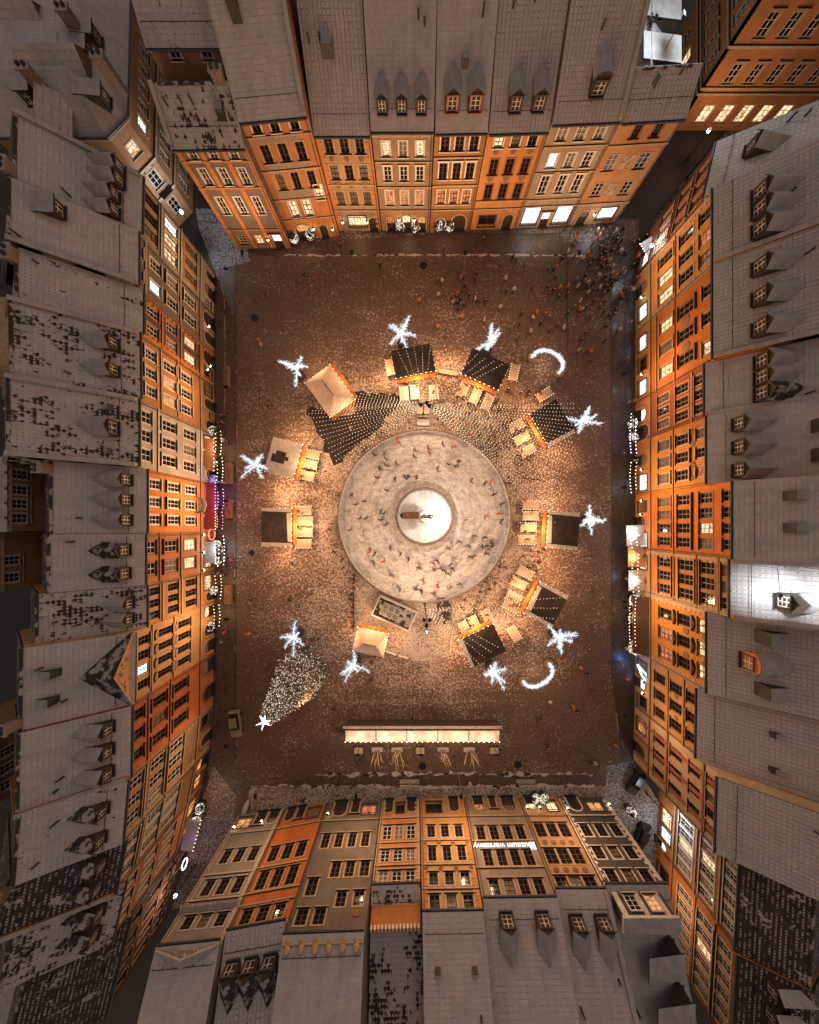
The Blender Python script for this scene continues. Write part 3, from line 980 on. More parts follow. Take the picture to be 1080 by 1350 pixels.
house('plain orange house with white-barred windows, last but one of the west row', 'L', (266, 1035), (252, 1095), 150,
      [(157, 173, 3, 1.1, 'plain', '0', 'white'), (186, 201, 3, 1.1, 'plain', '0', 'white'), (210, 226, 3, 1.1, 'plain', '0', 'white')],
      [('shop', .3, 2.6, 2.2, 'o'), ('arch', .75, 2.0, 2.8, 'r')], (.46, .20, .06), (.30, .12, .05), trim='sand', roof='half', rd=6.5, back='bare',
      dorm=[(.3, .8, dict(w=1.6, hh=1.7, rmat=SNOWP)), (.65, .8, dict(w=1.6, hh=1.7, rmat=SNOWP))], fire=(0,))
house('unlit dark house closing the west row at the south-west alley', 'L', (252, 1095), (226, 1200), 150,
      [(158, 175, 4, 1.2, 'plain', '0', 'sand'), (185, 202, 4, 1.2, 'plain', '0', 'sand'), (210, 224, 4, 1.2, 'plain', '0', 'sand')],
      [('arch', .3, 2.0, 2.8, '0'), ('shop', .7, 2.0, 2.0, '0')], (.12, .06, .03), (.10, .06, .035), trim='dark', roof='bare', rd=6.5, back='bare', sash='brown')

# ---------------- east row (right of the photo), top to bottom
house('deep red corner house narrowing towards the north-east alley', 'R', (851, 312), (838, 368), 943,
      [(869, 884, 3, 1.3, 'lintel', '0', 'sand'), (893, 908, 3, 1.3, 'lintel', '0', 'sand'), (916, 932, 3, 1.3, 'plain', '0', 'sand')],
      [('arch', .35, 1.7, 2.7, '0'), ('shop', .72, 2.2, 2.0, 'c')], (0.369, 0.065, 0.015), (.36, .08, .03), trim='red', sash='taupe', roof='bright', rd=8, bands=(888, 912), dorm=[(.45, 2.0, dict(w=1.8, hh=1.7))])
house('golden orange house with lit shop window and three snowy dormers, beside the red corner house', 'R', (838, 368), (838, 441), 947,
      [(869, 887, 3, 1.5, 'lintel', '0ww', 'sand'), (897, 915, 3, 1.5, 'plain', '0', 'sand'), (923, 944, 3, 1.5, 'plain', '0rd', 'sand')],
      [('arch', .3, 1.9, 2.9, 'd'), ('shop', .72, 2.2, 2.0, 'c')], (0.485, 0.206, 0.043), (.42, .24, .1), trim='ochre', sash='taupe', roof='grid', rd=8, quoin='sand', bands=(891,), fire=(1,),
      dorm=[(.38, 2.2, dict(w=1.9, hh=1.9, lit='d')), (.58, 2.2, dict(w=1.9, hh=1.9, lit='d')), (.82, 2.2, dict(w=1.9, hh=1.9, lit='d'))], lantern=[(.5, 2.6)])
house('large orange house with carved ovals and three white-lit shop windows on the east side', 'R', (838, 441), (838, 533), 947,
      [(871, 887, 3, 1.5, 'lintel', 'wdw', 'sand'), (895, 915, 3, 1.6, 'lintel', '0', 'red'), (927, 944, [.2, .5, .82], 1.5, 'plain', '00w', 'sand')],
      [('shop', .2, 2.2, 1.9, 'c'), ('shop', .5, 2.0, 1.9, '0'), ('shop', .82, 2.2, 1.9, 'c')], (0.446, 0.142, 0.022), (.44, .17, .04), trim='orange', sash='taupe', roof='grid', rd=8.5, bands=(866, 890), fire=(1,),
      dorm=[(.22, 2.2, dict(w=1.9, hh=1.9, lit='d')), (.52, 2.2, dict(w=1.9, hh=1.9, lit='d')), (.82, 2.2, dict(w=1.9, hh=1.9, lit='d'))], discs=[(.35, 905, .7), (.66, 905, .7)], lantern=[(.66, 2.6)])
house('brick-red house with white window frames and a blue-lit passage arch', 'R', (838, 533), (838, 585), 936,
      [(868, 883, 3, 1.15, 'plain', 'd00', 'sand'), (892, 908, 3, 1.2, 'plain', '0', 'sand'), (917, 932, 3, 1.2, 'plain', '0', 'sand')],
      [('arch', .35, 2.0, 2.8, 'c'), ('arch', .8, 2.4, 3.5, '0')], (0.291, 0.073, 0.019), (.42, .14, .035), trim='orange', sash='taupe', roof='line', rd=8.5, bands=(913,), fire=(1,), depth=16,
      dorm=[(.22, 3.0, dict(w=1.9, hh=1.8)), (.5, 3.0, dict(w=1.9, hh=1.8)), (.78, 3.0, dict(w=1.9, hh=1.8, rmat=SNOWP))])
house('amber house with faded ornaments between the windows and three glowing dormers', 'R', (838, 585), (838, 653), 939,
      [(869, 883, 3, 1.4, 'lintel', 'ddd', 'sand'), (892, 908, 3, 1.4, 'lintel', '0', 'sand'), (919, 933, 3, 1.2, 'plain', '00r', 'sand')],
      [('arch', .35, 1.6, 2.8, 'd'), ('shop', .78, 2.4, 2.0, 'c')], (0.485, 0.198, 0.034), (.48, .17, .035), trim='ochre', sash='taupe', roof='clean', rd=8.5, depth=17, bands=(888,),
      discs=[(.33, 914, .45), (.66, 914, .45), (.14, 914, .35), (.86, 914, .35)],
      dorm=[(.2, 1.4, dict(w=1.8, hh=1.7, lit='d')), (.52, 1.4, dict(w=1.8, hh=1.7, lit='o')), (.84, 1.4, dict(w=1.8, hh=1.7, lit='d'))], hatch=[(.35, 6.2, 1.3, 1.8, .5), (.72, 6.2, 1.3, 1.8, .5)], lantern=[(.55, 2.6)])
house('tall vivid orange house with four floors of four windows on the east side', 'R', (838, 653), (838, 724), 974,
      [(869, 884, 4, 1.2, 'lintel', 'd000', 'ochre'), (894, 910, 4, 1.3, 'lintel', '0', 'ochre'), (923, 940, 4, 1.3, 'plain', '00w0', 'ochre'), (954, 972, 4, 1.2, 'plain', '0', 'ochre')],
      [('shop', .22, 1.6, 1.8, 'd'), ('arch', .5, 1.7, 2.8, 'd'), ('shop', .82, 2.2, 2.0, 'c')], (0.524, 0.146, 0.015), (.52, .17, .03), trim='orange', sash='taupe', roof='line', rd=8, depth=15, bands=(888,),
      hatch=[(.22, 2.6, .9, 1.6, .5), (.6, 2.6, .9, 1.6, .5), (.42, 5.6, .9, 1.4, .5)], lantern=[(.12, 2.6), (.36, 2.4)])
TH, TD = house('tall yellow-orange house below a floodlit white roof with one pointed dormer', 'R', (838, 724), (838, 778), 970,
      [(869, 884, 3, 1.3, 'lintel', '0', 'ochre'), (896, 914, 3, 1.4, 'lintel', '0', 'ochre'), (924, 943, 3, 1.5, 'plain', '0', 'ochre'), (952, 967, 3, 1.4, 'plain', 'dd0', 'ochre')],
      [('shop', .3, 2.0, 2.0, 'w'), ('arch', .75, 1.6, 2.6, '0')], (0.485, 0.185, 0.031), (.48, .22, .06), trim='ochre', sash='taupe', roof='bright', rd=8, depth=15, bands=(889, 919, 948), quoin='sand', fire=(0, 1),
      dorm=[(.62, 2.4, dict(w=1.7, hh=1.8, rmat=snowmat('pale_snow', (.7, .7, .7))))])  # dormer snow whiter than on the other houses
t, d = house('ochre house with wavy black pediments over its windows and glowing top-floor loggia', 'R', (838, 778), (838, 859), 939,
      [(870, 886, 3, 1.5, 'pediment', '0rr', 'ochre'), (895, 910, 3, 1.5, 'pediment', '0', 'ochre'), (921, 937, 3, 1.7, 'plain', 'www', 'ochre')],
      [('shop', .2, 2.2, 2.1, 'w'), ('arch', .5, 1.6, 2.7, 'o'), ('shop', .8, 2.2, 2.1, 'o')], (0.485, 0.202, 0.034), (.24, .13, .07), trim='ochre', roof='grid', rd=9, depth=17, quoin='sand',
      discs=[(.34, 905, .5), (.67, 905, .5), (.34, 931, .5), (.67, 931, .5)], hatch=[(.2, 2.8, 1.4, 3.4, .3), (.8, 2.8, 1.4, 3.4, .3)],
      dorm=[(.5, 1.9, dict(w=2.2, hh=1.9, kind='arch', wallm=TRIMS['orange']))], sash='brown')
house('beige house of plain dark windows in rows of three on the east side', 'R', (838, 859), (837, 931), 925,
      [(864, 877, 3, 1.4, 'plain', '0', 'ochre'), (885, 899, 3, 1.4, 'plain', '0', 'ochre'), (906, 921, 3, 1.4, 'plain', '0', 'ochre')],
      [('shop', .2, 1.8, 2.0, 'd'), ('arch', .52, 1.7, 2.7, 'c'), ('shop', .82, 1.8, 2.0, '0')], (0.369, 0.206, 0.081), (.36, .25, .17), trim='ochre', roof='grid', rd=9, depth=17, bands=(881, 902), discs=[(.33, 892, .35), (.66, 892, .35)],
      hatch=[(.35, 4.6, .5, .7, .4), (.8, 4.6, .5, .7, .4)], fire=(1,), lantern=[(.42, 3.0), (.62, 3.0)], sash='brown')
house('pale sandstone corner house with brown pilasters at the south-east alley', 'R', (837, 931), (835, 1003), 952,
      [(863, 876, 3, 1.4, 'plain', '0', 'sand'), (884, 899, 3, 1.4, 'plain', '0', 'sand'), (909, 923, 3, 1.4, 'plain', '0', 'sand'), (932, 944, 4, 1.2, 'plain', '0', 'sand')],
      [('shop', .25, 2.0, 2.0, 'o'), ('arch', .7, 1.8, 2.8, '0')], (.46, .33, .2), (.42, .3, .2), trim='red', roof='grid', rd=8, depth=15, bands=(880, 928), pil=([.18, .5, .82], .5, 'red'), back='grid', sash='brown')
# street running south-east out of the square
SE = 'houses in the alley south-east of the square'
house('orange alley house with blue-lit shopfront, just past the pale corner house', 'R', (871, 1010), (865, 1112), 979,
      [(896, 914, 7, 1.2, 'plain', '0000w0d', 'white'), (925, 943, 7, 1.2, 'plain', '000w0d0', 'white'), (956, 970, 7, 1.1, 'plain', '0', 'white')],
      [('arch', .2, 1.6, 2.6, '0'), ('shop', .55, 2.4, 2.2, 'w'), ('shop', .76, 1.8, 2.2, 'c'), ('arch', .93, 1.2, 2.4, 'c')], (.34, .13, .04), (.42, .18, .055), trim='sand', roof='bare', rd=5, depth=10, pitch=.6, bands=(919, 950), group=SE, back='bare', discs=[(.6, 920, .4), (.9, 920, .4)])
house('brighter orange alley house beyond the blue-lit shopfront', 'R', (865, 1112), (859, 1215), 975,
      [(893, 910, 6, 1.1, 'plain', '0', 'white'), (918, 936, 6, 1.2, 'lintel', '00w000', 'white'), (945, 962, 6, 1.2, 'plain', '0', 'white')],
      [('shop', .25, 2.2, 2.2, '0'), ('arch', .7, 1.6, 2.6, '0')], (.46, .18, .045), (.48, .19, .05), trim='orange', roof='bare', rd=5, depth=10, pitch=.6, bands=(914, 940), group=SE, back='bare',
      dorm=[(.1, 1.8, dict(w=1.7, hh=1.5)), (.33, 1.8, dict(w=1.7, hh=1.5)), (.56, 1.8, dict(w=1.7, hh=1.5, lit='d'))])

# ---------------- south row (bottom of the photo), left to right
t, d = house('grey stone house with a tiled cornice and broken pediment at the south-west corner', 'B', (316, 1074), (374, 1068), 1252,
      [(1206, 1224, [.25, .52, .8], 1.2, 'plain', '0', 'stone'), (1159, 1180, [.25, .52, .8], 1.2, 'plain', '0', 'stone'), (1119, 1137, [.25, .52, .8], 1.2, 'plain', '0', 'stone')],
      [('shop', .22, 2.2, 1.9, 'o'), ('door', .55, 1.6, 2.5, '0'), ('arch', .83, 1.6, 2.6, 'd')], (.25, .23, .20), (.25, .23, .20), trim='stone', roof='clean', pitch=.8, rd=9, bands=(1152, 1186), pil=([.03, .97], .5, 'stone'), lantern=[(.1, 3.4), (.66, 2.8)], sash='brown')
m = MB()
z = d['zof'](1197)
m.prism([(-d['W'] / 2, .0, z - .45), (-d['W'] / 2, -.3, z - .4), (-d['W'] / 2, -.75, z), (-d['W'] / 2, -.0, z + .35)], (d['W'], 0, 0), 0)
for k in range(20):
    x = -d['W'] / 2 + d['W'] * (k + .5) / 20
    m.box(x - .05, x + .05, -.72, -.05, z + .06, z + .3, 1)
m.build('tiled_cornice', [TRIMS['stone'], SNOW], t)
pediment(t, d['W'] * .98, d['h'], 1.3, d['wm'], 'stone', y=-.1)
house('red-orange house with ornamental panels under its top windows on the south side', 'B', (375, 1068), (430, 1058), 1228,
      [(1195, 1215, 3, 1.3, 'plain', '0', 'sand'), (1145, 1170, 3, 1.3, 'plain', '0', 'sand'), (1113, 1133, 3, 1.3, 'plain', '0', 'sand')],
      [('arch', .2, 1.4, 2.6, '0'), ('door', .45, 1.2, 2.4, '0'), ('shop', .78, 1.9, 1.9, 'd')], (.47, .135, .03), (.45, .15, .04), trim='sand', roof='grid', pitch=.8, rd=9, bands=(1140, 1174, 1190),
      dorm=[(.2, 1.5, dict(w=1.7, hh=1.5, rmat=SNOWP)), (.5, 1.5, dict(w=1.7, hh=1.5, rmat=SNOWP)), (.8, 1.5, dict(w=1.7, hh=1.5, rmat=SNOWP))], sash='brown')
t, d = house('taupe house with staggered windows, round attic eyes and a scrolled parapet', 'B', (431, 1058), (503, 1055), 1238,
      [(1197, 1219, [.15, .38], 1.3, 'plain', '0', 'sand'), (1176, 1196, [.62, .86], 1.2, 'plain', '0', 'sand'), (1157, 1180, [.17], 1.3, 'plain', '0', 'sand'), (1137, 1157, [.45, .66, .88], 1.2, 'plain', '0', 'sand'), (1099, 1117, 4, 1.1, 'plain', '0', 'sand')],
      [('arch', .28, 2.0, 3.0, '0'), ('door', .55, 1.2, 2.4, '0'), ('shop', .8, 2.2, 1.9, 'r')], (.145, .122, .10), (.15, .125, .105), trim='sand', roof='clean', pitch=.8, rd=9, discs=[(.2, 1232, .5), (.55, 1231, .5), (.86, 1205, .5)], quoin=None, lantern=[(.1, 3.2)], sash='brown')
m = MB()
for k in range(6):
    x = -d['W'] / 2 + d['W'] * (k + .5) / 6
    m.lathe([(.5, 0), (.55, .3), (.3, .6), (.42, .9), (.15, 1.3)], 8, (x, .3, d['h'] - .1))
    m.box(x - .7, x + .7, .05, .5, d['h'] - .12, d['h'] + .45)
m.build('scrolled_parapet', [TRIMS['sand']], t)
t, d = house('narrow orange house with a grey mansard ledge and curved orange attic', 'B', (504, 1055), (553, 1053), 1172,
      [(1148, 1166, 3, 1.2, 'plain', '0', 'sand'), (1120, 1136, 3, 1.2, 'plain', '0', 'sand'), (1088, 1106, 3, 1.2, 'plain', '0', 'sand')],
      [('arch', .2, 1.3, 2.8, '0'), ('shop', .5, 1.2, 1.9, '0'), ('arch', .8, 1.5, 2.8, '0')], (.46, .19, .055), (.42, .2, .08), trim='sand', roof='half', pitch=.6, rd=11, quoin='sand', bands=(1111, 1141))
m = MB()
hw = d['W'] / 2
m.prism([(-hw + .1, 1.0, d['h'] + .5), (-hw + .1, 1.5, d['h'] + 3.1), (-hw + .1, 2.0, d['h'] + 3.1), (-hw + .1, 2.0, d['h'] + .5)], (2 * hw - .2, 0, 0), 0)
for k in range(14):
    x = -hw + .3 + (2 * hw - .6) * k / 13
    m.box(x - .09, x + .09, 1.2, 1.6, d['h'] + 2.9, d['h'] + 3.4, 1)
m.build('attic_wall', [d['wm'], TRIMS['white']], t)
house('ochre-yellow house covered in painted ornament between its windows on the south side', 'B', (554, 1053), (611, 1052), 1209,
      [(1179, 1203, 3, 1.2, 'plain', '0d0', 'stone'), (1150, 1167, 3, 1.1, 'plain', '0', 'stone'), (1116, 1135, 3, 1.1, 'plain', '0', 'stone'), (1088, 1104, 3, 1.1, 'plain', '0', 'stone')],
      [('shop', .3, 2.4, 2.0, '0'), ('arch', .76, 1.5, 2.9, '0')], (.46, .25, .075), (.40, .22, .09), trim='sand', roof='line', pitch=.8, rd=9, bands=(1108, 1140, 1172), hatch=[(.22, 2.8, .45, .6, .4), (.78, 2.8, .45, .6, .4)],
      discs=[(f, y, .3) for y in (1145, 1111) for f in (.08, .36, .64, .92)], quoin='orange', sash='brown')
MU, MD = house('grey-tan museum house with a lit lettering band between its storeys', 'B', (612, 1052), (683, 1051), 1191,
      [(1159, 1180, [.2, .41, .62, .83], 1.2, 'plain', '0', 'sand'), (1121, 1141, [.2, .41, .62, .83], 1.2, 'plain', '0', 'sand'), (1089, 1107, [.17, .39, .61, .83], 1.2, 'plain', '0', 'sand')],
      [('arch', .24, 1.5, 2.6, 'r'), ('door', .5, 1.0, 2.2, '0'), ('arch', .78, 2.0, 3.1, 'd')], (.26, .215, .17), (.3, .21, .13), trim='sand', roof='line', pitch=.8, rd=9, bands=(1109, 1144, 1184),
      dorm=[(.28, .5, dict(w=1.7, hh=1.9, lit='d')), (.75, .5, dict(w=1.7, hh=1.9, lit='d'))], fire=(0,), sash='brown')
house('light tan house with rows of ornamental motifs and two lit dormers on the south side', 'B', (684, 1051), (734, 1051), 1179,
      [(1155, 1176, 3, 1.5, 'plain', '0d0', 'sand'), (1119, 1139, 3, 1.5, 'plain', '0', 'sand'), (1085, 1104, 3, 1.4, 'plain', '0', 'sand')],
      [('arch', .25, 1.6, 2.6, 'w'), ('shop', .75, 1.6, 2.0, 'w')], (.42, .26, .14), (.44, .25, .11), trim='sand', roof='line', pitch=.8, rd=9, discs=[(f, y, .38) for y in (1111, 1147) for f in (.2, .4, .6, .8)],
      dorm=[(.28, 1.3, dict(w=1.7, hh=1.9, lit='w')), (.76, 1.3, dict(w=1.7, hh=1.9, lit='w'))], fire=(1,), lantern=[(.08, 3.0), (.4, 3.0)], sash='brown')
t, d = house('charcoal corner house with pale quoins and a two-window attic by the south-east alley', 'B', (735, 1051), (797, 1051), 1171,
      [(1147, 1165, 3, 1.3, 'plain', '0d0', 'white'), (1117, 1133, 3, 1.3, 'plain', '0', 'white'), (1087, 1103, 3, 1.3, 'plain', '0', 'white')],
      [('arch', .27, 1.8, 2.9, '0'), ('shop', .68, 2.2, 1.9, 'o')], (.085, .07, .062), (.09, .075, .066), trim='white', roof='clean', pitch=0.42, rd=12, quoin='white', cornice='white', lantern=[(.05, 3.2), (.95, 2.4)], sash='brown')
# its attic storey with pilasters
at_h = 3.4
m = MB()
W = d['W']
m.box(-W * .05 - W * .30, W * .05 + W * .38, .3, 1.7, d['h'] - .2, d['h'] + at_h, 0, 2)
for k, fx in enumerate((-.33, -.02, .31)):
    m.box(W * fx - .3 + .6, W * fx + .3 + .6, .18, .295, d['h'] + .1, d['h'] + at_h - .3, 1)
m.box(-W * .35 - .25, W * .43 + .25, .0, 1.9, d['h'] + at_h - .28, d['h'] + at_h + .05, 1, 2)
at = m.build('attic', [d['wm'], TRIMS['white'], SNOW], t)
for k, (fx, c) in enumerate(((-.13, 'o'), (.19, '0'))):
    put_window(at, T(W * fx, .28, d['h'] + .7) @ T(0, -.22, 0), 0, 0, 1.3, 1.8, 'plain', 'white', c)
for k in range(3):
    put_dormer(t, T(-W * .36, 5.0 + 3.6 * k, 0, -math.pi / 2), 0, 0, d['h'] + .42 * (5.0 + 3.6 * k) - .4, .7, 2.6, 1.9, 'shed', '0', SNOW)
# ------------------------------------------------------------------ big corner blocks and buildings behind


def block(label, corners, h, faces, wall, roof, rise=5.0, inset=5.5, name='corner_building', trim='stone', group='large buildings at the corners of the square', bands=()):
    """corners: ground polygon (photo pixels at z=0, counter-clockwise in the world); faces: {edge: rows in metres}"""
    w = [P(*c) for c in corners]
    t = thing(name, label, 'building', w[0], 0, group)
    o = w[0]
    wm = wallmat('wall_' + label.replace(' ', '_')[:40], wall)
    n = len(w)
    for i in range(n):
        a, b = w[i], w[(i + 1) % n]
        if i not in faces:
            m = MB()
            m.face([a - o, b - o, b - o + Vector((0, 0, h)), a - o + Vector((0, 0, h))])
            m.build('wall', [wm], t)
            continue
        W = (b - a).length
        rz = math.atan2(b.y - a.y, b.x - a.x)
        M = Matrix.Translation((a + b) / 2 - o) @ Matrix.Rotation(rz, 4, 'Z')
        holes, wins = [], []
        for z, hh, fs, ww, style, lit in faces[i]:
            for k, f in enumerate(fs):
                x = (f - .5) * W
                holes.append((x - ww / 2, x + ww / 2, z, z + hh))
                wins.append((x, z, ww, hh, style, lit[k % len(lit)]))
        facade_wall(t, M, W, h, .35, holes, wm, wm, .6)
        for x, z, ww, hh, style, c in wins:
            if style == 'shop':
                put_shop(t, M, x, z, ww, hh, c)
            elif style == 'arch':
                put_door(t, M @ T(0, 0, z), x, ww, hh, True, c, wm, trim)
            else:
                put_window(t, M, x, z, ww, hh, style, trim, c)
        for j, bz in enumerate(bands):
            m = MB()
            m.box(-W / 2 - .2, W / 2 + .2, -.28, .02, bz - .16, bz + .16, 0, 1)
            m.build('string_course', [TRIMS[trim], DARKMETAL], t, M)
        m = MB()
        m.box(-W / 2 - .3, W / 2 + .3, -.5, .02, h - .45, h - .02, 0)
        m.build('cornice', [TRIMS[trim]], t, M)
        m = MB()
        m.tube([(-W / 2 - .3, -.62, h + .05), (W / 2 + .3, -.62, h + .05)], .12)
        m.build('gutter', [GUTTER], t, M)
    # hipped roof with a snow field on top
    c = sum(w, Vector()) / n
    m = MB()
    eave, top = [], []
    for i in range(n):
        a, b, d = w[i - 1], w[i], w[(i + 1) % n]
        e1, e2 = (b - a).normalized(), (d - b).normalized()
        n1, n2 = Vector((e1.y, -e1.x, 0)), Vector((e2.y, -e2.x, 0))
        k = (n1 + n2) / (1 + n1.dot(n2))
        eave.append(b - o + k * .55 + Vector((0, 0, h)))
        top.append(b - o - k * inset + Vector((0, 0, h + rise)))
    for i in range(n):
        j = (i + 1) % n
        a, b, c2, d2 = eave[i], eave[j], top[j], top[i]
        ux = (b - a).normalized()
        uz = ux.cross((d2 - a)).cross(ux).normalized() * -1
        uz = ((d2 - a) - ux * (d2 - a).dot(ux)).normalized()
        uv = [((p - a).dot(ux), (p - a).dot(uz)) for p in (a, b, c2, d2)]
        m.face([a, b, c2, d2], 0, uv)
        m.face([a - Vector((0, 0, .25)), b - Vector((0, 0, .25)), b, a], 1)
    m.face(top, 0, [(p.x, p.y) for p in top])
    m.build('roof', [ROOF[roof], DARKMETAL], t)
    return t, o, w


ev = lambda n, a=.06, b=.94: [a + (b - a) * (i + .5) / n for i in range(n)]
# north-west corner block: chamfered corner and a long side to the alley
NW, o, w = block('big tan corner building with a chamfered corner and balcony across the north-west alley',
                 [(120, 299), (236, 299), (254, 280), (257, 150), (120, 150)], 14.2,
                 {0: [(10.2, 1.7, ev(6), 1.2, 'plain', '00oo00'), (6.2, 1.9, ev(6), 1.2, 'plain', '0'), (1.6, 2.2, ev(5), 1.3, 'plain', '0')],
                  1: [(10.4, 1.6, [.5], 1.4, 'plain', 'w'), (6.0, 2.0, [.5], 1.4, 'segment', '0'), (1.6, 2.2, [.5], 1.3, 'plain', '0')],
                  2: [(10.3, 1.6, ev(6), 1.2, 'plain', 'c00000'), (6.0, 1.9, ev(6), 1.2, 'plain', '0'), (1.5, 2.2, ev(6), 1.3, 'plain', '0')]},
                 (.38, .22, .115), 'clean', rise=3.6, inset=3.7, bands=(8.9, 4.9))
m = MB()
a = (w[1] + w[2]) / 2 - o
dv = (w[2] - w[1]).normalized()
nv = Vector((dv.y, -dv.x, 0))
m.obox(a + nv * .55 + Vector((0, 0, 4.95 + .35)), dv * 1.0, nv * .5, Vector((0, 0, .08)))
for k in range(9):
    m.tube([a + nv * 1.0 + dv * (-.95 + 1.9 * k / 8) + Vector((0, 0, 5.3)), a + nv * 1.0 + dv * (-.95 + 1.9 * k / 8) + Vector((0, 0, 6.2))], .025, n=4)
m.tube([a + nv * 1.0 - dv * 1.0 + Vector((0, 0, 6.2)), a + nv * 1.0 + dv * 1.0 + Vector((0, 0, 6.2))], .04, n=4)
m.build('balcony', [IRON], NW)
for x, y, r, k in ((132, 120, 0, 0), (112, 60, 0, 0), (30, 120, -math.pi / 2, 1), (120, 38, 0, 0)):
    c = P(x, y, 17.2) - o
    put_dormer(NW, T(c.x, c.y, 0, math.pi / 2 if k == 0 else 0), 0, 0, 15.6, .85, 1.6, 1.6, 'shed', '0', SNOW)
# cross gables and chimneys break up its big roof
for x, y, ln, wd_, hh_, rz_ in ((70, 78, 7.0, 5.0, 3.2, 0.0), (20, 20, 6.0, 4.5, 3.0, 0.0), (52, 140, 4.5, 3.6, 2.4, -math.pi / 2)):
    c = P(x, y, 17.6) - o
    m = MB()
    r_ = MB()
    M_ = T(c.x, c.y, 15.8, rz_)
    m.prism([(ln / 2, -wd_ / 2, 0), (ln / 2, wd_ / 2, 0), (ln / 2, 0, hh_)], (-.2, 0, 0), 0)
    gb = m.build('cross_gable', [wallmat('gable_plaster_%d' % x, (.16, .1, .06))], NW, M_)
    for s_ in (-1, 1):
        p_ = [(-ln / 2, 0, hh_ + .1), (ln / 2 + .2, 0, hh_ + .1), (ln / 2 + .2, s_ * (wd_ / 2 + .25), -.1), (-ln / 2 - .8, s_ * (wd_ / 2 + .25), -.1)]
        r_.face(p_ if s_ < 0 else p_[::-1], 0, [(v[0], v[1]) for v in (p_ if s_ < 0 else p_[::-1])])
    r_.face([(-ln / 2 - .8, -wd_ / 2 - .25, -.1), (-ln / 2 - .8, wd_ / 2 + .25, -.1), (-ln / 2, 0, hh_ + .1)][::-1], 0)
    r_.build('gable_roof', [ROOF['patch'] if x == 70 else ROOF['line']], gb)
for x, y in ((95, 30), (140, 90), (45, 105)):
    c = P(x, y, 18) - o
    put_chimney(NW, Matrix(), c.x, c.y, 15.6, 19.2, 1.3, .8, plain('chimney_render', (.2, .15, .12), .9))
# grey building further along the same alley
block('grey building further up the north-west alley with a long row of tall windows', [(140, 147), (257, 147), (262, 40), (140, 40)], 15.0,
      {1: [(11.2, 2.0, ev(5), 1.2, 'plain', 'o0000'), (7.2, 2.2, ev(5), 1.2, 'plain', '0'), (2.6, 2.4, ev(5), 1.2, 'plain', '0c000')]},
      (.27, .23, .2), 'clean', rise=4, bands=(10, 6), group='large buildings at the corners of the square')
# north-east block
NE, o, w = block('large orange corner building with stone cornices and lit arched windows beyond the north-east alley',
                 [(889, 60), (889, 172), (1110, 172), (1110, 60)], 21.0,
                 {1: [(1.2, 2.4, ev(8), 1.6, 'plain', 'w'), (6.4, 2.2, ev(8), 1.3, 'lintel', '0'), (11.4, 2.4, ev(8), 1.3, 'lintel', '0'), (16.4, 2.2, ev(8), 1.3, 'plain', '0d')],
                  0: [(1.2, 2.4, ev(4), 1.6, 'plain', '0w0w'), (6.4, 2.2, ev(5), 1.3, 'lintel', '0'), (11.4, 2.4, ev(5), 1.3, 'lintel', '0'), (16.4, 2.2, ev(5), 1.3, 'plain', '0')]},
                 (.42, .17, .065), 'clean', rise=4, bands=(5.2, 5.9, 10.6, 15.4), trim='sand')

RG = 'rear buildings behind the western roofs'


def rear(label, x, y0, y1, h, wall, wins, roof=SNOW, depth=8, arch=False, side='L', win_h=1.7):
    """yard building whose inner face looks over the front roofs"""
    s = -1 if side == 'L' else 1
    X = (x - VX) / 480 * (HC - h)
    a, b = (VY - y0) / 480 * (HC - h), (VY - y1) / 480 * (HC - h)
    W = abs(a - b)
    t = thing('rear_building', label, 'building', (X, (a + b) / 2, 0), math.pi / 2 if side == 'L' else -math.pi / 2, RG if side == 'L' else 'rear buildings behind the eastern roofs')
    wm = wallmat('wall_' + label.replace(' ', '_')[:40], wall)
    holes, ws = [], []
    for f, c in wins:
        xx = ((1 - f) - .5) * W if side == 'L' else (f - .5) * W
        holes.append((xx - .5, xx + .5, h - .45 - win_h, h - .45))
        ws.append((xx, c))
    facade_wall(t, Matrix(), W, h, depth, holes, wm, wm, 1)
    for xx, c in ws:
        put_window(t, Matrix(), xx, h - .45 - win_h, 1.0, win_h, 'segment' if arch else 'plain', 'white', c)
    m = MB()
    m.box(-W / 2 - .1, W / 2 + .1, -.25, depth + .2, h + .01, h + .3, 1, 0)
    m.box(-W / 2 - .1, W / 2 + .1, -.3, .15, h - .2, h + .008, 1)
    m.build('roof', [roof, TRIMS['sand']], t)
    return t


rear('ochre rear building with four arched windows peeping over the western roofs', 10, 604, 700, 19.5, (.42, .24, .1), [(.2, '0'), (.42, '0'), (.62, '0'), (.82, '0')], arch=True)
rear('pale ochre rear building with two square windows peeping over the western roofs', 0, 701, 779, 18.5, (.40, .25, .12), [(.5, '0'), (.8, '0')])
rear('low brown rear building with dim windows at the left edge of the photo', -6, 972, 1062, 19, (.32, .2, .1), [(.3, '0'), (.55, '0'), (.8, '0')])
rear('plain tan rear building with a broad bare parapet at the left edge of the photo', 16, 395, 482, 20.5, (.5, .36, .24), [], roof=TRIMS['sand'])
rear('dark low rear building below the south-west roofs', 60, 1275, 1420, 17, (.08, .05, .04), [(.2, '0'), (.5, '0'), (.8, '0')], depth=14)
rear('dark rear building with a bare snow-edged flat roof in the south-east yard', 1092, 1130, 1172, 14, (.12, .07, .05), [(.3, 'd'), (.7, 'd')], side='R')
house('small orange attic house rising behind the grey-brown house by the north-west alley', 'T', (313, 275), (384, 275), 55, [(61, 78, [.3, .7], 1.1, 'plain', '0', 'white')], [], (.42, .2, .08), roof='patch', pitch=.8, rd=5, h=20.6,
      name='rear_house', group='houses behind the north row')
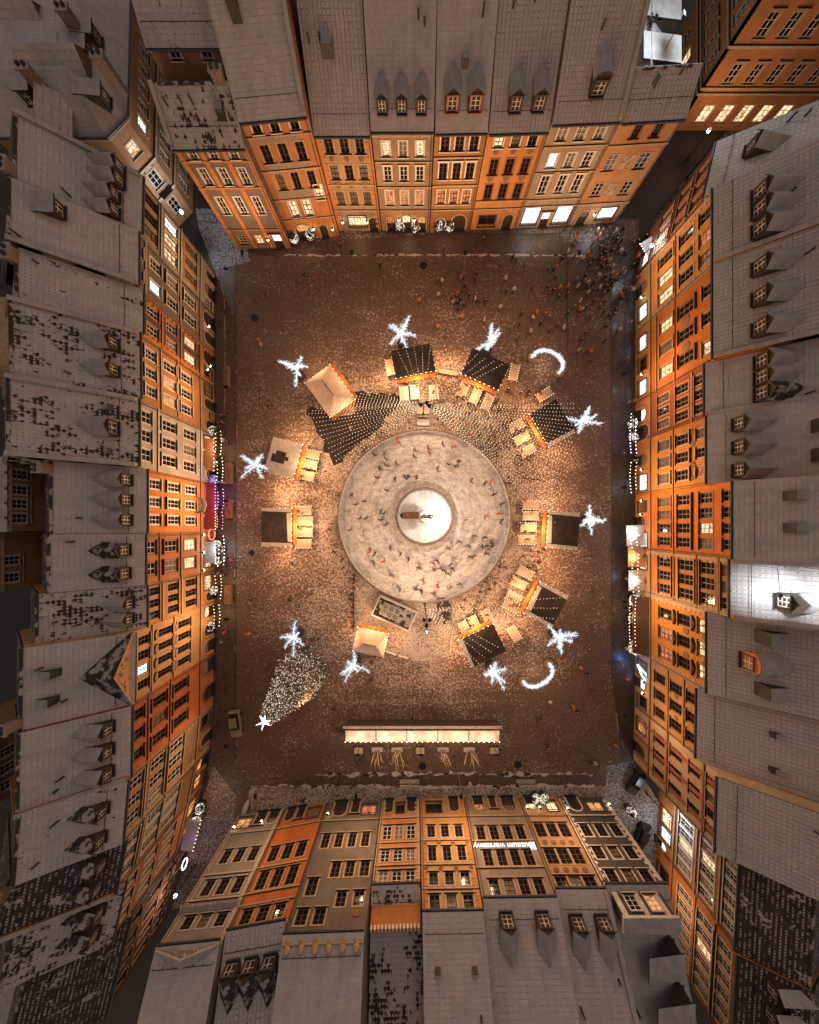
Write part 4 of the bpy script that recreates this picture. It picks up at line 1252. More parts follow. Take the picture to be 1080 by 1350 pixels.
house('low white-lit house with two big snowy box dormers in the north-east alley', 'L', (809, 160), (809, 254), 880, [], [], (.4, .3, .22), roof='bright', pitch=.62, rd=4, h=13.0, name='rear_house', group='houses behind the north row',
      dorm=[(.27, .4, dict(w=3.0, hh=1.9, kind='shed', rmat=snowmat('pale_snow', (.7, .7, .7)))), (.72, .4, dict(w=3.0, hh=1.9, kind='shed', rmat=snowmat('pale_snow', (.7, .7, .7))))])

# ------------------------------------------------------------------ ground


def cobble(name, base, snow, amount, rough=.75, centre=None, sc=1.0, bscale=5.5):
    q = NT(name)
    tc = q.n('ShaderNodeTexCoord').outputs['Object']
    br = q.n('ShaderNodeTexVoronoi', feature='DISTANCE_TO_EDGE')
    br.inputs['Scale'].default_value = bscale
    q.t.links.new(tc, br.inputs['Vector'])
    joint = q.step(br.outputs['Distance'], .02, .12)
    n1 = q.noise(tc, .16 * sc, 5, .65)
    n2 = q.noise(tc, 1.8 * sc, 5, .7)
    n3 = q.noise(tc, 3.4 * sc, 3, .75)
    mp = q.n('ShaderNodeMapping')
    mp.inputs['Scale'].default_value = (.12, 1.6, 1)
    q.t.links.new(tc, mp.inputs[0])
    st = q.noise(mp.outputs[0], 1.0, 4, .7)
    s = q.math('ADD', q.math('MULTIPLY', n1, .3), q.math('ADD', q.math('MULTIPLY', n2, .3), q.math('ADD', q.math('MULTIPLY', n3, .7), q.math('MULTIPLY', st, .1))))
    if centre:
        # trampled snow collects where the market stands
        d = q.vmath('SUBTRACT', tc, centre[:3])
        sx = q.n('ShaderNodeSeparateXYZ')
        q.t.links.new(d, sx.inputs[0])
        ee = q.math('SQRT', q.math('ADD', q.math('POWER', q.math('DIVIDE', sx.outputs[0], centre[3]), 2.0), q.math('POWER', q.math('DIVIDE', sx.outputs[1], centre[4]), 2.0)))
        s = q.math('ADD', s, q.math('MULTIPLY', q.math('SUBTRACT', 1.0, q.step(ee, .4, 1.3)), centre[5]))
    mask = q.step(s, .97 - amount, 1.09 - amount)
    c = q.mix(n2, tuple(v * .6 for v in base), tuple(v * 1.4 for v in base))
    c = q.mix(joint, tuple(v * .4 for v in base), c)
    c = q.mix(q.math('MULTIPLY', mask, .92), c, q.mix(n3, tuple(v * .7 for v in snow), snow))
    q.put(q.b.inputs['Base Color'], c)
    q.put(q.b.inputs['Roughness'], q.math('ADD', rough, q.math('MULTIPLY', n2, .25)))
    q.bump(q.math('ADD', joint, q.math('MULTIPLY', mask, 1.2)), .5, .04)
    return q.m


BASE = (.155, .092, .058)
m = MB()
m.face([(-320, -320, 0), (320, -320, 0), (320, 320, 0), (-320, 320, 0)])
structure('ground', m, cobble('street_cobble', (.035, .03, .028), (.2, .19, .19), .16, .5))


def sheet(name, poly, z, mat):
    m = MB()
    pts = [P(*p) for p in poly]
    pts = [(p.x, p.y, z) for p in pts]
    ar = sum(a[0] * b[1] - b[0] * a[1] for a, b in zip(pts, pts[1:] + pts[:1]))
    m.face(pts if ar > 0 else pts[::-1], 0)
    return structure(name, m, mat)


sheet('roadway', [(274, 288), (842, 288), (842, 1062), (274, 1090)], .002, cobble('road_setts', (.10, .066, .05), (.42, .36, .32), .2, .4, bscale=3))
cen = P(555, 690)
sheet('square_paving', [(311, 337), (806, 337), (807, 890), (820, 1000), (790, 1022), (420, 1022), (340, 1040), (311, 1010)], .004,
      cobble('square_cobble', BASE, (.64, .50, .41), .22, .6, (cen.x, cen.y, 0, 29.0, 34.0, .125)))
sheet('pavement', [(286, 290), (838, 290), (838, 318), (745, 318), (738, 310), (700, 309), (560, 309), (420, 318), (286, 330)], .008, cobble('north_pavement', (.11, .07, .05), (.5, .42, .36), .27, .4, bscale=3))
sheet('street', [(808, 340), (838, 340), (838, 1000), (822, 1000), (809, 890)], .008, cobble('wet_street', (.075, .055, .046), (.36, .32, .3), .12, .22, bscale=2.5))
sheet('street', [(283, 350), (309, 350), (309, 1000), (283, 1000)], .008, cobble('west_street', (.11, .07, .05), (.45, .38, .33), .2, .35, bscale=2.5))
sheet('street', [(330, 1036), (800, 1036), (800, 1056), (330, 1075)], .008, cobble('south_street', (.11, .075, .055), (.56, .48, .41), .34, .5, bscale=3))
sheet('alley', [(862, 290), (1000, 120), (1000, 176), (900, 240), (850, 320)], .010, cobble('alley_slabs', (.10, .09, .085), (.4, .38, .36), .18, .6, bscale=.8))
sheet('alley', [(800, 1010), (835, 1003), (870, 1060), (866, 1250), (800, 1250), (798, 1056)], .010, cobble('south_alley', (.11, .11, .115), (.5, .5, .52), .34, .55, bscale=4))
sheet('alley', [(258, 275), (312, 275), (330, 345), (283, 356), (262, 300)], .010, cobble('north_west_alley', (.11, .11, .115), (.5, .5, .52), .34, .5, bscale=4))
sheet('alley', [(252, 1100), (282, 1010), (312, 1050), (300, 1180), (226, 1200)], .010, cobble('south_west_alley', (.11, .085, .08), (.46, .4, .38), .3, .55, bscale=4))
# the rink yard, then a near-black ragged ground patch north-west of the rink
sheet('rink_yard', [(468, 768), (500, 782), (530, 792), (600, 790), (597, 830), (591, 866), (560, 872), (508, 868), (468, 838)], .010, cobble('yard_snow', (.20, .14, .10), (.60, .49, .41), .36, .6))
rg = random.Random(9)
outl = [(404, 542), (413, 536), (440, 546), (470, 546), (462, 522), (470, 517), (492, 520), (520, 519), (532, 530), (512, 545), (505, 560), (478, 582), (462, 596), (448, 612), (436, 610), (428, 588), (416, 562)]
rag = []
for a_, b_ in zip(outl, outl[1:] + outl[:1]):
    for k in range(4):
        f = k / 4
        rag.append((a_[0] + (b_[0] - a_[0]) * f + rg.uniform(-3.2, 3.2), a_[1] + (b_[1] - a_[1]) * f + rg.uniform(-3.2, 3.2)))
sheet('cobbles', rag, .012, cobble('dark_patch', (.026, .018, .015), (.45, .33, .25), .10, .7))


def ragged(name, pts, w, seed, mat, z=.02):
    """strip of swept snow along a kerb with an uneven edge"""
    rr = random.Random(seed)
    m = MB()
    P0 = [P(*p) for p in pts]
    row = []
    for a, b in zip(P0, P0[1:]):
        n = max(2, int((b - a).length / .8))
        d = (b - a).normalized()
        nn = Vector((-d.y, d.x, 0))
        for k in range(n):
            p = a + (b - a) * k / n
            row.append((p + nn * w * rr.uniform(-.2, 1.0), p - nn * w * rr.uniform(-.2, 1.0)))
    for (a, b), (c, d) in zip(row, row[1:]):
        for u, v, zz in ((a, c, 0),):
            m.face([(b.x, b.y, z), (d.x, d.y, z), (c.x, c.y, z), (a.x, a.y, z)])
    return structure(name, m, mat)


KS = snowmat('kerb_snow', (.58, .52, .47), .8, .5)
ragged('kerb_snow', [(375, 336), (420, 337), (560, 336), (790, 337)], .3, 1, KS)
ragged('kerb_snow', [(311, 345), (311, 600), (310, 760), (312, 1000)], .18, 2, KS)
ragged('kerb_snow', [(806, 345), (807, 620), (807, 880), (815, 960), (826, 1000)], .10, 3, KS)
ragged('kerb_snow', [(415, 1022), (600, 1020), (790, 1021)], .55, 4, KS)
ragged('kerb_snow', [(320, 1075), (330, 1045), (350, 1036), (560, 1037), (790, 1036)], .45, 5, KS)
ragged('kerb_snow', [(285, 360), (296, 390), (297, 480), (296, 560)], .1, 6, KS)
for pts in ([(806, 340), (807, 890), (822, 1000)], [(825, 350), (825, 900)], [(560, 309), (700, 309), (738, 308), (748, 298)], [(770, 337), (806, 310), (812, 295)], [(748, 340), (748, 470)], [(311, 345), (311, 1000)]):
    m = MB()
    for a, b in zip(pts, pts[1:]):
        a, b = P(*a), P(*b)
        d = (b - a).normalized() * .0
        n = Vector((-(b - a).normalized().y, (b - a).normalized().x, 0)) * .1
        m.obox((a + b) / 2 + Vector((0, 0, .03)), (b - a) / 2, n, Vector((0, 0, .05)))
    structure('kerb', m, plain('kerb_granite', (.05, .045, .042), .6))

# ------------------------------------------------------------------ skating rink and monument
rc = P(559.5, 681)
rink = thing('skating_rink', 'round white skating rink with low boards in the middle of the square', 'ice rink', rc)
q = NT('rink_ice')
tc = q.n('ShaderNodeTexCoord').outputs['Object']
sx = q.n('ShaderNodeSeparateXYZ')
q.t.links.new(tc, sx.inputs[0])
rad = q.math('SQRT', q.math('ADD', q.math('POWER', sx.outputs[0], 2.0), q.math('POWER', sx.outputs[1], 2.0)))
ang = q.math('ARCTAN2', sx.outputs[1], sx.outputs[0])
cv = q.n('ShaderNodeCombineXYZ')
q.put(cv.inputs[0], q.math('MULTIPLY', rad, 1.0))
q.put(cv.inputs[1], q.math('MULTIPLY', ang, 1.6))
wob = q.noise(tc, .35, 3, .6)
q.put(cv.inputs[2], q.math('MULTIPLY', wob, 6.0))
sm = q.n('ShaderNodeMapping')
sm.inputs['Scale'].default_value = (.35, 1.0, 1)
q.t.links.new(tc, sm.inputs[0])
scr = q.noise(cv.outputs[0], 1.7, 6, .8)
scr2 = q.noise(sm.outputs[0], 1.5, 6, .78)
c1 = q.mix(q.step(scr, .36, .6), (.40, .34, .30), (.72, .65, .60))
c2 = q.mix(q.math('MULTIPLY', q.step(scr2, .47, .66), .55), c1, (.22, .165, .13))
q.put(q.b.inputs['Base Color'], c2)
q.b.inputs['Roughness'].default_value = .5
q.bump(q.math('ADD', scr, scr2), .35, .05)
ICE = q.m
m = MB()
m.lathe([(4.55, .06), (9.0, .06), (13.9, .06)], 96, close=False)
m.build('ice', [ICE], rink)
m = MB()
N = 96
m.lathe([(13.9, 0), (13.9, 1.02), (13.96, 1.08), (14.06, 1.08), (14.12, 1.02), (14.12, 0)], N, mis=[0, 1, 1, 1, 0], close=False)
m.build('rink_boards', [plain('board_white', (.55, .5, .46), .5), plain('board_rail', (.18, .12, .09), .5)], rink)
m = MB()
m.lathe([(4.75, 0), (4.75, .95), (4.68, 1.0), (4.6, 1.0), (4.55, .95), (4.55, 0)], 64, mis=[0, 1, 1, 1, 0], close=False)
m.build('inner_boards', [MATS['board_white'], MATS['board_rail']], rink)
m = MB()
for k in range(48):
    a = 2 * math.pi * k / 48
    m.obox((14.25 * math.cos(a), 14.25 * math.sin(a), .5), Vector((math.cos(a), math.sin(a), 0)) * .1, Vector((-math.sin(a), math.cos(a), 0)) * .05, (0, 0, .5))
m.build('board_braces', [IRON], rink)
# monument: snowy basin disc, plinth block and a mermaid figure with sword and shield
bas = thing('fountain_basin', 'snow-covered round fountain basin in the centre of the rink', 'fountain', rc)
m = MB()
m.lathe([(4.45, .06), (4.45, .5), (4.2, .62), (2.9, .62), (2.7, .5), (1.6, .55), (1.3, .9), (.8, 1.0)], 48, mis=[1, 0, 0, 0, 0, 0, 0])
m.build('basin', [snowmat('basin_snow', (.84, .81, .79), .7), STONE], bas)
m = MB()
m.obox((-2.25, .15, .95), (1.3, 0, 0), (0, .55, 0), (0, 0, .38))
m.build('trough', [plain('bronze_brown', (.20, .11, .06), .5)], bas)
m = MB()
m.lathe([(.42, .6), (.42, .9), (.36, .96), (.1, .97)], 14, (-3.55, .1, 0))
m.build('drain_bowl', [IRON], bas)
st = thing('mermaid_statue', 'dark bronze mermaid statue with raised sword and round shield on a stone pedestal', 'statue', rc)
m = MB()
m.lathe([(1.0, .95), (1.0, 1.3), (.75, 1.5), (.7, 2.7), (.9, 2.9), (.9, 3.1), (.1, 3.12)], 12)
m.build('pedestal', [STONE], st)
m = MB()
m.tube([(.55, -.1, 3.25), (.3, -.2, 3.3), (-.05, -.15, 3.35), (-.15, 0, 3.6), (-.05, 0, 4.0), (0, 0, 4.35)], .1, .26, 8)
m.tube([(0, 0, 4.3), (0, 0, 4.75), (0, .02, 4.98)], .25, .1, 8)
m.lathe([(.02, 4.95), (.13, 5.02), (.15, 5.16), (.1, 5.3), (.02, 5.34)], 8)
m.tube([(.2, 0, 4.75), (.48, .05, 4.9), (.55, .1, 5.3)], .09, .06, 6)
m.tube([(-.2, 0, 4.75), (-.5, -.1, 4.55), (-.55, -.35, 4.5)], .09, .06, 6)
m.obox((.9, -.12, 3.3), (.35, -.05, .04), (.1, .3, 0), (0, 0, .03))
m.build('figure', [plain('bronze', (.05, .04, .03), .35, .7)], st, smooth=True)
m = MB()
m.tube([(.5, .1, 5.15), (.75, .25, 6.1)], .035, .012, 5)
m.tube([(.42, .02, 5.33), (.66, .2, 5.35)], .025, .025, 5)
m.build('sword', [MATS['bronze']], st)
m = MB()
m.lathe([(.02, .08), (.2, .06), (.36, 0), (.36, -.03), (.02, .02)], 14)
m.build('shield', [MATS['bronze']], st, T(-.58, -.4, 4.5) @ Matrix.Rotation(math.pi / 2, 4, 'X'))

for k, (x, y, lab) in enumerate(((336, 419, 'dark manhole cover in the upper left of the square'), (558, 350, 'dark manhole cover near the top kerb'), (557, 1010, 'dark manhole cover below the middle of the long bar'), (683, 1008, 'dark manhole cover below the right end of the long bar'), (332, 729, 'square drain cover on the left side of the square'))):
    t = thing('manhole_cover', lab, 'manhole', P(x, y), 0, 'covers in the paving')
    m = MB()
    m.lathe([(.62, .01), (.62, .03), (.55, .035), (.5, .028), (.02, .028)], 18 if k < 4 else 4)
    m.build('lid', [IRON], t)
# ------------------------------------------------------------------ market stalls
BULB = glow('warm_bulb', (1, .74, .46), 7)
BULBW = glow('white_bulb', (.92, .97, 1), 10)
CLOTH = plain('tent_canvas', (.55, .42, .32), .8, 0, .1, 1.2)
LIT = glow('counter_glow', (1, .45, .13), .9)
LIGHTS = []


def lamp(kind, name, loc, power, col, size=.25, aim=None, spot=140, blend=1.0):
    d = bpy.data.lights.new(name, kind)
    d.energy = power
    d.color = col
    d.shadow_soft_size = size
    o = bpy.data.objects.new(name, d)
    C.objects.link(o)
    o.location = loc
    if kind == 'SPOT':
        d.spot_size = math.radians(spot)
        d.spot_blend = blend
        o.rotation_euler = (Vector(aim) - Vector(loc)).to_track_quat('-Z', 'Y').to_euler()
    LIGHTS.append(o)
    return o


WARM = (1, .57, .27)
ROOFDK = plain('tarred_roof', (.028, .018, .014), .85, 0, .4, 1.5)


def stall(label, px, py, ang, w, d, roof, front, boards=(.22, .09, .03)):
    """timber market stall; local -y is the counter side. px,py: centre of the roof in the photo"""
    hz = 3.0
    c = P(px, py, hz)
    t = thing('market_stall', label, 'stall', (c.x, c.y, 0), math.radians(ang), 'market stalls round the rink')
    wd = plain('stall_boards', boards, .75, 0, .35, 4)
    hw, hd = w / 2, d / 2
    m = MB()
    m.box(-hw + .15, hw - .15, hd - .25, hd - .15, 0, 2.6)
    for s in (-1, 1):
        x0, x1 = sorted((s * (hw - .15), s * (hw - .25)))
        m.box(x0, x1, -hd + .35, hd - .252, 0, 2.6)
        m.box(min(s * (hw - .1), s * (hw - .28)), max(s * (hw - .1), s * (hw - .28)), -hd + .18, -hd + .34, 0, 2.75)
    m.box(-hw + .26, hw - .26, -hd + .35, -hd + .45, 0, 1.0)
    m.build('walls', [wd], t)
    m = MB()
    m.box(-hw + .2, hw - .2, -hd - .15, -hd + .6, 1.02, 1.1)
    rr = random.Random(int(px))
    for k in range(10):
        x = rr.uniform(-hw + .4, hw - .4)
        s = rr.uniform(.08, .16)
        m.box(x - s, x + s, -hd + .0, -hd + .35, 1.102, 1.1 + rr.uniform(.1, .3), 1)
    m.build('counter', [wd, plain('goods', (.4, .22, .1), .7, 0, .6, 5)], t)
    m = MB()
    if roof == 'tent':
        e = [(-hw, -hd, 2.5), (hw, -hd, 2.5), (hw, hd, 2.5), (-hw, hd, 2.5)]
        r0, r1 = (-hw + hd * .75, 0, 3.9), (hw - hd * .75, 0, 3.9)
        m.face([e[0], e[1], r1, r0]); m.face([e[2], e[3], r0, r1]); m.face([e[1], e[2], r1]); m.face([e[3], e[0], r0])
        m.face([(x, y, z - .06) for x, y, z in e][::-1])
        for a, b in zip(e, e[1:] + e[:1]):
            m.face([(a[0], a[1], 2.2), (b[0], b[1], 2.2), b, a], 1)
        m.tube([r0, r1], .06, mi=2)
        m.build('canopy', [CLOTH, TRIMS['sand'], IRON], t)
    else:
        zf, zb = 2.75, 3.15
        p = [(-hw, -hd, zf), (hw, -hd, zf), (hw, hd, zb), (-hw, hd, zb)]
        m.prism(p, (0, 0, .14), 1, 0)
        m.build('roof', [ROOFDK, wd], t)
        # swept snow left along the edges
        s = MB()
        at = lambda x, y, dz=.16: (x, y, zf + (zb - zf) * (y + hd) / d + dz)
        rim = {'dark': [], 'edge': ['l', 'r', 'f'], 'snow': ['all'], 'side': ['r'], 'back': ['l']}[roof]
        wdt = .5
        if 'all' in rim:
            rr = random.Random(4)
            n = 9
            for i in range(n):
                for j in range(n):
                    x0, x1 = -hw + w * i / n, -hw + w * (i + 1) / n
                    y0, y1 = -hd + d * j / n, -hd + d * (j + 1) / n
                    if abs((i - 4) / 1.9) ** 2 + abs((j - 5) / 2.6) ** 2 < rr.uniform(.5, 1.2):
                        continue
                    s.face([at(x0, y0), at(x1, y0), at(x1, y1), at(x0, y1)])
        if 'l' in rim:
            s.face([at(-hw, -hd), at(-hw + wdt, -hd), at(-hw + wdt * 1.3, hd), at(-hw, hd)])
        if 'r' in rim:
            s.face([at(hw - wdt * 1.3, -hd), at(hw, -hd), at(hw, hd), at(hw - wdt, hd)])
        if 'f' in rim:
            s.face([at(-hw + wdt * 1.3, -hd, .165), at(hw - wdt * 1.3, -hd, .165), at(hw - wdt * 1.6, -hd + .8, .165), at(-hw + wdt * 1.5, -hd + .6, .165)])
        if s.f:
            s.build('roof_snow', [snowmat('roof_edge_snow', (.5, .45, .4))], t)
    # front valance board glowing under its lamps, and the lamps
    m = MB()
    m.box(-hw + .1, hw - .1, -hd - .6, -hd - .02, 2.35, 2.43)
    m.build('awning', [plain('awning_orange', (.5, .16, .03), .7, 0, .3, 2)], t)
    g = MB()
    n = max(3, int(w / .8))
    for k in range(n + 1):
        g.octa((-hw + w * k / n, -hd - .02, 2.95 if roof != 'tent' else 2.45), .07)
    for k in range(int(d / .8) + 1):
        for s_ in (-1, 1):
            g.octa((s_ * hw, -hd + d * k / int(d / .8), 3.0 if roof != 'tent' else 2.5), .05)
    g.build('bulb_string', [BULB], t)
    # real lamp under the awning
    fwd = Matrix.Rotation(math.radians(ang), 3, 'Z') @ Vector((0, -hd - 1.5, 0))
    lamp('POINT', 'stall_lamp', (c.x + fwd.x, c.y + fwd.y, 3.3), 850 * front, WARM, .3)
    for s_ in (-1, 1):
        e = Matrix.Rotation(math.radians(ang), 3, 'Z') @ Vector((s_ * (hw + 1.3), -hd * .2, 0))
        lamp('POINT', 'stall_lamp', (c.x + e.x, c.y + e.y, 2.7), 600 * max(front, .6), (1, .54, .26), .3)
    return t


# ang: rotation of the counter normal (-y) about z
stall('canvas tent stall with a hipped pale roof over the dark cobbles, left of the top', 434, 514, 126, 6.8, 4.9, 'tent', .35)
stall('snow-roofed market stall with a melted hole, left of the rink', 374, 604, 75, 5.6, 4.6, 'snow', 1.2)
stall('square dark-roofed stall with snow edges, straight left of the rink', 365, 695, 90, 6.0, 4.6, 'edge', 1.2)
stall('dark-roofed stall with five light strands, above the rink beside the north pole', 545, 476, 11, 6.4, 4.2, 'dark', 1.3)
stall('dark-roofed stall right of the north pole with three pale tables before it', 640, 487, -24, 6.4, 4.2, 'dark', 1.0)
stall('dark-roofed stall on the brown cobbles right of the rink, below the upper light arch', 728, 558, -60, 6.0, 4.6, 'side', 1.0)
stall('dark-roofed stall with snowy rims, straight right of the rink', 742, 699, -94, 5.8, 4.8, 'edge', 1.0)
stall('black-roofed stall in a wide snow border, lower right of the rink', 720, 797, -117, 5.6, 4.8, 'edge', .9)
stall('dark-roofed stall with an orange counter, below right of the rink', 636, 851, 205 - 0, 6.0, 4.6, 'side', 1.2)
stall('white canvas tent with a lit corner, below the rink cooling unit', 488, 848, 168, 5.0, 3.8, 'tent', .5)


def table(label, px, py, ang, l=2.6, w=1.4, bright=False):
    c = P(px, py, 1.1)
    t = thing('market_table', label, 'table', (c.x, c.y, 0), math.radians(ang), 'long tables set in front of the stalls')
    m = MB()
    # slightly peaked canopy top with a rim
    m.box(-l / 2, l / 2, -w / 2, w / 2, 1.04, 1.1)
    m.prism([(-l / 2, -w / 2, 1.102), (-l / 2, 0, 1.2), (-l / 2, w / 2, 1.102)], (l, 0, 0), 0)
    m.build('table_top', [plain('table_white' if bright else 'table_cream', (.5, .46, .42) if bright else (.38, .28, .2), .6, 0, .08)], t)
    for x in (-l / 2 + .15, l / 2 - .15):
        for y in (-w / 2 + .15, w / 2 - .15):
            m = MB()
            m.box(x - .05, x + .05, y - .05, y + .05, 0, 1.038)
            m.build('leg', [TIMBER], t)
    g = MB()
    for k in range(7):
        for s in (-1, 1):
            g.octa((-l / 2 + l * k / 6, s * w / 2, 1.12), .045)
    g.build('bulb_string', [BULB], t)
    return t


TB = [('the stall with the melted snow hole', -12, [(411, 599), (408, 612), (404, 627)], False),
      ('the square dark stall left of the rink', 0, [(400, 673), (402, 687), (402, 702), (400, 717)], False),
      ('the stall above the rink', 95, [(533, 519), (547, 517), (572, 517)], True),
      ('the stall right of the north pole', 66, [(611, 513), (627, 522), (643, 530)], False),
      ('the stall below the upper light arch', 28, [(681, 561), (688, 578), (696, 594)], False),
      ('the stall straight right of the rink', 0, [(700, 666), (700, 680), (697, 695), (694, 712)], False),
      ('the black-roofed lower right stall', -26, [(693, 755), (684, 769), (678, 787), (673, 799)], False),
      ('the stall below right of the rink', 116, [(613, 829), (626, 822), (643, 813)], False)]
for where, ang, pts, br in TB:
    for k, (x, y) in enumerate(pts):
        table('%s pale table from the top before %s' % (ORD[k], where) if ang not in (95, 116) else '%s pale table from the left before %s' % (ORD[k], where), x, y, ang, 2.6 if not br else 2.3, 1.4, br)
for lab, x, y, a in (('lone bulb-edged table beside the right end of the stall right of the north pole', 678, 491, 78), ('lone bulb-edged table under the upper light arch', 718, 520, 32),
                     ('lone plain table between the two lower-right stalls', 678, 835, -58), ('lone pale table at the left end of the stall above the rink', 515, 484, 100)):
    table(lab, x, y, a)

# ------------------------------------------------------------------ lit trees and arches
LED = glow('led_white', (.80, .91, 1), 1.0, sample=False)
LEDT = plain('tree_wrap', (.5, .52, .55), .5)


def led_tree(label, px, py, seed, h=6.2, spread=2.9):
    rr = random.Random(seed)
    c = P(px, py)
    t = thing('light_tree', label, 'light tree', c, 0, 'white light trees behind the stalls')
    m = MB()
    m.lathe([(.75, 0), (.85, .7), (.8, .75), (.7, .7), (.7, .6), (.02, .6)], 8)
    m.build('planter', [TIMBER], t)
    b, g = MB(), MB()
    b.tube([(0, 0, .5), (rr.uniform(-.1, .1), rr.uniform(-.1, .1), h * .28), (rr.uniform(-.2, .2), rr.uniform(-.2, .2), h * .5)], .2, .12, 6)

    def frond(p, d, ln, w):
        """bough thick with lit twigs on both sides"""
        n = 9
        pts = [p]
        for k in range(n):
            d = (d + Vector((rr.uniform(-.12, .12), rr.uniform(-.12, .12), rr.uniform(-.13, .05)))).normalized()
            pts.append(pts[-1] + d * ln / n)
        g.tube(pts, .09, .03, 5)
        for k in range(1, n + 1):
            for _ in range(8):
                o_ = (d * rr.uniform(.1, .9) + Vector((rr.gauss(0, 1), rr.gauss(0, 1), rr.gauss(0, .8))).normalized()).normalized()
                s_ = rr.uniform(.35, 1.0) * w * (1.15 - .55 * k / n)
                w_ = o_.orthogonal().normalized() * rr.uniform(.025, .065)
                e = pts[k] + o_ * s_
                g.face([pts[k] - w_, pts[k] + w_, e + w_ * .5, e - w_ * .5])

    nb = rr.choice((4, 5))
    for k in range(nb):
        a = 2 * math.pi * (k + rr.uniform(-.3, .3)) / nb
        frond(Vector((0, 0, h * rr.uniform(.36, .5))), Vector((math.cos(a), math.sin(a), rr.uniform(.3, 1.3))).normalized(), spread * rr.uniform(.6, 1.05), .85)
    for k in range(3):
        a = 2 * math.pi * (k + rr.uniform(-.3, .3)) / 3
        frond(Vector((0, 0, h * .5)), Vector((math.cos(a) * .5, math.sin(a) * .5, 1)).normalized(), h * .38, .8)
    b.build('trunk', [LED], t)
    g.build('crown', [LED], t)
    lamp('POINT', 'tree_glow', c + Vector((0, 0, h * .55)), 60, (.85, .93, 1), .8)
    return t


LT = [('white light tree behind the stall above the rink', 530, 453), ('white light tree behind the stall right of the north pole', 641, 463), ('white light tree at the outer corner of the canvas tent, upper left', 397, 496),
      ('white light tree left of the stall with the melted snow hole', 348, 617), ('white light tree behind the stall below the upper light arch', 757, 562), ('white light tree behind the stall straight right of the rink', 768, 686),
      ('white light tree standing alone left of the fir, lower left of the rink', 395, 833), ('white light tree by the white tent, right of the tall fir', 470, 868), ('white light tree below the stall with the orange counter', 646, 876),
      ('white light tree at the lower corner of the black-roofed stall', 728, 833)]
for i, (lab, x, y) in enumerate(LT):
    led_tree(lab, x, y, 20 + i)


def led_arch(label, a, b, h, seed):
    rr = random.Random(seed)
    pa, pb = P(*a), P(*b)
    c = (pa + pb) / 2
    t = thing('light_arch', label, 'light arch', c, 0, 'white light arches')
    dx = (pb - pa) / 2
    for s in (-1, 1):
        m = MB()
        q_ = dx * s
        m.lathe([(.55, 0), (.75, .75), (.7, .82), (.6, .75), (.02, .7)], 12, q_)
        m.build('tub', [plain('tub_wood', (.3, .15, .06), .8)], t)
    n = 26
    pts = [dx * math.cos(math.pi * k / n) * -1 + Vector((0, 0, .75 + (h - .75) * max(0.0, math.sin(math.pi * k / n)) ** .8)) for k in range(n + 1)]
    m = MB()
    m.tube(pts, .2, .2, 8)
    for p in pts:
        for _ in range(26):
            o_ = Vector((rr.gauss(0, 1), rr.gauss(0, 1), rr.gauss(0, 1))).normalized()
            w_ = o_.orthogonal().normalized() * .06
            j = p + Vector((rr.uniform(-.2, .2), rr.uniform(-.2, .2), rr.uniform(-.15, .15)))
            m.face([j - w_, j + w_, j + o_ * rr.uniform(.3, .52)])
    m.build('arch', [LED], t)
    lamp('POINT', 'arch_glow', c + Vector((0, 0, 1.8)), 110, (1, .72, .45), .5)
    return t


led_arch('white light arch on two wooden tubs in the upper right of the square', (700, 473), (735, 494), 4.6, 5)
led_arch('white light arch on two wooden tubs in the lower right of the square', (688, 896), (722, 873), 4.6, 6)

# tall Christmas fir
c = P(401, 884)
fir = thing('christmas_tree', 'tall Christmas fir covered in tiny lights with a white star on its tip', 'christmas tree', c)
rr = random.Random(5)
m = MB()
m.tube([(0, 0, 0), (0, 0, 15)], .35, .06, 8)
m.build('trunk', [TIMBER], fir)
m, g, bl = MB(), MB(), MB()
for k in range(3000):
    u = rr.random() ** .75
    z = 1.0 + 14.2 * (1 - u)
    rmax = 3.3 * u ** .9 * (1 + .16 * math.sin(z * 5.2)) + .12
    a = rr.uniform(0, 2 * math.pi)
    ra = rmax * rr.uniform(.45, 1.0)
    p = Vector((ra * math.cos(a), ra * math.sin(a), z))
    o_ = Vector((math.cos(a), math.sin(a), rr.uniform(-.45, .15))).normalized()
    sd = Vector((-math.sin(a), math.cos(a), rr.uniform(-.3, .3))) * rr.uniform(.15, .34)
    ln = rr.uniform(.5, .95)
    m.face([p - sd, p + sd, p + o_ * ln + sd * .2, p + o_ * ln - sd * .2])
    m.face([p - sd * .5 + Vector((0, 0, .12)), p + o_ * ln * .8 + Vector((0, 0, .3)), p + sd * .5 - Vector((0, 0, .1))])
    for _ in range(2):
        e = p + o_ * ln * rr.uniform(.5, 1.05)
        bl.octa(e, rr.uniform(.045, .075), rr.randrange(2))
m.build('foliage', [plain('fir_needles', (.24, .18, .12), .8, 0, .5, 2)], fir)['kind'] = 'stuff'
bl.build('tiny_lights', [glow('fir_bulb', (1, .86, .7), 1.6), glow('fir_bulb_soft', (1, .7, .48), .6)], fir)['kind'] = 'stuff'
m = MB()
for k in range(6):
    a = math.pi * k / 3 + .3
    d_ = Vector((math.cos(a), math.sin(a), .35 * math.sin(2 * a))).normalized()
    s_ = d_.orthogonal().normalized() * .14
    u_ = d_.cross(s_).normalized() * .14
    cc = Vector((0, 0, 15.9))
    tip = cc + d_ * 1.0
    for e, f in ((s_, u_), (u_, -s_), (-s_, -u_), (-u_, s_)):
        m.face([cc + e, cc + f, tip])
m.build('star', [glow('star_white', (1, .97, .9), 5)], fir)
lamp('POINT', 'fir_glow', c + Vector((0, 0, 7)), 300, (1, .8, .6), 2.0)

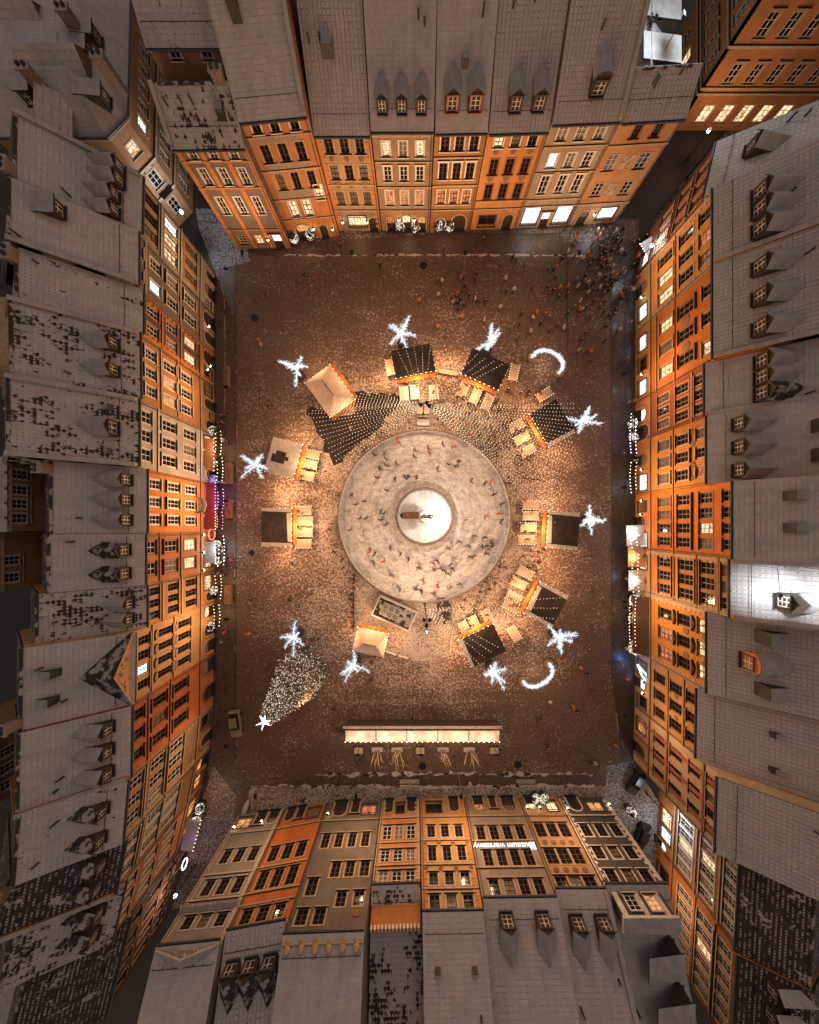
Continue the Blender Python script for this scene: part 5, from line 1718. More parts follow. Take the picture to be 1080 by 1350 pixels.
# ------------------------------------------------------------------ festoon strings
NP, SP = P(558, 548), P(560, 795)


def pole(label, base, h, heads):
    t = thing('light_pole', label, 'light pole', base)
    m = MB()
    m.lathe([(.3, 0), (.3, .25), (.12, .35), (.09, h)], 10)
    m.build('mast', [IRON], t)
    for k in range(heads):
        a = 2 * math.pi * k / heads + .5
        m = MB()
        m.obox((math.cos(a) * .45, math.sin(a) * .45, h - .15), (.22 * math.cos(a), .22 * math.sin(a), 0), (-.2 * math.sin(a), .2 * math.cos(a), 0), (0, 0, .12), 0)
        m.face([(math.cos(a) * .45 + dx, math.sin(a) * .45 + dy, h - .275) for dx, dy in ((-.15, -.15), (-.15, .15), (.15, .15), (.15, -.15))], 1)
        m.build('floodlight', [IRON, glow('flood_face', (1, .85, .7), 8)], t)
    return t


pole('slim mast north of the rink where the light strings gather', NP, 6.0, 2)
pole('tall mast at the lower edge of the rink carrying floodlights', SP, 12.0, 3)


def festoon(label, a, b, sag, step=.5, r=.042, mat=BULB, group='bulb strings'):
    a, b = Vector(a), Vector(b)
    n = max(6, int((b - a).length / step))
    c = (a + b) / 2
    t = thing('light_string', label, 'light string', c, 0, group)
    pt = lambda k: a + (b - a) * (k / n) - Vector((0, 0, sag * 4 * (k / n) * (1 - k / n))) - c
    m = MB()
    m.tube([pt(k) for k in range(0, n + 1, 2)] + ([pt(n)] if n % 2 else []), .016, n=3, cap=False)
    m.build('cable', [IRON], t)
    g = MB()
    ph = R.random()
    for k in range(n):
        g.octa(pt(min(n, k + ph)) - Vector((0, 0, .06)), r * R.uniform(.8, 1.2))
    g.build('bulbs', [mat], t)['kind'] = 'stuff'


top = NP + Vector((0, 0, 5.9))
NTH = lambda k: ORD[k] if k < 20 else 'twenty-' + ORD[k - 20]
for k in range(25):
    f = k / 24
    if f < .4:
        e = P(480 - 74 * f / .4, 515 + 28 * f / .4, 3.2)
    else:
        g_ = (f - .4) / .6
        e = P(406 + 46 * g_, 543 + 82 * g_, 3.2)
    festoon('%s light string counted from the top in the fan left of the north mast' % NTH(k), top, e, .5, group='bulb strings fanning from the north mast')
for k in range(27):
    f = k / 26
    e = P(745 + (12 if f < .4 else 18 - 60 * (f - .4)), 532 + 148 * f, 3.4)
    festoon('%s light string counted from the top in the fan right of the north mast' % NTH(k), top, e, .6, group='bulb strings fanning from the north mast')
for k in range(5):
    festoon('%s light string from the left over the roof of the stall above the rink' % ORD[k], top, P(524 + 11 * k, 461 - 2 * k, 3.5), .4, group='bulb strings fanning from the north mast')
for k in range(4):
    festoon('%s light string from the left over the stall right of the north mast' % ORD[k], top, P(630 + 12 * k, 466 + 4 * k, 3.5), .4, group='bulb strings fanning from the north mast')
st_ = SP + Vector((0, 0, 9.5))
for k in range(5):
    festoon('%s light string from the south mast over the stall with the orange counter' % ORD[k], SP + Vector((0, 0, 5)), P(622 + 9 * k, 882 - 7 * k, 3.4), .3, group='bulb strings hung from the south mast')
for k in range(3):
    festoon('%s light string from the south mast over the black-roofed stall' % ORD[k], SP + Vector((0, 0, 5)), P(742 - 5 * k, 788 + 14 * k, 3.4), .5, group='bulb strings hung from the south mast')
festoon('straight light string across the rink from mast to mast over the statue', top, st_, 1.2, .75, group='bulb strings across the rink')
# strings radiating over the rink to short posts
for k in range(14):
    a = math.radians(100 + 25.7 * k)
    e = rc + Vector((15.5 * math.cos(a), 15.5 * math.sin(a), 4.2))
    festoon('%s spoke of bulbs over the rink, counted counter-clockwise from the north mast' % ORD[k], rc + Vector((2.0 * math.cos(a), 2.0 * math.sin(a), 7.0)), e, .6, 1.7, .045, group='bulb strings across the rink')
for k, (a, b) in enumerate((((380, 770), (470, 800)), ((395, 790), (520, 770)), ((380, 815), (465, 820)), ((640, 640), (735, 690)), ((660, 700), (760, 740)), ((640, 730), (735, 765)))):
    festoon('sagging light string in the open %s of the square, %s from the top' % ('lower left' if k < 3 else 'right side', ORD[k % 3]), P(*a, 4), P(*b, 4), .6, 1.0, group='loose bulb strings')

# ------------------------------------------------------------------ long market bar at the bottom of the square
c = P(557, 968, 2.6)
c.z = 0
bar = thing('long_bar', 'long low market bar with a white five-panel roof and a back beam', 'market bar', c)
L = 24.4
m = MB()
for k in range(5):
    x0, x1 = -L / 2 + L * k / 5 + .07, -L / 2 + L * (k + 1) / 5 - .07
    m.prism([(x0, -1.25, 2.5), (x0, .6, 2.72), (x0, .6, 2.66), (x0, -1.25, 2.44)], (x1 - x0, 0, 0), 0)
m.build('roof_panels', [plain('bar_roof_white', (.66, .58, .5), .6, 0, .25, .9)], bar)
m = MB()
m.box(-L / 2 - .3, L / 2 + .3, .95, 1.3, 2.6, 2.85)
m.build('back_beam', [plain('beam_snow', (.38, .3, .24), .8, 0, .3)], bar)
m = MB()
for k in range(11):
    x = -L / 2 + L * k / 10
    m.box(x - .07, x + .07, .8, .94, 0, 2.6)
    m.box(x - .06, x + .06, -1.2, -1.1, 0, 2.43)
m.box(-L / 2, L / 2, .82, .9, .0, 2.3)
m.build('frame', [TIMBER], bar)
m = MB()
m.box(-L / 2 + .2, L / 2 - .2, -1.5, -1.0, 1.0, 1.08)
m.box(-L / 2 + .2, L / 2 - .2, -1.1, -1.02, 0, 1.0)
m.build('counter', [plain('bar_counter', (.35, .2, .1), .6)], bar)
g = MB()
for k in range(31):
    g.octa((-L / 2 + L * k / 30, -1.35, 2.42), .08)
g.build('bulbs', [BULB], bar)['kind'] = 'stuff'
for k in range(6):
    lamp('POINT', 'bar_lamp', (c.x - L / 2 + L * (k + .5) / 6, c.y - 1.3, 4.4), 330, (1, .7, .46), .2)
for k, (x, tree) in enumerate(((474, 0), (498, 1), (524, 1), (554, 0), (584, 1), (618, 1), (650, 0))):
    p = P(x, 985)
    if tree:
        t = thing('bare_tree', '%s bare young tree from the left in a timber box before the long bar' % ORD[(1, 2, 4, 5).index(k)], 'tree', p, 0, 'bare young trees before the long bar')
        m = MB()
        m.box(-1.0, 1.0, -.45, .45, 0, .7)
        m.box(-.9, .9, -.35, .35, .702, .75, 1)
        m.build('planter', [plain('planter_brown', (.2, .09, .04), .8), SNOW], t)
        m = MB()
        rr = random.Random(k)
        for s in range(9):
            a = rr.uniform(0, 6.28)
            pts = [Vector((rr.uniform(-.5, .5), 0, .7))]
            d_ = Vector((math.cos(a) * .2, math.sin(a) * .2, 1))
            for j in range(5):
                d_ = d_ + Vector((rr.uniform(-.1, .1), rr.uniform(-.1, .1), 0))
                pts.append(pts[-1] + d_ * .75)
            m.tube(pts, .05, .015, 4)
        m.build('trunk', [plain('pale_bark', (.42, .3, .18), .8)], t)
    else:
        t = thing('bar_table', '%s small table with a sign post before the long bar' % ORD[(0, 3, 6).index(k)], 'table', p, 0, 'small tables before the long bar')
        m = MB()
        m.box(-.7, .7, -.5, .5, .95, 1.02)
        m.build('table_top', [MATS['table_cream']], t)
        m = MB()
        for sx in (-.6, .6):
            m.box(sx - .04, sx + .04, -.4, .4, 0, .948)
        m.build('trestle', [TIMBER], t)
        m = MB()
        m.tube([(.1, .3, 0), (.1, .3, 2.9)], .05)
        m.box(-.25, .45, .27, .33, 2.3, 2.8)
        m.build('sign_post', [IRON], t)

# ------------------------------------------------------------------ rink plant and fences
c = P(520, 809, 2.2)
ch = thing('cooling_unit', 'long open-topped rink cooling unit with two rows of round fans', 'cooling unit', (c.x, c.y, 0), math.radians(-24))
m = MB()
for x0, x1, y0, y1 in ((-3.3, 3.3, -1.7, -1.5), (-3.3, 3.3, 1.5, 1.7), (-3.3, -3.1, -1.5, 1.5), (3.1, 3.3, -1.5, 1.5)):
    m.box(x0, x1, y0, y1, 0, 2.3, 0, 1)
m.build('casing', [plain('casing_tan', (.35, .26, .18), .6), SNOW], ch)
m = MB()
m.box(-3.08, 3.08, -1.48, 1.48, 0, 1.5)
m.build('floor', [SNOWP], ch)
m = MB()
m.box(-2.2, .9, -1.1, 1.0, 1.5, 1.9)
m.build('fan_housing', [plain('grey_steel', (.3, .27, .24), .5)], ch)
for i in range(3):
    for j in range(2):
        m = MB()
        m.lathe([(.42, 1.9), (.42, 2.05), (.34, 2.05), (.34, 1.93), (.02, 1.93)], 16, (-1.7 + i * 1.02, -.55 + j * 1.0, 0), mis=[1, 1, 0, 0])
        for k in range(5):
            a = k * 1.257
            m.obox((-1.7 + i * 1.02 + .17 * math.cos(a), -.55 + j * 1.0 + .17 * math.sin(a), 1.97), (.16 * math.cos(a), .16 * math.sin(a), 0), (-.05 * math.sin(a), .05 * math.cos(a), .02), (0, 0, .01), 1)
        m.build('fan', [IRON, MATS['grey_steel']], ch)
q_ = P(520, 790)
t = thing('rink_gangway', 'dark rubber gangway leading onto the rink at its lower edge', 'gangway', P(585, 805))
m = MB()
m.box(-1.1, 1.1, -2.2, 2.2, .02, .12)
m.build('mat', [SNOWP], t)
for s in (-1, 1):
    m = MB()
    for y in (-2.1, 0, 2.1):
        m.tube([(s * 1.15, y, .0), (s * 1.15, y, 1.05)], .035)
    m.tube([(s * 1.15, -2.1, 1.05), (s * 1.15, 2.1, 1.05)], .04)
    m.build('handrail', [IRON], t)


def fence(label, pts, h=1.1, mat=IRON, sp=1.2, panel=None):
    a0 = P(*pts[0])
    t = thing('crowd_fence', label, 'fence', a0, 0, 'low fences round the rink yard')
    for a, b in zip(pts, pts[1:]):
        a, b = P(*a) - a0, P(*b) - a0
        n = max(1, int((b - a).length / sp))
        m = MB()
        for k in range(n + 1):
            p = a + (b - a) * k / n
            m.tube([p, p + Vector((0, 0, h))], .04, n=5)
        for z in (.25, .65, h):
            m.tube([a + Vector((0, 0, z)), b + Vector((0, 0, z))], .035, n=5)
        if panel:
            d = (b - a).normalized()
            for k in range(n):
                p0, p1 = a + (b - a) * (k + .08) / n, a + (b - a) * (k + .92) / n
                m.obox((p0 + p1) / 2 + Vector((0, 0, h / 2)), (p1 - p0) / 2, Vector((-d.y, d.x, 0)) * .05, (0, 0, h * .4), 1)
        m.build('fence_panel', [mat, panel or mat], t)
    return t


fence('straight queue fence running down the left of the rink yard', [(467, 756), (467, 828)])
fence('low fence closing the rink yard on the right above the lower stall', [(596, 795), (597, 830), (592, 862)], mat=STONE)
fence('three white banner panels curving right of the white tent', [(508, 857), (524, 863), (540, 867)], 1.0, IRON, 2.0, panel=plain('banner_white', (.6, .55, .5), .6))
fence('row of bike-stand rails on the right edge of the rink', [(684, 630), (712, 634)], .9, IRON, .7)
for k, (a, b) in enumerate((((486, 582), (494, 594)), ((497, 574), (505, 587)), ((472, 590), (479, 602)), ((507, 566), (513, 577)))):
    fence('%s short rail from the left at the upper left edge of the rink' % ORD[(2, 0, 1, 3)[k] if False else k], [a, b], 1.0, TRIMS['sand'])


def planter(label, px, py, ang, l=3.6, w=1.0, plants=True):
    t = thing('street_planter', label, 'planter', P(px, py), math.radians(ang), 'planters along the street')
    m = MB()
    m.box(-l / 2, l / 2, -w / 2, w / 2, 0, .7)
    m.box(-l / 2 - .05, l / 2 + .05, -w / 2 - .05, w / 2 + .05, .702, .78)
    m.build('trough', [plain('planter_wood', (.24, .12, .06), .8)], t)
    m = MB()
    rr = random.Random(int(px + py))
    for k in range(60):
        p = Vector((rr.uniform(-l / 2 + .1, l / 2 - .1), rr.uniform(-w / 2 + .1, w / 2 - .1), .78))
        d_ = Vector((rr.gauss(0, .5), rr.gauss(0, .5), 1)).normalized() * rr.uniform(.15, .4)
        s_ = d_.orthogonal().normalized() * .1
        m.face([p - s_, p + s_, p + d_])
    m.build('plants', [snowmat('frosted_twigs', (.3, .24, .2), 2, .5)], t)


planter('long planter on the left street beside the light tree', 304, 625, 90, 3.2)
planter('long planter on the left street by the purple-lit cafe', 304, 671, 90, 3.0)
planter('bare timber planter on the left street below the white-lit house', 303, 783, 90, 3.0)
planter('narrow planter against the left kerb at the upper west houses', 301, 498, 90, 3.4, .7)


def bench(label, px, py, ang):
    t = thing('bench', label, 'bench', P(px, py), math.radians(ang), 'benches by the kerb')
    m = MB()
    for k in range(4):
        m.box(-1.6, 1.6, -.35 + k * .18, -.2 + k * .18, .42, .47)
    m.build('seat', [STONE], t)
    m = MB()
    for k in range(2):
        m.box(-1.6, 1.6, .42, .46, .6 + k * .18, .74 + k * .18)
    m.build('backrest', [STONE], t)
    for s in (-1, 1):
        m = MB()
        m.box(s * 1.4 - .05, s * 1.4 + .05, -.3, .46, 0, .418)
        m.build('leg', [IRON], t)


bench('pale bench on the lower kerb below the right end of the long bar', 692, 1028, 180)
bench('snowy bench on the lower kerb below the middle of the long bar', 540, 1028, 180)
bench('low bench against the rink boards on its left side', 445, 693, 90)
bench('slatted bench between the stalls above the rink', 591, 492, -10)

# benches inside the bright area north of the rink
for k, (x, y) in enumerate(((558, 545), (558, 554))):
    t = thing('picnic_bench', '%s white picnic bench from the top at the foot of the north mast' % ORD[k], 'bench', P(x + 0, y + 6 * k), 0, 'picnic benches at the north mast')
    m = MB()
    m.box(-1.0, 1.0, -.3, .3, .7, .76)
    m.build('table_top', [MATS['table_white']], t)
    for s in (-1, 1):
        m = MB()
        m.box(-1.0, 1.0, s * .6 - .12, s * .6 + .12, .4, .45)
        m.build('seat', [MATS['table_white']], t)
        m = MB()
        m.box(s * .8 - .05, s * .8 + .05, -.65, .65, 0, .398)
        m.build('leg', [TIMBER], t)
# ------------------------------------------------------------------ people
COATS = {'dark': (.018, .016, .018), 'brown': (.07, .04, .025), 'grey': (.09, .085, .085), 'red': (.42, .05, .02), 'orange': (.5, .16, .03), 'pale': (.36, .31, .26), 'blue': (.04, .05, .09)}
PM = {}
POSES = {  # joint: (x, y, z); the figure faces -y
    'standing': dict(kl=(-.1, 0, .5), kr=(.1, 0, .5), fl=(-.11, 0, .06), fr=(.11, 0, .06), el=(-.28, .03, 1.12), er=(.28, .03, 1.12), hl=(-.27, -.12, .9), hr=(.27, -.12, .9), ch=(0, 0, 1.34)),
    'walking': dict(kl=(-.1, -.2, .52), kr=(.1, .02, .5), fl=(-.11, -.32, .08), fr=(.11, .34, .14), el=(-.29, .14, 1.14), er=(.29, -.1, 1.14), hl=(-.28, .1, .92), hr=(.28, -.3, .98), ch=(0, -.04, 1.34)),
    'skating': dict(kl=(-.13, -.22, .55), kr=(.16, .12, .48), fl=(-.14, -.1, .07), fr=(.3, .5, .16), el=(-.36, .02, 1.16), er=(.4, -.05, 1.12), hl=(-.55, -.05, 1.05), hr=(.56, .12, .98), ch=(0, -.16, 1.3)),
}


def person_mesh(pose, coat):
    k = (pose, coat)
    if k in PM:
        return PM[k]
    p = POSES[pose]
    ch = Vector(p['ch'])
    V = [((0, 0, .93), .15), (tuple(Vector((0, 0, 1.12)) * .5 + ch * .5 - Vector((0, 0, .08))), .15), (tuple(ch), .17), (tuple(ch + Vector((0, -.02, .16))), .075), (tuple(ch + Vector((0, -.05, .26))), .1), (tuple(ch + Vector((0, -.05, .4))), .095),
         ((-.1, 0, .86), .1), (p['kl'], .07), (p['fl'], .05), ((.1, 0, .86), .1), (p['kr'], .07), (p['fr'], .05),
         (tuple(ch + Vector((-.19, 0, .06))), .085), (p['el'], .06), (p['hl'], .04), (tuple(ch + Vector((.19, 0, .06))), .085), (p['er'], .06), (p['hr'], .04),
         (tuple(Vector(p['fl']) + Vector((0, -.17, -.02))), .045), (tuple(Vector(p['fr']) + Vector((0, -.17, -.02))), .045)]
    E = [(0, 1), (1, 2), (2, 3), (3, 4), (4, 5), (0, 6), (6, 7), (7, 8), (0, 9), (9, 10), (10, 11), (2, 12), (12, 13), (13, 14), (2, 15), (15, 16), (16, 17), (8, 18), (11, 19)]
    me = bpy.data.meshes.new('body_cage')
    me.from_pydata([v for v, r in V], E, [])
    ob = bpy.data.objects.new('body_cage', me)
    C.objects.link(ob)
    md = ob.modifiers.new('skin', 'SKIN')
    sv = me.skin_vertices[0].data
    for i, (v, r) in enumerate(V):
        b_ = 1.22 if i in (0, 1, 2, 6, 9, 12, 13, 15, 16) else 1.05      # padded winter coats
        sv[i].radius = (r * b_, r * b_ * (.8 if i in (1, 2) else 1))
    sv[0].use_root = True
    sb = ob.modifiers.new('sub', 'SUBSURF')
    sb.levels = sb.render_levels = 1
    dg = bpy.context.evaluated_depsgraph_get()
    out = bpy.data.meshes.new_from_object(ob.evaluated_get(dg))
    bpy.data.objects.remove(ob)
    out.name = 'person'
    out.materials.clear()
    for n_, c_ in (('trousers', (.02, .02, .024)), ('coat_' + coat, COATS[coat]), ('skin', (.45, .27, .2)), ('hat_' + coat, tuple(c * .7 + .01 for c in COATS[coat]))):
        out.materials.append(plain(n_, c_, .85, 0, .15, 6))
    hz = ch.z
    for f in out.polygons:
        c_ = f.center
        d_ = abs(c_.x)
        if c_.z > hz + .34 or (c_.z > hz + .24 and c_.y > ch.y - .04):
            f.material_index = 3
        elif c_.z > hz + .13 and d_ < .12:
            f.material_index = 2
        elif c_.z > .72:
            f.material_index = 1
        else:
            f.material_index = 0
        f.use_smooth = True
    PM[k] = out
    return out


pr_ = random.Random(77)
CW = ['dark'] * 9 + ['brown'] * 4 + ['grey'] * 3 + ['red', 'orange', 'pale', 'blue', 'blue']
NPEOPLE = 0
PLACED = []


def person(px, py, where, group, pose=None, coat=None, rz=None):
    global NPEOPLE
    if NPEOPLE >= 298:
        return
    for (a, b) in PLACED:
        if abs(a - px) < 3.2 and abs(b - py) < 3.2:
            return
    PLACED.append((px, py))
    coat = coat or pr_.choice(CW)
    pose = pose or pr_.choice(('standing', 'walking'))
    z = .06 if pose == 'skating' else .012
    o = add('person', person_mesh(pose, coat), None, Matrix.Translation(P(px, py) + Vector((0, 0, z))) @ Matrix.Rotation(pr_.uniform(0, 6.28) if rz is None else rz, 4, 'Z') @ Matrix.Scale(pr_.uniform(.92, 1.06), 4))
    tag(o, 'person in %s coat, %s' % (coat, where), 'person', group)
    NPEOPLE += 1


for i in range(46):                                    # skaters go counter-clockwise round the statue
    a = pr_.uniform(0, 2 * math.pi)
    rr_ = math.sqrt(pr_.uniform(6.2 ** 2, 13.0 ** 2))
    px, py = 559.5 + rr_ * 8 * math.cos(a), 681 - rr_ * 8 * math.sin(a)
    q_ = ('upper ' if math.sin(a) > 0 else 'lower ') + ('right' if math.cos(a) > 0 else 'left')
    c_ = pr_.choice(['dark'] * 6 + ['brown'] * 2 + ['grey'] * 2 + (['red', 'orange'] * 2 if q_ == 'upper right' else ['red']))
    person(px, py, 'skating on the %s of the rink' % q_, 'skaters on the rink', 'skating', c_, a + math.pi + .2)
for n, a0, a1, r0, r1, w in ((11, 2.9, 3.9, 14.5, 16, 'watching at the left rink boards'), (13, .25, 1.1, 14.5, 16.5, 'watching at the upper right rink boards'), (9, 5.2, 5.75, 14.5, 16, 'watching at the lower right rink boards'), (4, 1.9, 2.6, 14.4, 15.5, 'watching at the upper left rink boards')):
    for _ in range(n):
        a = pr_.uniform(a0, a1)
        r_ = pr_.uniform(r0, r1) * 8
        person(559.5 + r_ * math.cos(a), 681 - r_ * math.sin(a), w, 'people at the rink boards', 'standing')


def crowd(n, cx, cy, sx, sy, where, group='passers-by in the square', **k):
    for _ in range(n):
        person(pr_.gauss(cx, sx), pr_.gauss(cy, sy), where, group, **k)


crowd(34, 794, 356, 20, 30, 'in the crowd pouring in from the north-east alley', 'crowd at the north-east corner')
crowd(6, 842, 330, 6, 12, 'by the white-lit stand under the red corner house', 'crowd at the north-east corner')
crowd(14, 600, 402, 7, 8, 'in the tight group above the light trees', 'tight group at the top of the square')
for x, y, c_ in ((553, 400, 'orange'), (578, 393, 'pale'), (625, 372, 'dark'), (627, 366, 'dark'), (612, 381, 'dark'), (585, 333, 'dark'), (676, 386, 'pale'), (674, 345, 'dark'), (678, 349, 'dark'), (722, 388, 'brown'), (719, 383, 'dark'), (705, 416, 'orange'),
                 (700, 423, 'pale'), (733, 432, 'grey'), (745, 393, 'dark'), (764, 412, 'pale'), (763, 452, 'dark'), (768, 443, 'brown'), (760, 465, 'pale'), (775, 466, 'orange'), (770, 467, 'dark'), (577, 435, 'orange'), (540, 425, 'brown'), (403, 367, 'dark'),
                 (405, 365, 'pale'), (450, 330, 'dark'), (707, 460, 'red'), (680, 452, 'dark'), (587, 466, 'brown'), (666, 388, 'dark'), (727, 360, 'dark'), (752, 330, 'dark'), (760, 320, 'dark')):
    person(x, y, 'walking in the open top part of the square', 'passers-by at the top of the square', None, c_)
for x, y, c_ in ((345, 452, 'red'), (347, 458, 'orange'), (356, 537, 'dark'), (360, 536, 'dark'), (332, 833, 'orange'), (355, 873, 'grey'), (333, 830, 'dark'), (309, 738, 'red'), (387, 741, 'dark'), (383, 790, 'dark'), (412, 782, 'dark'), (333, 790, 'dark'), (396, 797, 'dark'), (424, 770, 'dark'), (440, 755, 'dark')):
    person(x, y, 'walking in the open left part of the square', 'passers-by at the left of the square', None, c_)
for x, y, c_ in ((722, 921, 'pale'), (753, 928, 'orange'), (711, 944, 'dark'), (757, 934, 'dark'), (720, 980, 'dark'), (781, 1000, 'pale'), (786, 1003, 'grey'), (776, 1001, 'dark'), (808, 978, 'orange'), (619, 1027, 'pale'), (680, 1030, 'dark'), (447, 1029, 'dark'), (471, 1029, 'dark'),
                 (402, 1050, 'dark'), (441, 932, 'dark'), (552, 879, 'dark'), (512, 895, 'dark'), (490, 894, 'dark'), (493, 893, 'brown'), (741, 866, 'red'), (733, 868, 'orange'), (762, 877, 'orange'), (772, 886, 'dark'), (559, 932, 'dark'), (552, 952, 'dark'), (425, 876, 'dark'), (430, 878, 'brown'), (543, 945, 'dark')):
    person(x, y, 'walking in the lower part of the square', 'passers-by at the bottom of the square', None, c_)
crowd(10, 411, 838, 8, 8, 'in the gathering right of the lone light tree', 'gathering by the lone light tree', coat=None)
for k in range(12):
    person(466 + pr_.uniform(-3, 3), 758 + k * 6.2, 'queueing along the straight fence left of the rink yard', 'queue along the fence', 'standing')
for where, ang, pts, br in TB:
    for (x, y) in pts:
        for _ in range(2):
            person(x + pr_.uniform(-13, 13), y + pr_.uniform(-9, 9), 'at the tables of %s' % where, 'customers at the stall tables', 'standing', pr_.choice(['dark', 'brown', 'grey', 'red', 'pale', 'brown']))
crowd(9, 690, 523, 14, 6, 'between the two upper right stalls', 'customers at the stall tables', coat=None)
crowd(8, 490, 570, 28, 16, 'on the dark cobbles under the bulb strings', 'people on the cobbles', coat=None)
crowd(10, 660, 590, 26, 24, 'on the brown cobbles under the bulb strings', 'people on the cobbles', coat=None)
crowd(5, 700, 732, 14, 8, 'between the two right-hand stalls', 'people between the stalls', coat=None)
crowd(6, 622, 800, 14, 7, 'before the stall with the orange counter', 'people between the stalls', coat=None)
crowd(5, 490, 870, 6, 6, 'beside the white tent', 'people between the stalls', coat=None)
for y0, w in ((410, 'upper'), (560, 'middle'), (660, 'middle'), (860, 'lower')):
    crowd(4, 820, y0, 5, 40, 'on the %s part of the right-hand street' % w, 'passers-by on the right street')
for y0, w in ((600, 'upper cafes'), (730, 'white-lit house'), (820, 'gabled house')):
    crowd(3, 299, y0, 4, 18, 'on the left street by the %s' % w, 'passers-by on the left street')

# the dense remainder of the crowd that no longer reads as single figures
vv, ff, mi_, mats_ = [], [], [], []
for nn_ in range(235):
    k = pr_.random()
    if nn_ > 190:
        px, py = pr_.gauss(680, 60), pr_.gauss(400, 32)
    elif nn_ > 150:
        a, r_ = pr_.uniform(0, 6.28), math.sqrt(pr_.uniform(6.2 ** 2, 13 ** 2)) * 8
        px, py = 559.5 + r_ * math.cos(a), 681 - r_ * math.sin(a)
    elif k < .45:
        px, py = pr_.gauss(792, 24), pr_.gauss(368, 36)
    elif k < .7:
        px, py = pr_.gauss(640, 34), pr_.gauss(560, 22)
    elif k < .85:
        px, py = pr_.uniform(815, 836), pr_.uniform(380, 900)
    else:
        px, py = pr_.uniform(286, 305), pr_.uniform(540, 860)
    if any(abs(a_ - px) < 3 and abs(b_ - py) < 3 for a_, b_ in PLACED) or (812 < px and py < 320) or px > 836 and py > 360 or py < 308 or ((nn_ <= 150 or nn_ > 190) and math.hypot(px - 559.5, py - 681) < 122):
        continue
    PLACED.append((px, py))
    me = person_mesh('skating' if 150 < nn_ <= 190 else pr_.choice(('standing', 'walking')), pr_.choice(['dark', 'dark', 'brown', 'grey', 'red', 'pale']))
    Mx = Matrix.Translation(P(px, py) + Vector((0, 0, .06 if 150 < nn_ <= 190 else .012))) @ Matrix.Rotation(pr_.uniform(0, 6.28), 4, 'Z')
    o_ = len(vv)
    vv += [tuple(Mx @ v.co) for v in me.vertices]
    for f in me.polygons:
        ff.append([o_ + i for i in f.vertices])
        mt = me.materials[f.material_index]
        if mt not in mats_:
            mats_.append(mt)
        mi_.append(mats_.index(mt))
me = bpy.data.meshes.new('crowd')
me.from_pydata(vv, [], ff)
for mt in mats_:
    me.materials.append(mt)
me.polygons.foreach_set('material_index', mi_)
me.polygons.foreach_set('use_smooth', [True] * len(ff))
tag(add('crowd', me), 'dense crowd filling the gaps between single people round the square', 'crowd', None, 'stuff')

# ------------------------------------------------------------------ cafe terraces, greenery and signs along the fronts


def bush(label, px, py, seed, r=1.1, h=2.2, mat=None, group='garlanded shrubs at the fronts'):
    """dark potted shrub wound with a glowing garland"""
    rr = random.Random(seed)
    t = thing('garlanded_shrub', label, 'shrub', P(px, py), 0, group)
    m = MB()
    m.lathe([(.45, 0), (.55, .55), (.5, .6), (.02, .55)], 10)
    m.build('pot', [TIMBER], t)
    m = MB()
    for k in range(160):
        o_ = Vector((rr.gauss(0, 1), rr.gauss(0, 1), rr.gauss(0, 1))).normalized()
        p = Vector((o_.x * r * rr.uniform(.5, 1), o_.y * r * rr.uniform(.5, 1), .55 + h * .5 + o_.z * h * .5 * rr.uniform(.5, 1)))
        s_ = o_.orthogonal().normalized() * .16
        m.face([p - s_, p + s_, p + o_ * .3])
    m.build('foliage', [plain('dark_leaves', (.03, .032, .02), .8, 0, .4, 3)], t)['kind'] = 'stuff'
    m = MB()
    for s in range(5):
        o_ = Vector((rr.gauss(0, 1), rr.gauss(0, 1), rr.gauss(0, 1))).normalized()
        pts = []
        for k in range(16):
            o_ = (o_ + Vector((rr.gauss(0, .5), rr.gauss(0, .5), rr.gauss(0, .5)))).normalized()
            pts.append((o_.x * r * rr.uniform(.8, 1.1), o_.y * r * rr.uniform(.8, 1.1), .6 + h * (.5 + .5 * o_.z)))
        m.tube(pts, .028, n=4)
    m.build('garland', [mat or glow('garland_white', (1, .86, .7), 1.3)], t)
    return t


def parasol(label, px, py, ang, col, w=3.3):
    t = thing('parasol', label, 'parasol', P(px, py, 2.6).xy.to_3d(), math.radians(ang), 'square parasols on the east terrace')
    m = MB()
    hw = w / 2
    e = [(-hw, -hw, 2.3), (hw, -hw, 2.3), (hw, hw, 2.3), (-hw, hw, 2.3)]
    for a, b in zip(e, e[1:] + e[:1]):
        m.face([a, b, (0, 0, 3.0)])
        m.face([(a[0], a[1], 2.1), (b[0], b[1], 2.1), b, a])
    m.build('canopy', [col], t)
    m = MB()
    for a in e:
        m.tube([a, (0, 0, 2.95)], .02, n=4)
    m.build('ribs', [IRON], t)
    m = MB()
    m.lathe([(.5, 0), (.5, .1), (.05, .14), (.04, 2.95)], 10)
    m.build('pole', [IRON], t)
    return t


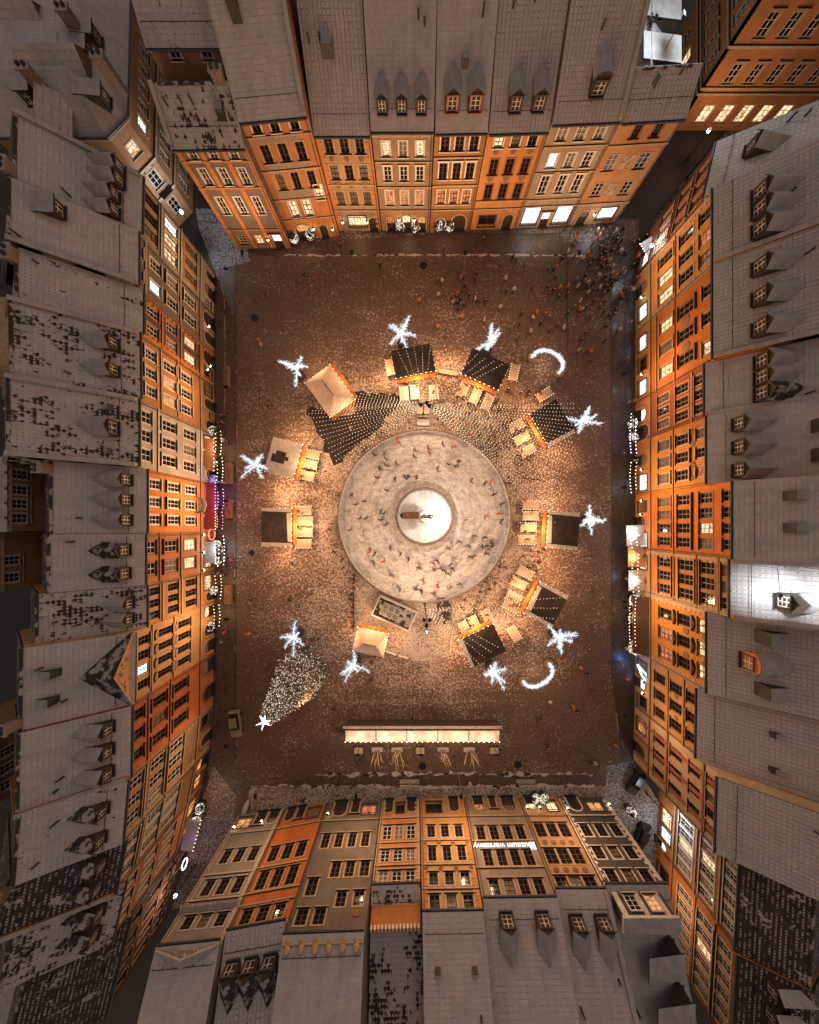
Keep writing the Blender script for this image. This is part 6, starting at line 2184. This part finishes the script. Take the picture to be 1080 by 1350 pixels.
PW = plain('parasol_white', (.66, .64, .62), .7, 0, .06)
parasol('brightly lit white parasol nearest the tall vivid orange house', 842, 706, 2, PW)
parasol('orange-lit parasol between two white parasols on the east terrace', 844, 734, 0, plain('parasol_orange_lit', (.6, .34, .2), .7, 0, .06))  # orange lamplight put into the cloth colour
parasol('grey-white parasol lowest on the east terrace', 845, 766, 0, PW)
for k, (x, y, lab) in enumerate(((832, 789, 'bushy garlanded shrub just below the lowest parasol'), (830, 812, 'garlanded shrub in the middle of the east terrace'), (836, 826, 'smaller garlanded shrub before the brown awning'), (830, 850, 'dim garlanded shrub at the lower end of the east terrace'))):
    bush(lab, x, y, k, 1.15, 2.4)
m = MB()
aw = thing('terrace_awning', 'long brown awning along the foot of the ochre house with wavy pediments', 'awning', P(838, 818))
m.prism([(0, -4.6, 3.7), (-2.1, -4.4, 2.7), (-2.1, 4.4, 2.7), (0, 4.6, 3.7)], (0, 0, .08), 0)
m.build('cloth', [plain('awning_brown', (.09, .05, .03), .8)], aw)
m = MB()
for y in (-4.2, 0, 4.2):
    m.tube([(-2.0, y, 0), (-2.0, y, 2.7)], .04)
m.build('post', [IRON], aw)
for k, (x, y, lab) in enumerate(((828, 838, 'red terrace table umbrella-less under heaters, upper'), (832, 842, 'red terrace seat cover'))):
    pass
# cyan light frame
c = P(828, 878)
ne = thing('neon_frame', 'glowing cyan light frame over a shop entrance on the east side', 'neon sign', c)
m = MB()
pts = [(0, 1.2, 2.6), (1.1, -.2, 3.0), (1.6, -.9, 3.0), (1.7, -1.8, 2.8), (1.1, -1.1, 2.7), (.7, -.6, 2.7), (0, 1.2, 2.6)]
m.tube(pts, .12, n=6)
m.build('tube', [glow('neon_cyan', (.55, .85, 1), 5)], ne)
m = MB()
for x, y in ((.2, .8), (1.1, -.9)):
    m.tube([(x, y, 0), (x, y, 2.6)], .05)
m.build('post', [IRON], ne)
lamp('POINT', 'neon_glow', c + Vector((-.6, .8, 1.6)), 130, (.1, .3, 1), .3)
# west cafes
GW = glow('garland_white', (1, .86, .7), 1.3)
for k, (x, y, lab) in enumerate(((287, 571, 'garlanded shrub at the top end of the pale house cafe'), (287, 592, 'bright garlanded shrub in the middle of the pale house cafe'), (287, 613, 'garlanded shrub at the lower end of the pale house cafe'), (289, 634, 'violet-lit shrub beside the arched door of the vivid orange house'),
                                 (291, 718, 'bright garlanded shrub before the rusty orange house'), (292, 737, 'garlanded shrub at the edge of the white-lit terrace'), (287, 776, 'garlanded shrub before the narrow orange house'), (283, 823, 'pale garlanded shrub beside the ring of lights'),
                                 (270, 1058, 'uppermost garlanded shrub of the south-west restaurant'), (265, 1075, 'middle garlanded shrub of the south-west restaurant'), (258, 1095, 'lowest garlanded shrub of the south-west restaurant'),
                                 (391, 322, 'garlanded shrub left of the glowing archway'), (412, 318, 'garlanded shrub right of the glowing archway'), (528, 308, 'garlanded shrub by the tan house door, top side'), (548, 308, 'second garlanded shrub by the tan house door, top side'), (579, 307, 'garlanded shrub left of the garlanded doorway'),
                                 (592, 307, 'garlanded shrub right of the garlanded doorway'), (704, 1046, 'white-lit shrub at the foot of the light tan south house'), (714, 1045, 'second white-lit shrub at the foot of the light tan south house'), (828, 562, 'white-lit shrub left of the blue-lit passage'), (830, 578, 'tall white-lit shrub right of the blue-lit passage'),
                                 (826, 1062, 'white-lit shrub at the corner of the charcoal house'))):
    col = glow('garland_violet', (.45, .3, .9), 1.6) if 'violet' in lab else GW
    bush(lab, x, y, 50 + k, .75, 1.5, col)


def booth(label, px, py, ang, w, d, cloth, col):
    t = thing('terrace_booth', label, 'booth', P(px, py), math.radians(ang), 'terrace booths on the west side')
    m = MB()
    m.prism([(-w / 2, -d / 2, 2.4), (w / 2, -d / 2, 2.4), (w / 2, d / 2, 2.7), (-w / 2, d / 2, 2.7)], (0, 0, .07), 0)
    m.build('canopy', [cloth], t)
    for x in (-w / 2 + .1, w / 2 - .1):
        for y in (-d / 2 + .1, d / 2 - .1):
            m = MB()
            m.tube([(x, y, 0), (x, y, 2.42)], .05)
            m.build('post', [IRON], t)
    m = MB()
    for k in range(3):
        x = -w / 2 + w * (k + .5) / 3
        m.box(x - .35, x + .35, -.35, .35, .7, .75)
        m.box(x - .05, x + .05, -.05, .05, 0, .7)
        m.box(x - .25, x + .25, .45, .8, .4, .46)
    m.build('cafe_tables', [plain('cafe_wood', (.3, .14, .06), .6)], t)
    g = MB()
    for k in range(9):
        g.octa((-w / 2 + w * k / 8, -d / 2, 2.36), .07)
    g.build('bulb_string', [col], t)
    return t


booth('terrace booth with red canopy and violet bulbs before the vivid orange house', 287, 655, 90, 4.0, 1.8, plain('red_cloth', (.22, .03, .03), .8), glow('violet_bulb', (.7, .3, 1), 8))
booth('second terrace booth of red cloth below the violet one', 287, 683, 90, 3.6, 1.8, MATS['red_cloth'], BULB)
booth('grey terrace booth lit white before the rusty orange house', 288, 727, 90, 3.4, 1.6, plain('grey_cloth', (.3, .3, .32), .8), BULBW)
booth('orange terrace booth before the pale house cafe', 286, 603, 90, 5.0, 1.6, plain('amber_cloth', (.5, .22, .08), .8), BULB)
booth('low grey terrace booth at the foot of the south-west restaurant', 264, 1084, 75, 5.0, 1.8, MATS['grey_cloth'], BULB)
booth('white lit stand at the foot of the red corner house', 846, 345, -60, 3.6, 1.8, plain('stand_white', (.55, .56, .58), .7), BULBW)
for lab, px, py, r_, mat in (('ring of red lights round a cafe door on the west side', 286, 704, .9, glow('red_ring', (1, .15, .08), 2.5)), ('white hoop of lights before the sand-coloured house', 279, 812, 1.3, GW), ('pale ring of lights near the south-west restaurant', 251, 1128, .7, glow('pink_ring', (1, .7, .8), 3))):
    t = thing('light_ring', lab, 'light ring', P(px, py), math.pi / 2, 'rings of lights at cafe doors')
    m = MB()
    n = 20
    m.tube([(r_ * math.cos(2 * math.pi * k / n), 0, 1.5 + r_ * math.sin(2 * math.pi * k / n)) for k in range(n + 1)], .1, n=6)
    m.build('ring', [mat], t)
    m = MB()
    m.tube([(0, .1, 0), (0, .1, 1.5 - r_)], .04)
    m.build('stand', [IRON], t)

for k, (x, y0, y1, m_, where) in enumerate(((290, 566, 600, BULB, 'before the pale house cafe'), (292, 602, 636, BULB, 'before the lower end of the pale house cafe'), (293, 642, 672, glow('violet_bulb', (.7, .3, 1), 8), 'in violet before the vivid orange house'), (292, 674, 700, glow('pink_bulb', (1, .3, .4), 6), 'in pink before the vivid orange house'),
                                          (294, 706, 748, BULBW, 'in white before the rusty orange house'), (290, 756, 790, BULB, 'before the narrow orange house'), (288, 796, 828, BULB, 'before the sand-coloured house'), (834, 690, 722, BULBW, 'in white over the upper parasols'), (836, 724, 782, BULB, 'along the lower parasols'), (832, 786, 858, BULB, 'along the brown awning'),
                                          (833, 545, 600, BULBW, 'by the blue-lit passage'), (833, 606, 650, BULB, 'before the amber house'))):
    festoon('street-side light string %s' % where, P(x, y0, 3.2), P(x, y1, 3.2), .35, .5, .075, m_, 'light strings along the shop fronts')
    festoon('wall-side light string %s' % where, P(x + (-7 if x < 500 else 7), y0 + 3, 3.6), P(x + (-7 if x < 500 else 7), y1 - 2, 3.6), .3, .55, .075, m_, 'light strings along the shop fronts')

# balcony on the vivid orange house
c = P(283, 668)
t = thing('balcony', 'small curved balcony over the violet-lit cafe', 'balcony', (c.x, c.y, 4.3))
m = MB()
m.prism([(-.0, -1.2, 0), (.9, -1.0, 0), (1.2, 0, 0), (.9, 1.0, 0), (-.0, 1.2, 0)], (0, 0, .15), 0)
m.build('slab', [STONE], t)
m = MB()
pp = [(.03, -1.15), (.88, -.97), (1.15, 0), (.88, .97), (.03, 1.15)]
for a, b in zip(pp, pp[1:]):
    for k in range(4):
        x, y = a[0] + (b[0] - a[0]) * k / 4, a[1] + (b[1] - a[1]) * k / 4
        m.tube([(x, y, .15), (x, y, 1.0)], .025, n=4)
m.tube([(x, y, 1.0) for x, y in pp], .045, n=5)
m.build('railing', [IRON], t)

# lettering on the museum front
def lettering(text, parent, x, y, z, size, mat, name='lettering'):
    cu = bpy.data.curves.new('text', 'FONT')
    cu.body = text
    cu.size = size
    cu.extrude = .06
    cu.align_x = 'CENTER'
    ob = bpy.data.objects.new('text', cu)
    C.objects.link(ob)
    dg = bpy.context.evaluated_depsgraph_get()
    me = bpy.data.meshes.new_from_object(ob.evaluated_get(dg))
    bpy.data.objects.remove(ob)
    me.materials.clear()
    me.materials.append(mat)
    return add(name, me, parent, T(x, y, z) @ Matrix.Rotation(math.pi / 2, 4, 'X'))


zt = MD['zof'](1116.5)
SIGN = glow('sign_white', (1, .95, .88), 1.6)
lettering('muzeum warszawy', MU, .1, -.2, zt - .33, 1.12, SIGN)
m = MB()
x0 = -MD['W'] * .42
for k in range(4):
    m.box(x0 - .5 + k * .22, x0 - .4 + k * .22, -.26, -.16, zt - .5 + .12 * (k % 2), zt + .75 - .1 * ((k + 1) % 2))
m.build('logo', [SIGN], MU)
lettering('muzeum', MU, MD['X'](.1), -.12, 3.0, .28, SIGN) if False else None

# ------------------------------------------------------------------ vehicles
def car(label, px, py, ang, col):
    t = thing('parked_car', label, 'car', P(px, py), math.radians(ang), 'parked cars')
    paint = plain('car_paint_' + str(int(col[0] * 100)), col, .3, .2, .05)
    prof = [(-2.1, .35), (-2.15, .75), (-1.5, .92), (-.9, 1.0), (1.4, 1.02), (2.0, .95), (2.15, .6), (2.1, .35)]
    me = bmesh.new()
    rings = []
    for y, s in ((-.86, .93), (-.8, 1.0), (.8, 1.0), (.86, .93)):
        rings.append([me.verts.new((x * (1 if abs(y) < .83 else .985), y, z if abs(y) < .83 else z * .97)) for x, z in prof])
    for a, b in zip(rings, rings[1:]):
        for k in range(len(prof)):
            j = (k + 1) % len(prof)
            me.faces.new((a[k], a[j], b[j], b[k]))
    me.faces.new(rings[0][::-1])
    me.faces.new(rings[-1])
    bmesh.ops.recalc_face_normals(me, faces=me.faces)
    mm = bpy.data.meshes.new('body')
    me.to_mesh(mm)
    mm.materials.append(paint)
    add('body', mm, t)
    m = MB()
    b4 = [(-1.0, -.74, 1.0), (1.75, -.74, 1.0), (1.75, .74, 1.0), (-1.0, .74, 1.0)]
    t4 = [(-.3, -.6, 1.46), (1.2, -.6, 1.46), (1.2, .6, 1.46), (-.3, .6, 1.46)]
    for i in range(4):
        j = (i + 1) % 4
        m.face([b4[i], b4[j], t4[j], t4[i]])
    m.build('windows', [GLASS['0']], t)
    m = MB()
    m.prism([(x, y, z) for x, y, z in t4], (0, 0, .05), 0)
    m.build('roof', [paint], t)
    for x in (-1.35, 1.35):
        for y in (-.8, .8):
            m = MB()
            m.lathe([(.02, -.1), (.2, -.11), (.32, -.1), (.32, .1), (.2, .11), (.02, .1)], 14)
            m.build('wheel', [plain('tyre', (.015, .015, .015), .8)], t, T(x, y, .32) @ Matrix.Rotation(math.pi / 2, 4, 'X'))
    for y in (-.6, .6):
        m = MB()
        m.obox((-2.13, y, .68), (.04, 0, 0), (0, .17, 0), (0, 0, .07))
        m.build('headlight', [TRIMS['white']], t)
    return t


car('pale car parked on the left kerb in the lower left of the square', 313, 951, 97, (.3, .24, .19))
car('dark car parked where the south-east alley begins', 836, 1027, 62, (.03, .028, .028))
car('dark car parked beside the charcoal corner house', 843, 1098, 68, (.025, .025, .028))

# ------------------------------------------------------------------ added front lamps, alley lamps and light
SOD = (1, .56, .28)
POW = 1900


def added_front_lamp(label, px, py, aim, power=1.0, h=8.0):  # invented lamp and post, added to light the house fronts
    c = P(px, py)
    a = P(*aim)
    t = thing('added_front_lamp', label, 'street lamp', c, math.atan2(a.y - c.y, a.x - c.x), 'added lamps lighting the house fronts')
    m = MB()
    m.lathe([(.16, 0), (.14, .5), (.05, .7), (.035, h), (.02, h + .05)], 8)
    m.build('post', [GUTTER], t)
    m = MB()
    m.tube([(0, 0, h - .4), (.25, 0, h + .1), (.6, 0, h + .15)], .04, n=5)
    m.obox((.8, 0, h + .05), (.28, 0, .06), (0, .2, 0), (0, 0, .09))
    m.build('lamp_head', [IRON], t)
    m = MB()
    m.face([(.6, -.15, h - .06), (1.04, -.15, h + .0), (1.04, .15, h + .0), (.6, .15, h - .06)][::-1])
    m.build('lens', [glow('lamp_lens', (1, .8, .55), 12)], t)
    d = (a - c).normalized()
    lamp('SPOT', 'added_front_lamp_light', c + d * 1.15 + Vector((0, 0, h - .1)), POW * power, SOD, .25, a + Vector((0, 0, 9.5)), 150, .9)


for k, (x, p) in enumerate(((350, 1.1), (475, 1.6), (605, 1.6), (735, 1.5))):
    added_front_lamp('%s added slim lamp from the left facing the top row of houses' % ORD[k], x, 388, (x, 304), p)
for k, (y, p) in enumerate(((400, .62), (535, .98), (665, 1.5), (800, 1.4), (945, 1.0))):
    added_front_lamp('%s added slim lamp from the top facing the left row of houses' % ORD[k], 338, y, (283, y), p * .85)
for k, (y, p) in enumerate(((385, 1.4), (520, 1.7), (650, 1.9), (780, 1.6), (910, 1.2))):
    added_front_lamp('%s added slim lamp from the top facing the right row of houses' % ORD[k], 780, y, (838, y), p * .85)
for k, (x, p) in enumerate(((365, .9), (480, 1.2), (600, 1.3), (725, 1.1))):
    added_front_lamp('%s added slim lamp from the left facing the bottom row of houses' % ORD[k], x, 996, (x, 1054), p * .85)


def wall_light(label, px, py, z, power, col, size=.2, vis=True):
    c = P(px, py)
    t = thing('alley_lamp', label, 'street lamp', c, 0, 'lamps in the alleys')
    m = MB()
    m.lathe([(.16, 0), (.14, .5), (.06, .7), (.05, z - .2)], 8)
    m.build('post', [IRON], t)
    m = MB()
    m.lathe([(.06, z - .2), (.2, z - .1), (.26, z + .3), (.08, z + .45)], 8, mis=[0, 1, 0])
    m.build('lantern', [IRON, glow('cold_lantern', (.85, .93, 1), 10)], t)
    lamp('POINT', 'alley_light', c + Vector((0, 0, z + .65)), power, col, size)


COLD = (.80, .90, 1)
wall_light('white lantern in the north-west alley mouth', 268, 318, 5.5, 1100, COLD)
wall_light('white lantern in the south-east alley', 852, 1045, 5.0, 420, COLD)
wall_light('white lantern at the north-east alley by the red house', 836, 352, 4.5, 500, COLD)
wall_light('warm lantern deep in the north-east alley', 905, 212, 4.5, 380, SOD)
added_front_lamp('added slim lamp in the north-east alley facing the large orange building', 892, 262, (960, 172), .9)
wall_light('warm lantern in the south-west alley', 258, 1140, 5.0, 500, (1, .6, .45))
wall_light('warm lantern in the alley past the blue-lit shop', 832, 1128, 6.0, 800, SOD)
wall_light('white lantern on the small court at the rink mast', 562, 826, 3.4, 420, (1, .85, .7))
# white-lit ground-floor fronts spill onto the pavement
for x, y, p, col in ((700, 309, 90, COLD), (786, 303, 160, COLD), (722, 306, 70, WARM), (472, 312, 60, WARM), (402, 322, 60, WARM), (538, 311, 60, WARM), (586, 311, 40, WARM)):
    lamp('POINT', 'front_light', P(x, y, 1.8), p, col, .3)
for x, y, p, col in ((288, 590, 200, WARM), (289, 652, 130, (.55, .2, 1)), (289, 672, 110, (1, .2, .25)), (289, 724, 260, COLD), (288, 776, 150, WARM), (282, 818, 140, WARM), (268, 1070, 200, WARM), (262, 1110, 40, (.8, .3, 1)),
                     (834, 405, 70, COLD), (834, 500, 70, COLD), (834, 538, 50, COLD), (831, 570, 80, (.35, .25, 1)), (832, 640, 80, (.3, .95, .9)), (833, 700, 220, COLD), (834, 735, 120, WARM), (832, 766, 130, COLD), (832, 812, 110, WARM), (872, 1095, 110, (.5, .75, 1)), (870, 1075, 90, WARM)):
    lamp('POINT', 'terrace_light', P(x, y, 2.9), p, col, .25)
# floodlights: rink, roof
for k in range(3):
    a = 2 * math.pi * k / 3 + .5
    lamp('SPOT', 'rink_flood', SP + Vector((math.cos(a) * .6, math.sin(a) * .6, 11.7)), 2700, (1, .66, .43), .25, rc + Vector((6 * math.cos(a * 1.7), 6 * math.sin(a * 1.7), 0)), 150, .9)
for k in range(2):
    a = math.pi * k + .5
    lamp('SPOT', 'rink_flood', NP + Vector((math.cos(a) * .6, math.sin(a) * .6, 5.7)), 1300, (1, .66, .42), .25, rc, 150, .9)
lamp('POINT', 'statue_light', rc + Vector((1.6, 0, 4.6)), 1300, (1, .86, .74), .3)
for k in range(10):                                    # fixtureless lights standing in for the bulb strings over the rink
    a = 2 * math.pi * k / 10
    lamp('POINT', 'string_fill_light', rc + Vector((10 * math.cos(a), 10 * math.sin(a), 5.4)), 240, (1, .68, .43), .4)
for k in range(16):  # unseen ring of fill lights added to brighten the ground by the stalls
    a = 2 * math.pi * (k + .5) / 16
    lamp('POINT', 'string_fill_light', rc + Vector((18.5 * math.cos(a), 18.5 * math.sin(a), 4.6)), 330, (1, .57, .30), .4)
for x, y in ((400, 440), (480, 400), (560, 380), (640, 385), (720, 400), (370, 560), (345, 700), (350, 800), (400, 930), (520, 920), (640, 930), (745, 930), (770, 800), (775, 620)):
    lamp('POINT', 'string_fill_light', P(x, y, 7.5), 780, (1, .50, .24), .5)  # unseen fill lights added to brighten the outer paving
rm_ = Matrix.Translation(TD['mid']) @ Matrix.Rotation(TD['rz'], 4, 'Z')
for k, y in enumerate((.9, 4.0, 7.0)):
    p = rm_ @ Vector((-TD['W'] * .42, y, TD['h'] + TD['pitch'] * y + .2))
    mast = thing('roof_floodlight', '%s floodlight up the slope of the white floodlit roof' % ORD[k], 'floodlight', p, TD['rz'], 'floodlights on the white roof')
    m = MB()
    m.tube([(0, 0, 0), (0, 0, 2.9), (TD['W'] * .42, 0, 3.2)], .03)
    m.build('arm', [IRON], mast)
    m = MB()
    m.obox((TD['W'] * .42, 0, 3.2), (.16, 0, 0), (0, .2, 0), (0, 0, .06))
    m.build('housing', [IRON], mast)
    lp = rm_ @ Vector((0, y, TD['h'] + TD['pitch'] * y + 3.3))
    lamp('SPOT', 'roof_flood', lp, 900, (.9, .95, 1), .2, rm_ @ Vector((0, y + 1.3, TD['h'] + TD['pitch'] * (y + 1.3))), 116, .3)
ra = thing('roof_floodlight', 'floodlight on a short mast whitening the low roofs of the north-east alley', 'floodlight', P(880, 60, 16))
m = MB()
m.tube([(0, 0, -3), (0, 0, 2.6)], .05)
m.obox((0, 0, 2.7), (.18, 0, -.1), (0, .3, 0), (.06, 0, .12))
m.build('housing', [IRON], ra)
lamp('POINT', 'roof_flood', Vector(ra.location) + Vector((0, 0, 3.2)), 1500, (.86, .93, 1), .25)

# night sky: very low sun below the city glow
w = bpy.data.worlds.new('World')
S.world = w
w.use_nodes = True
nt = w.node_tree
bg = nt.nodes['Background']
sky = nt.nodes.new('ShaderNodeTexSky')
sky.sky_type = 'NISHITA'
sky.sun_disc = False
sky.sun_elevation = math.radians(3)
sky.sun_rotation = math.radians(200)
mx = nt.nodes.new('ShaderNodeMix')
mx.data_type = 'RGBA'
mx.blend_type = 'MIX'
mx.inputs[0].default_value = .94
mx.inputs[7].default_value = (.275, .198, .168, 1)          # sodium glow of the city on low cloud
nt.links.new(sky.outputs[0], mx.inputs[6])
nt.links.new(mx.outputs[2], bg.inputs['Color'])
bg.inputs['Strength'].default_value = .72
sd = bpy.data.lights.new('moon', 'SUN')
sd.energy = .2
sd.angle = math.radians(25)
sd.color = (1, .9, .85)
so = bpy.data.objects.new('moon', sd)
C.objects.link(so)
so.rotation_euler = (math.radians(35), 0, math.radians(160))
print('people', NPEOPLE, 'objects', len(S.objects), 'lights', len(LIGHTS))
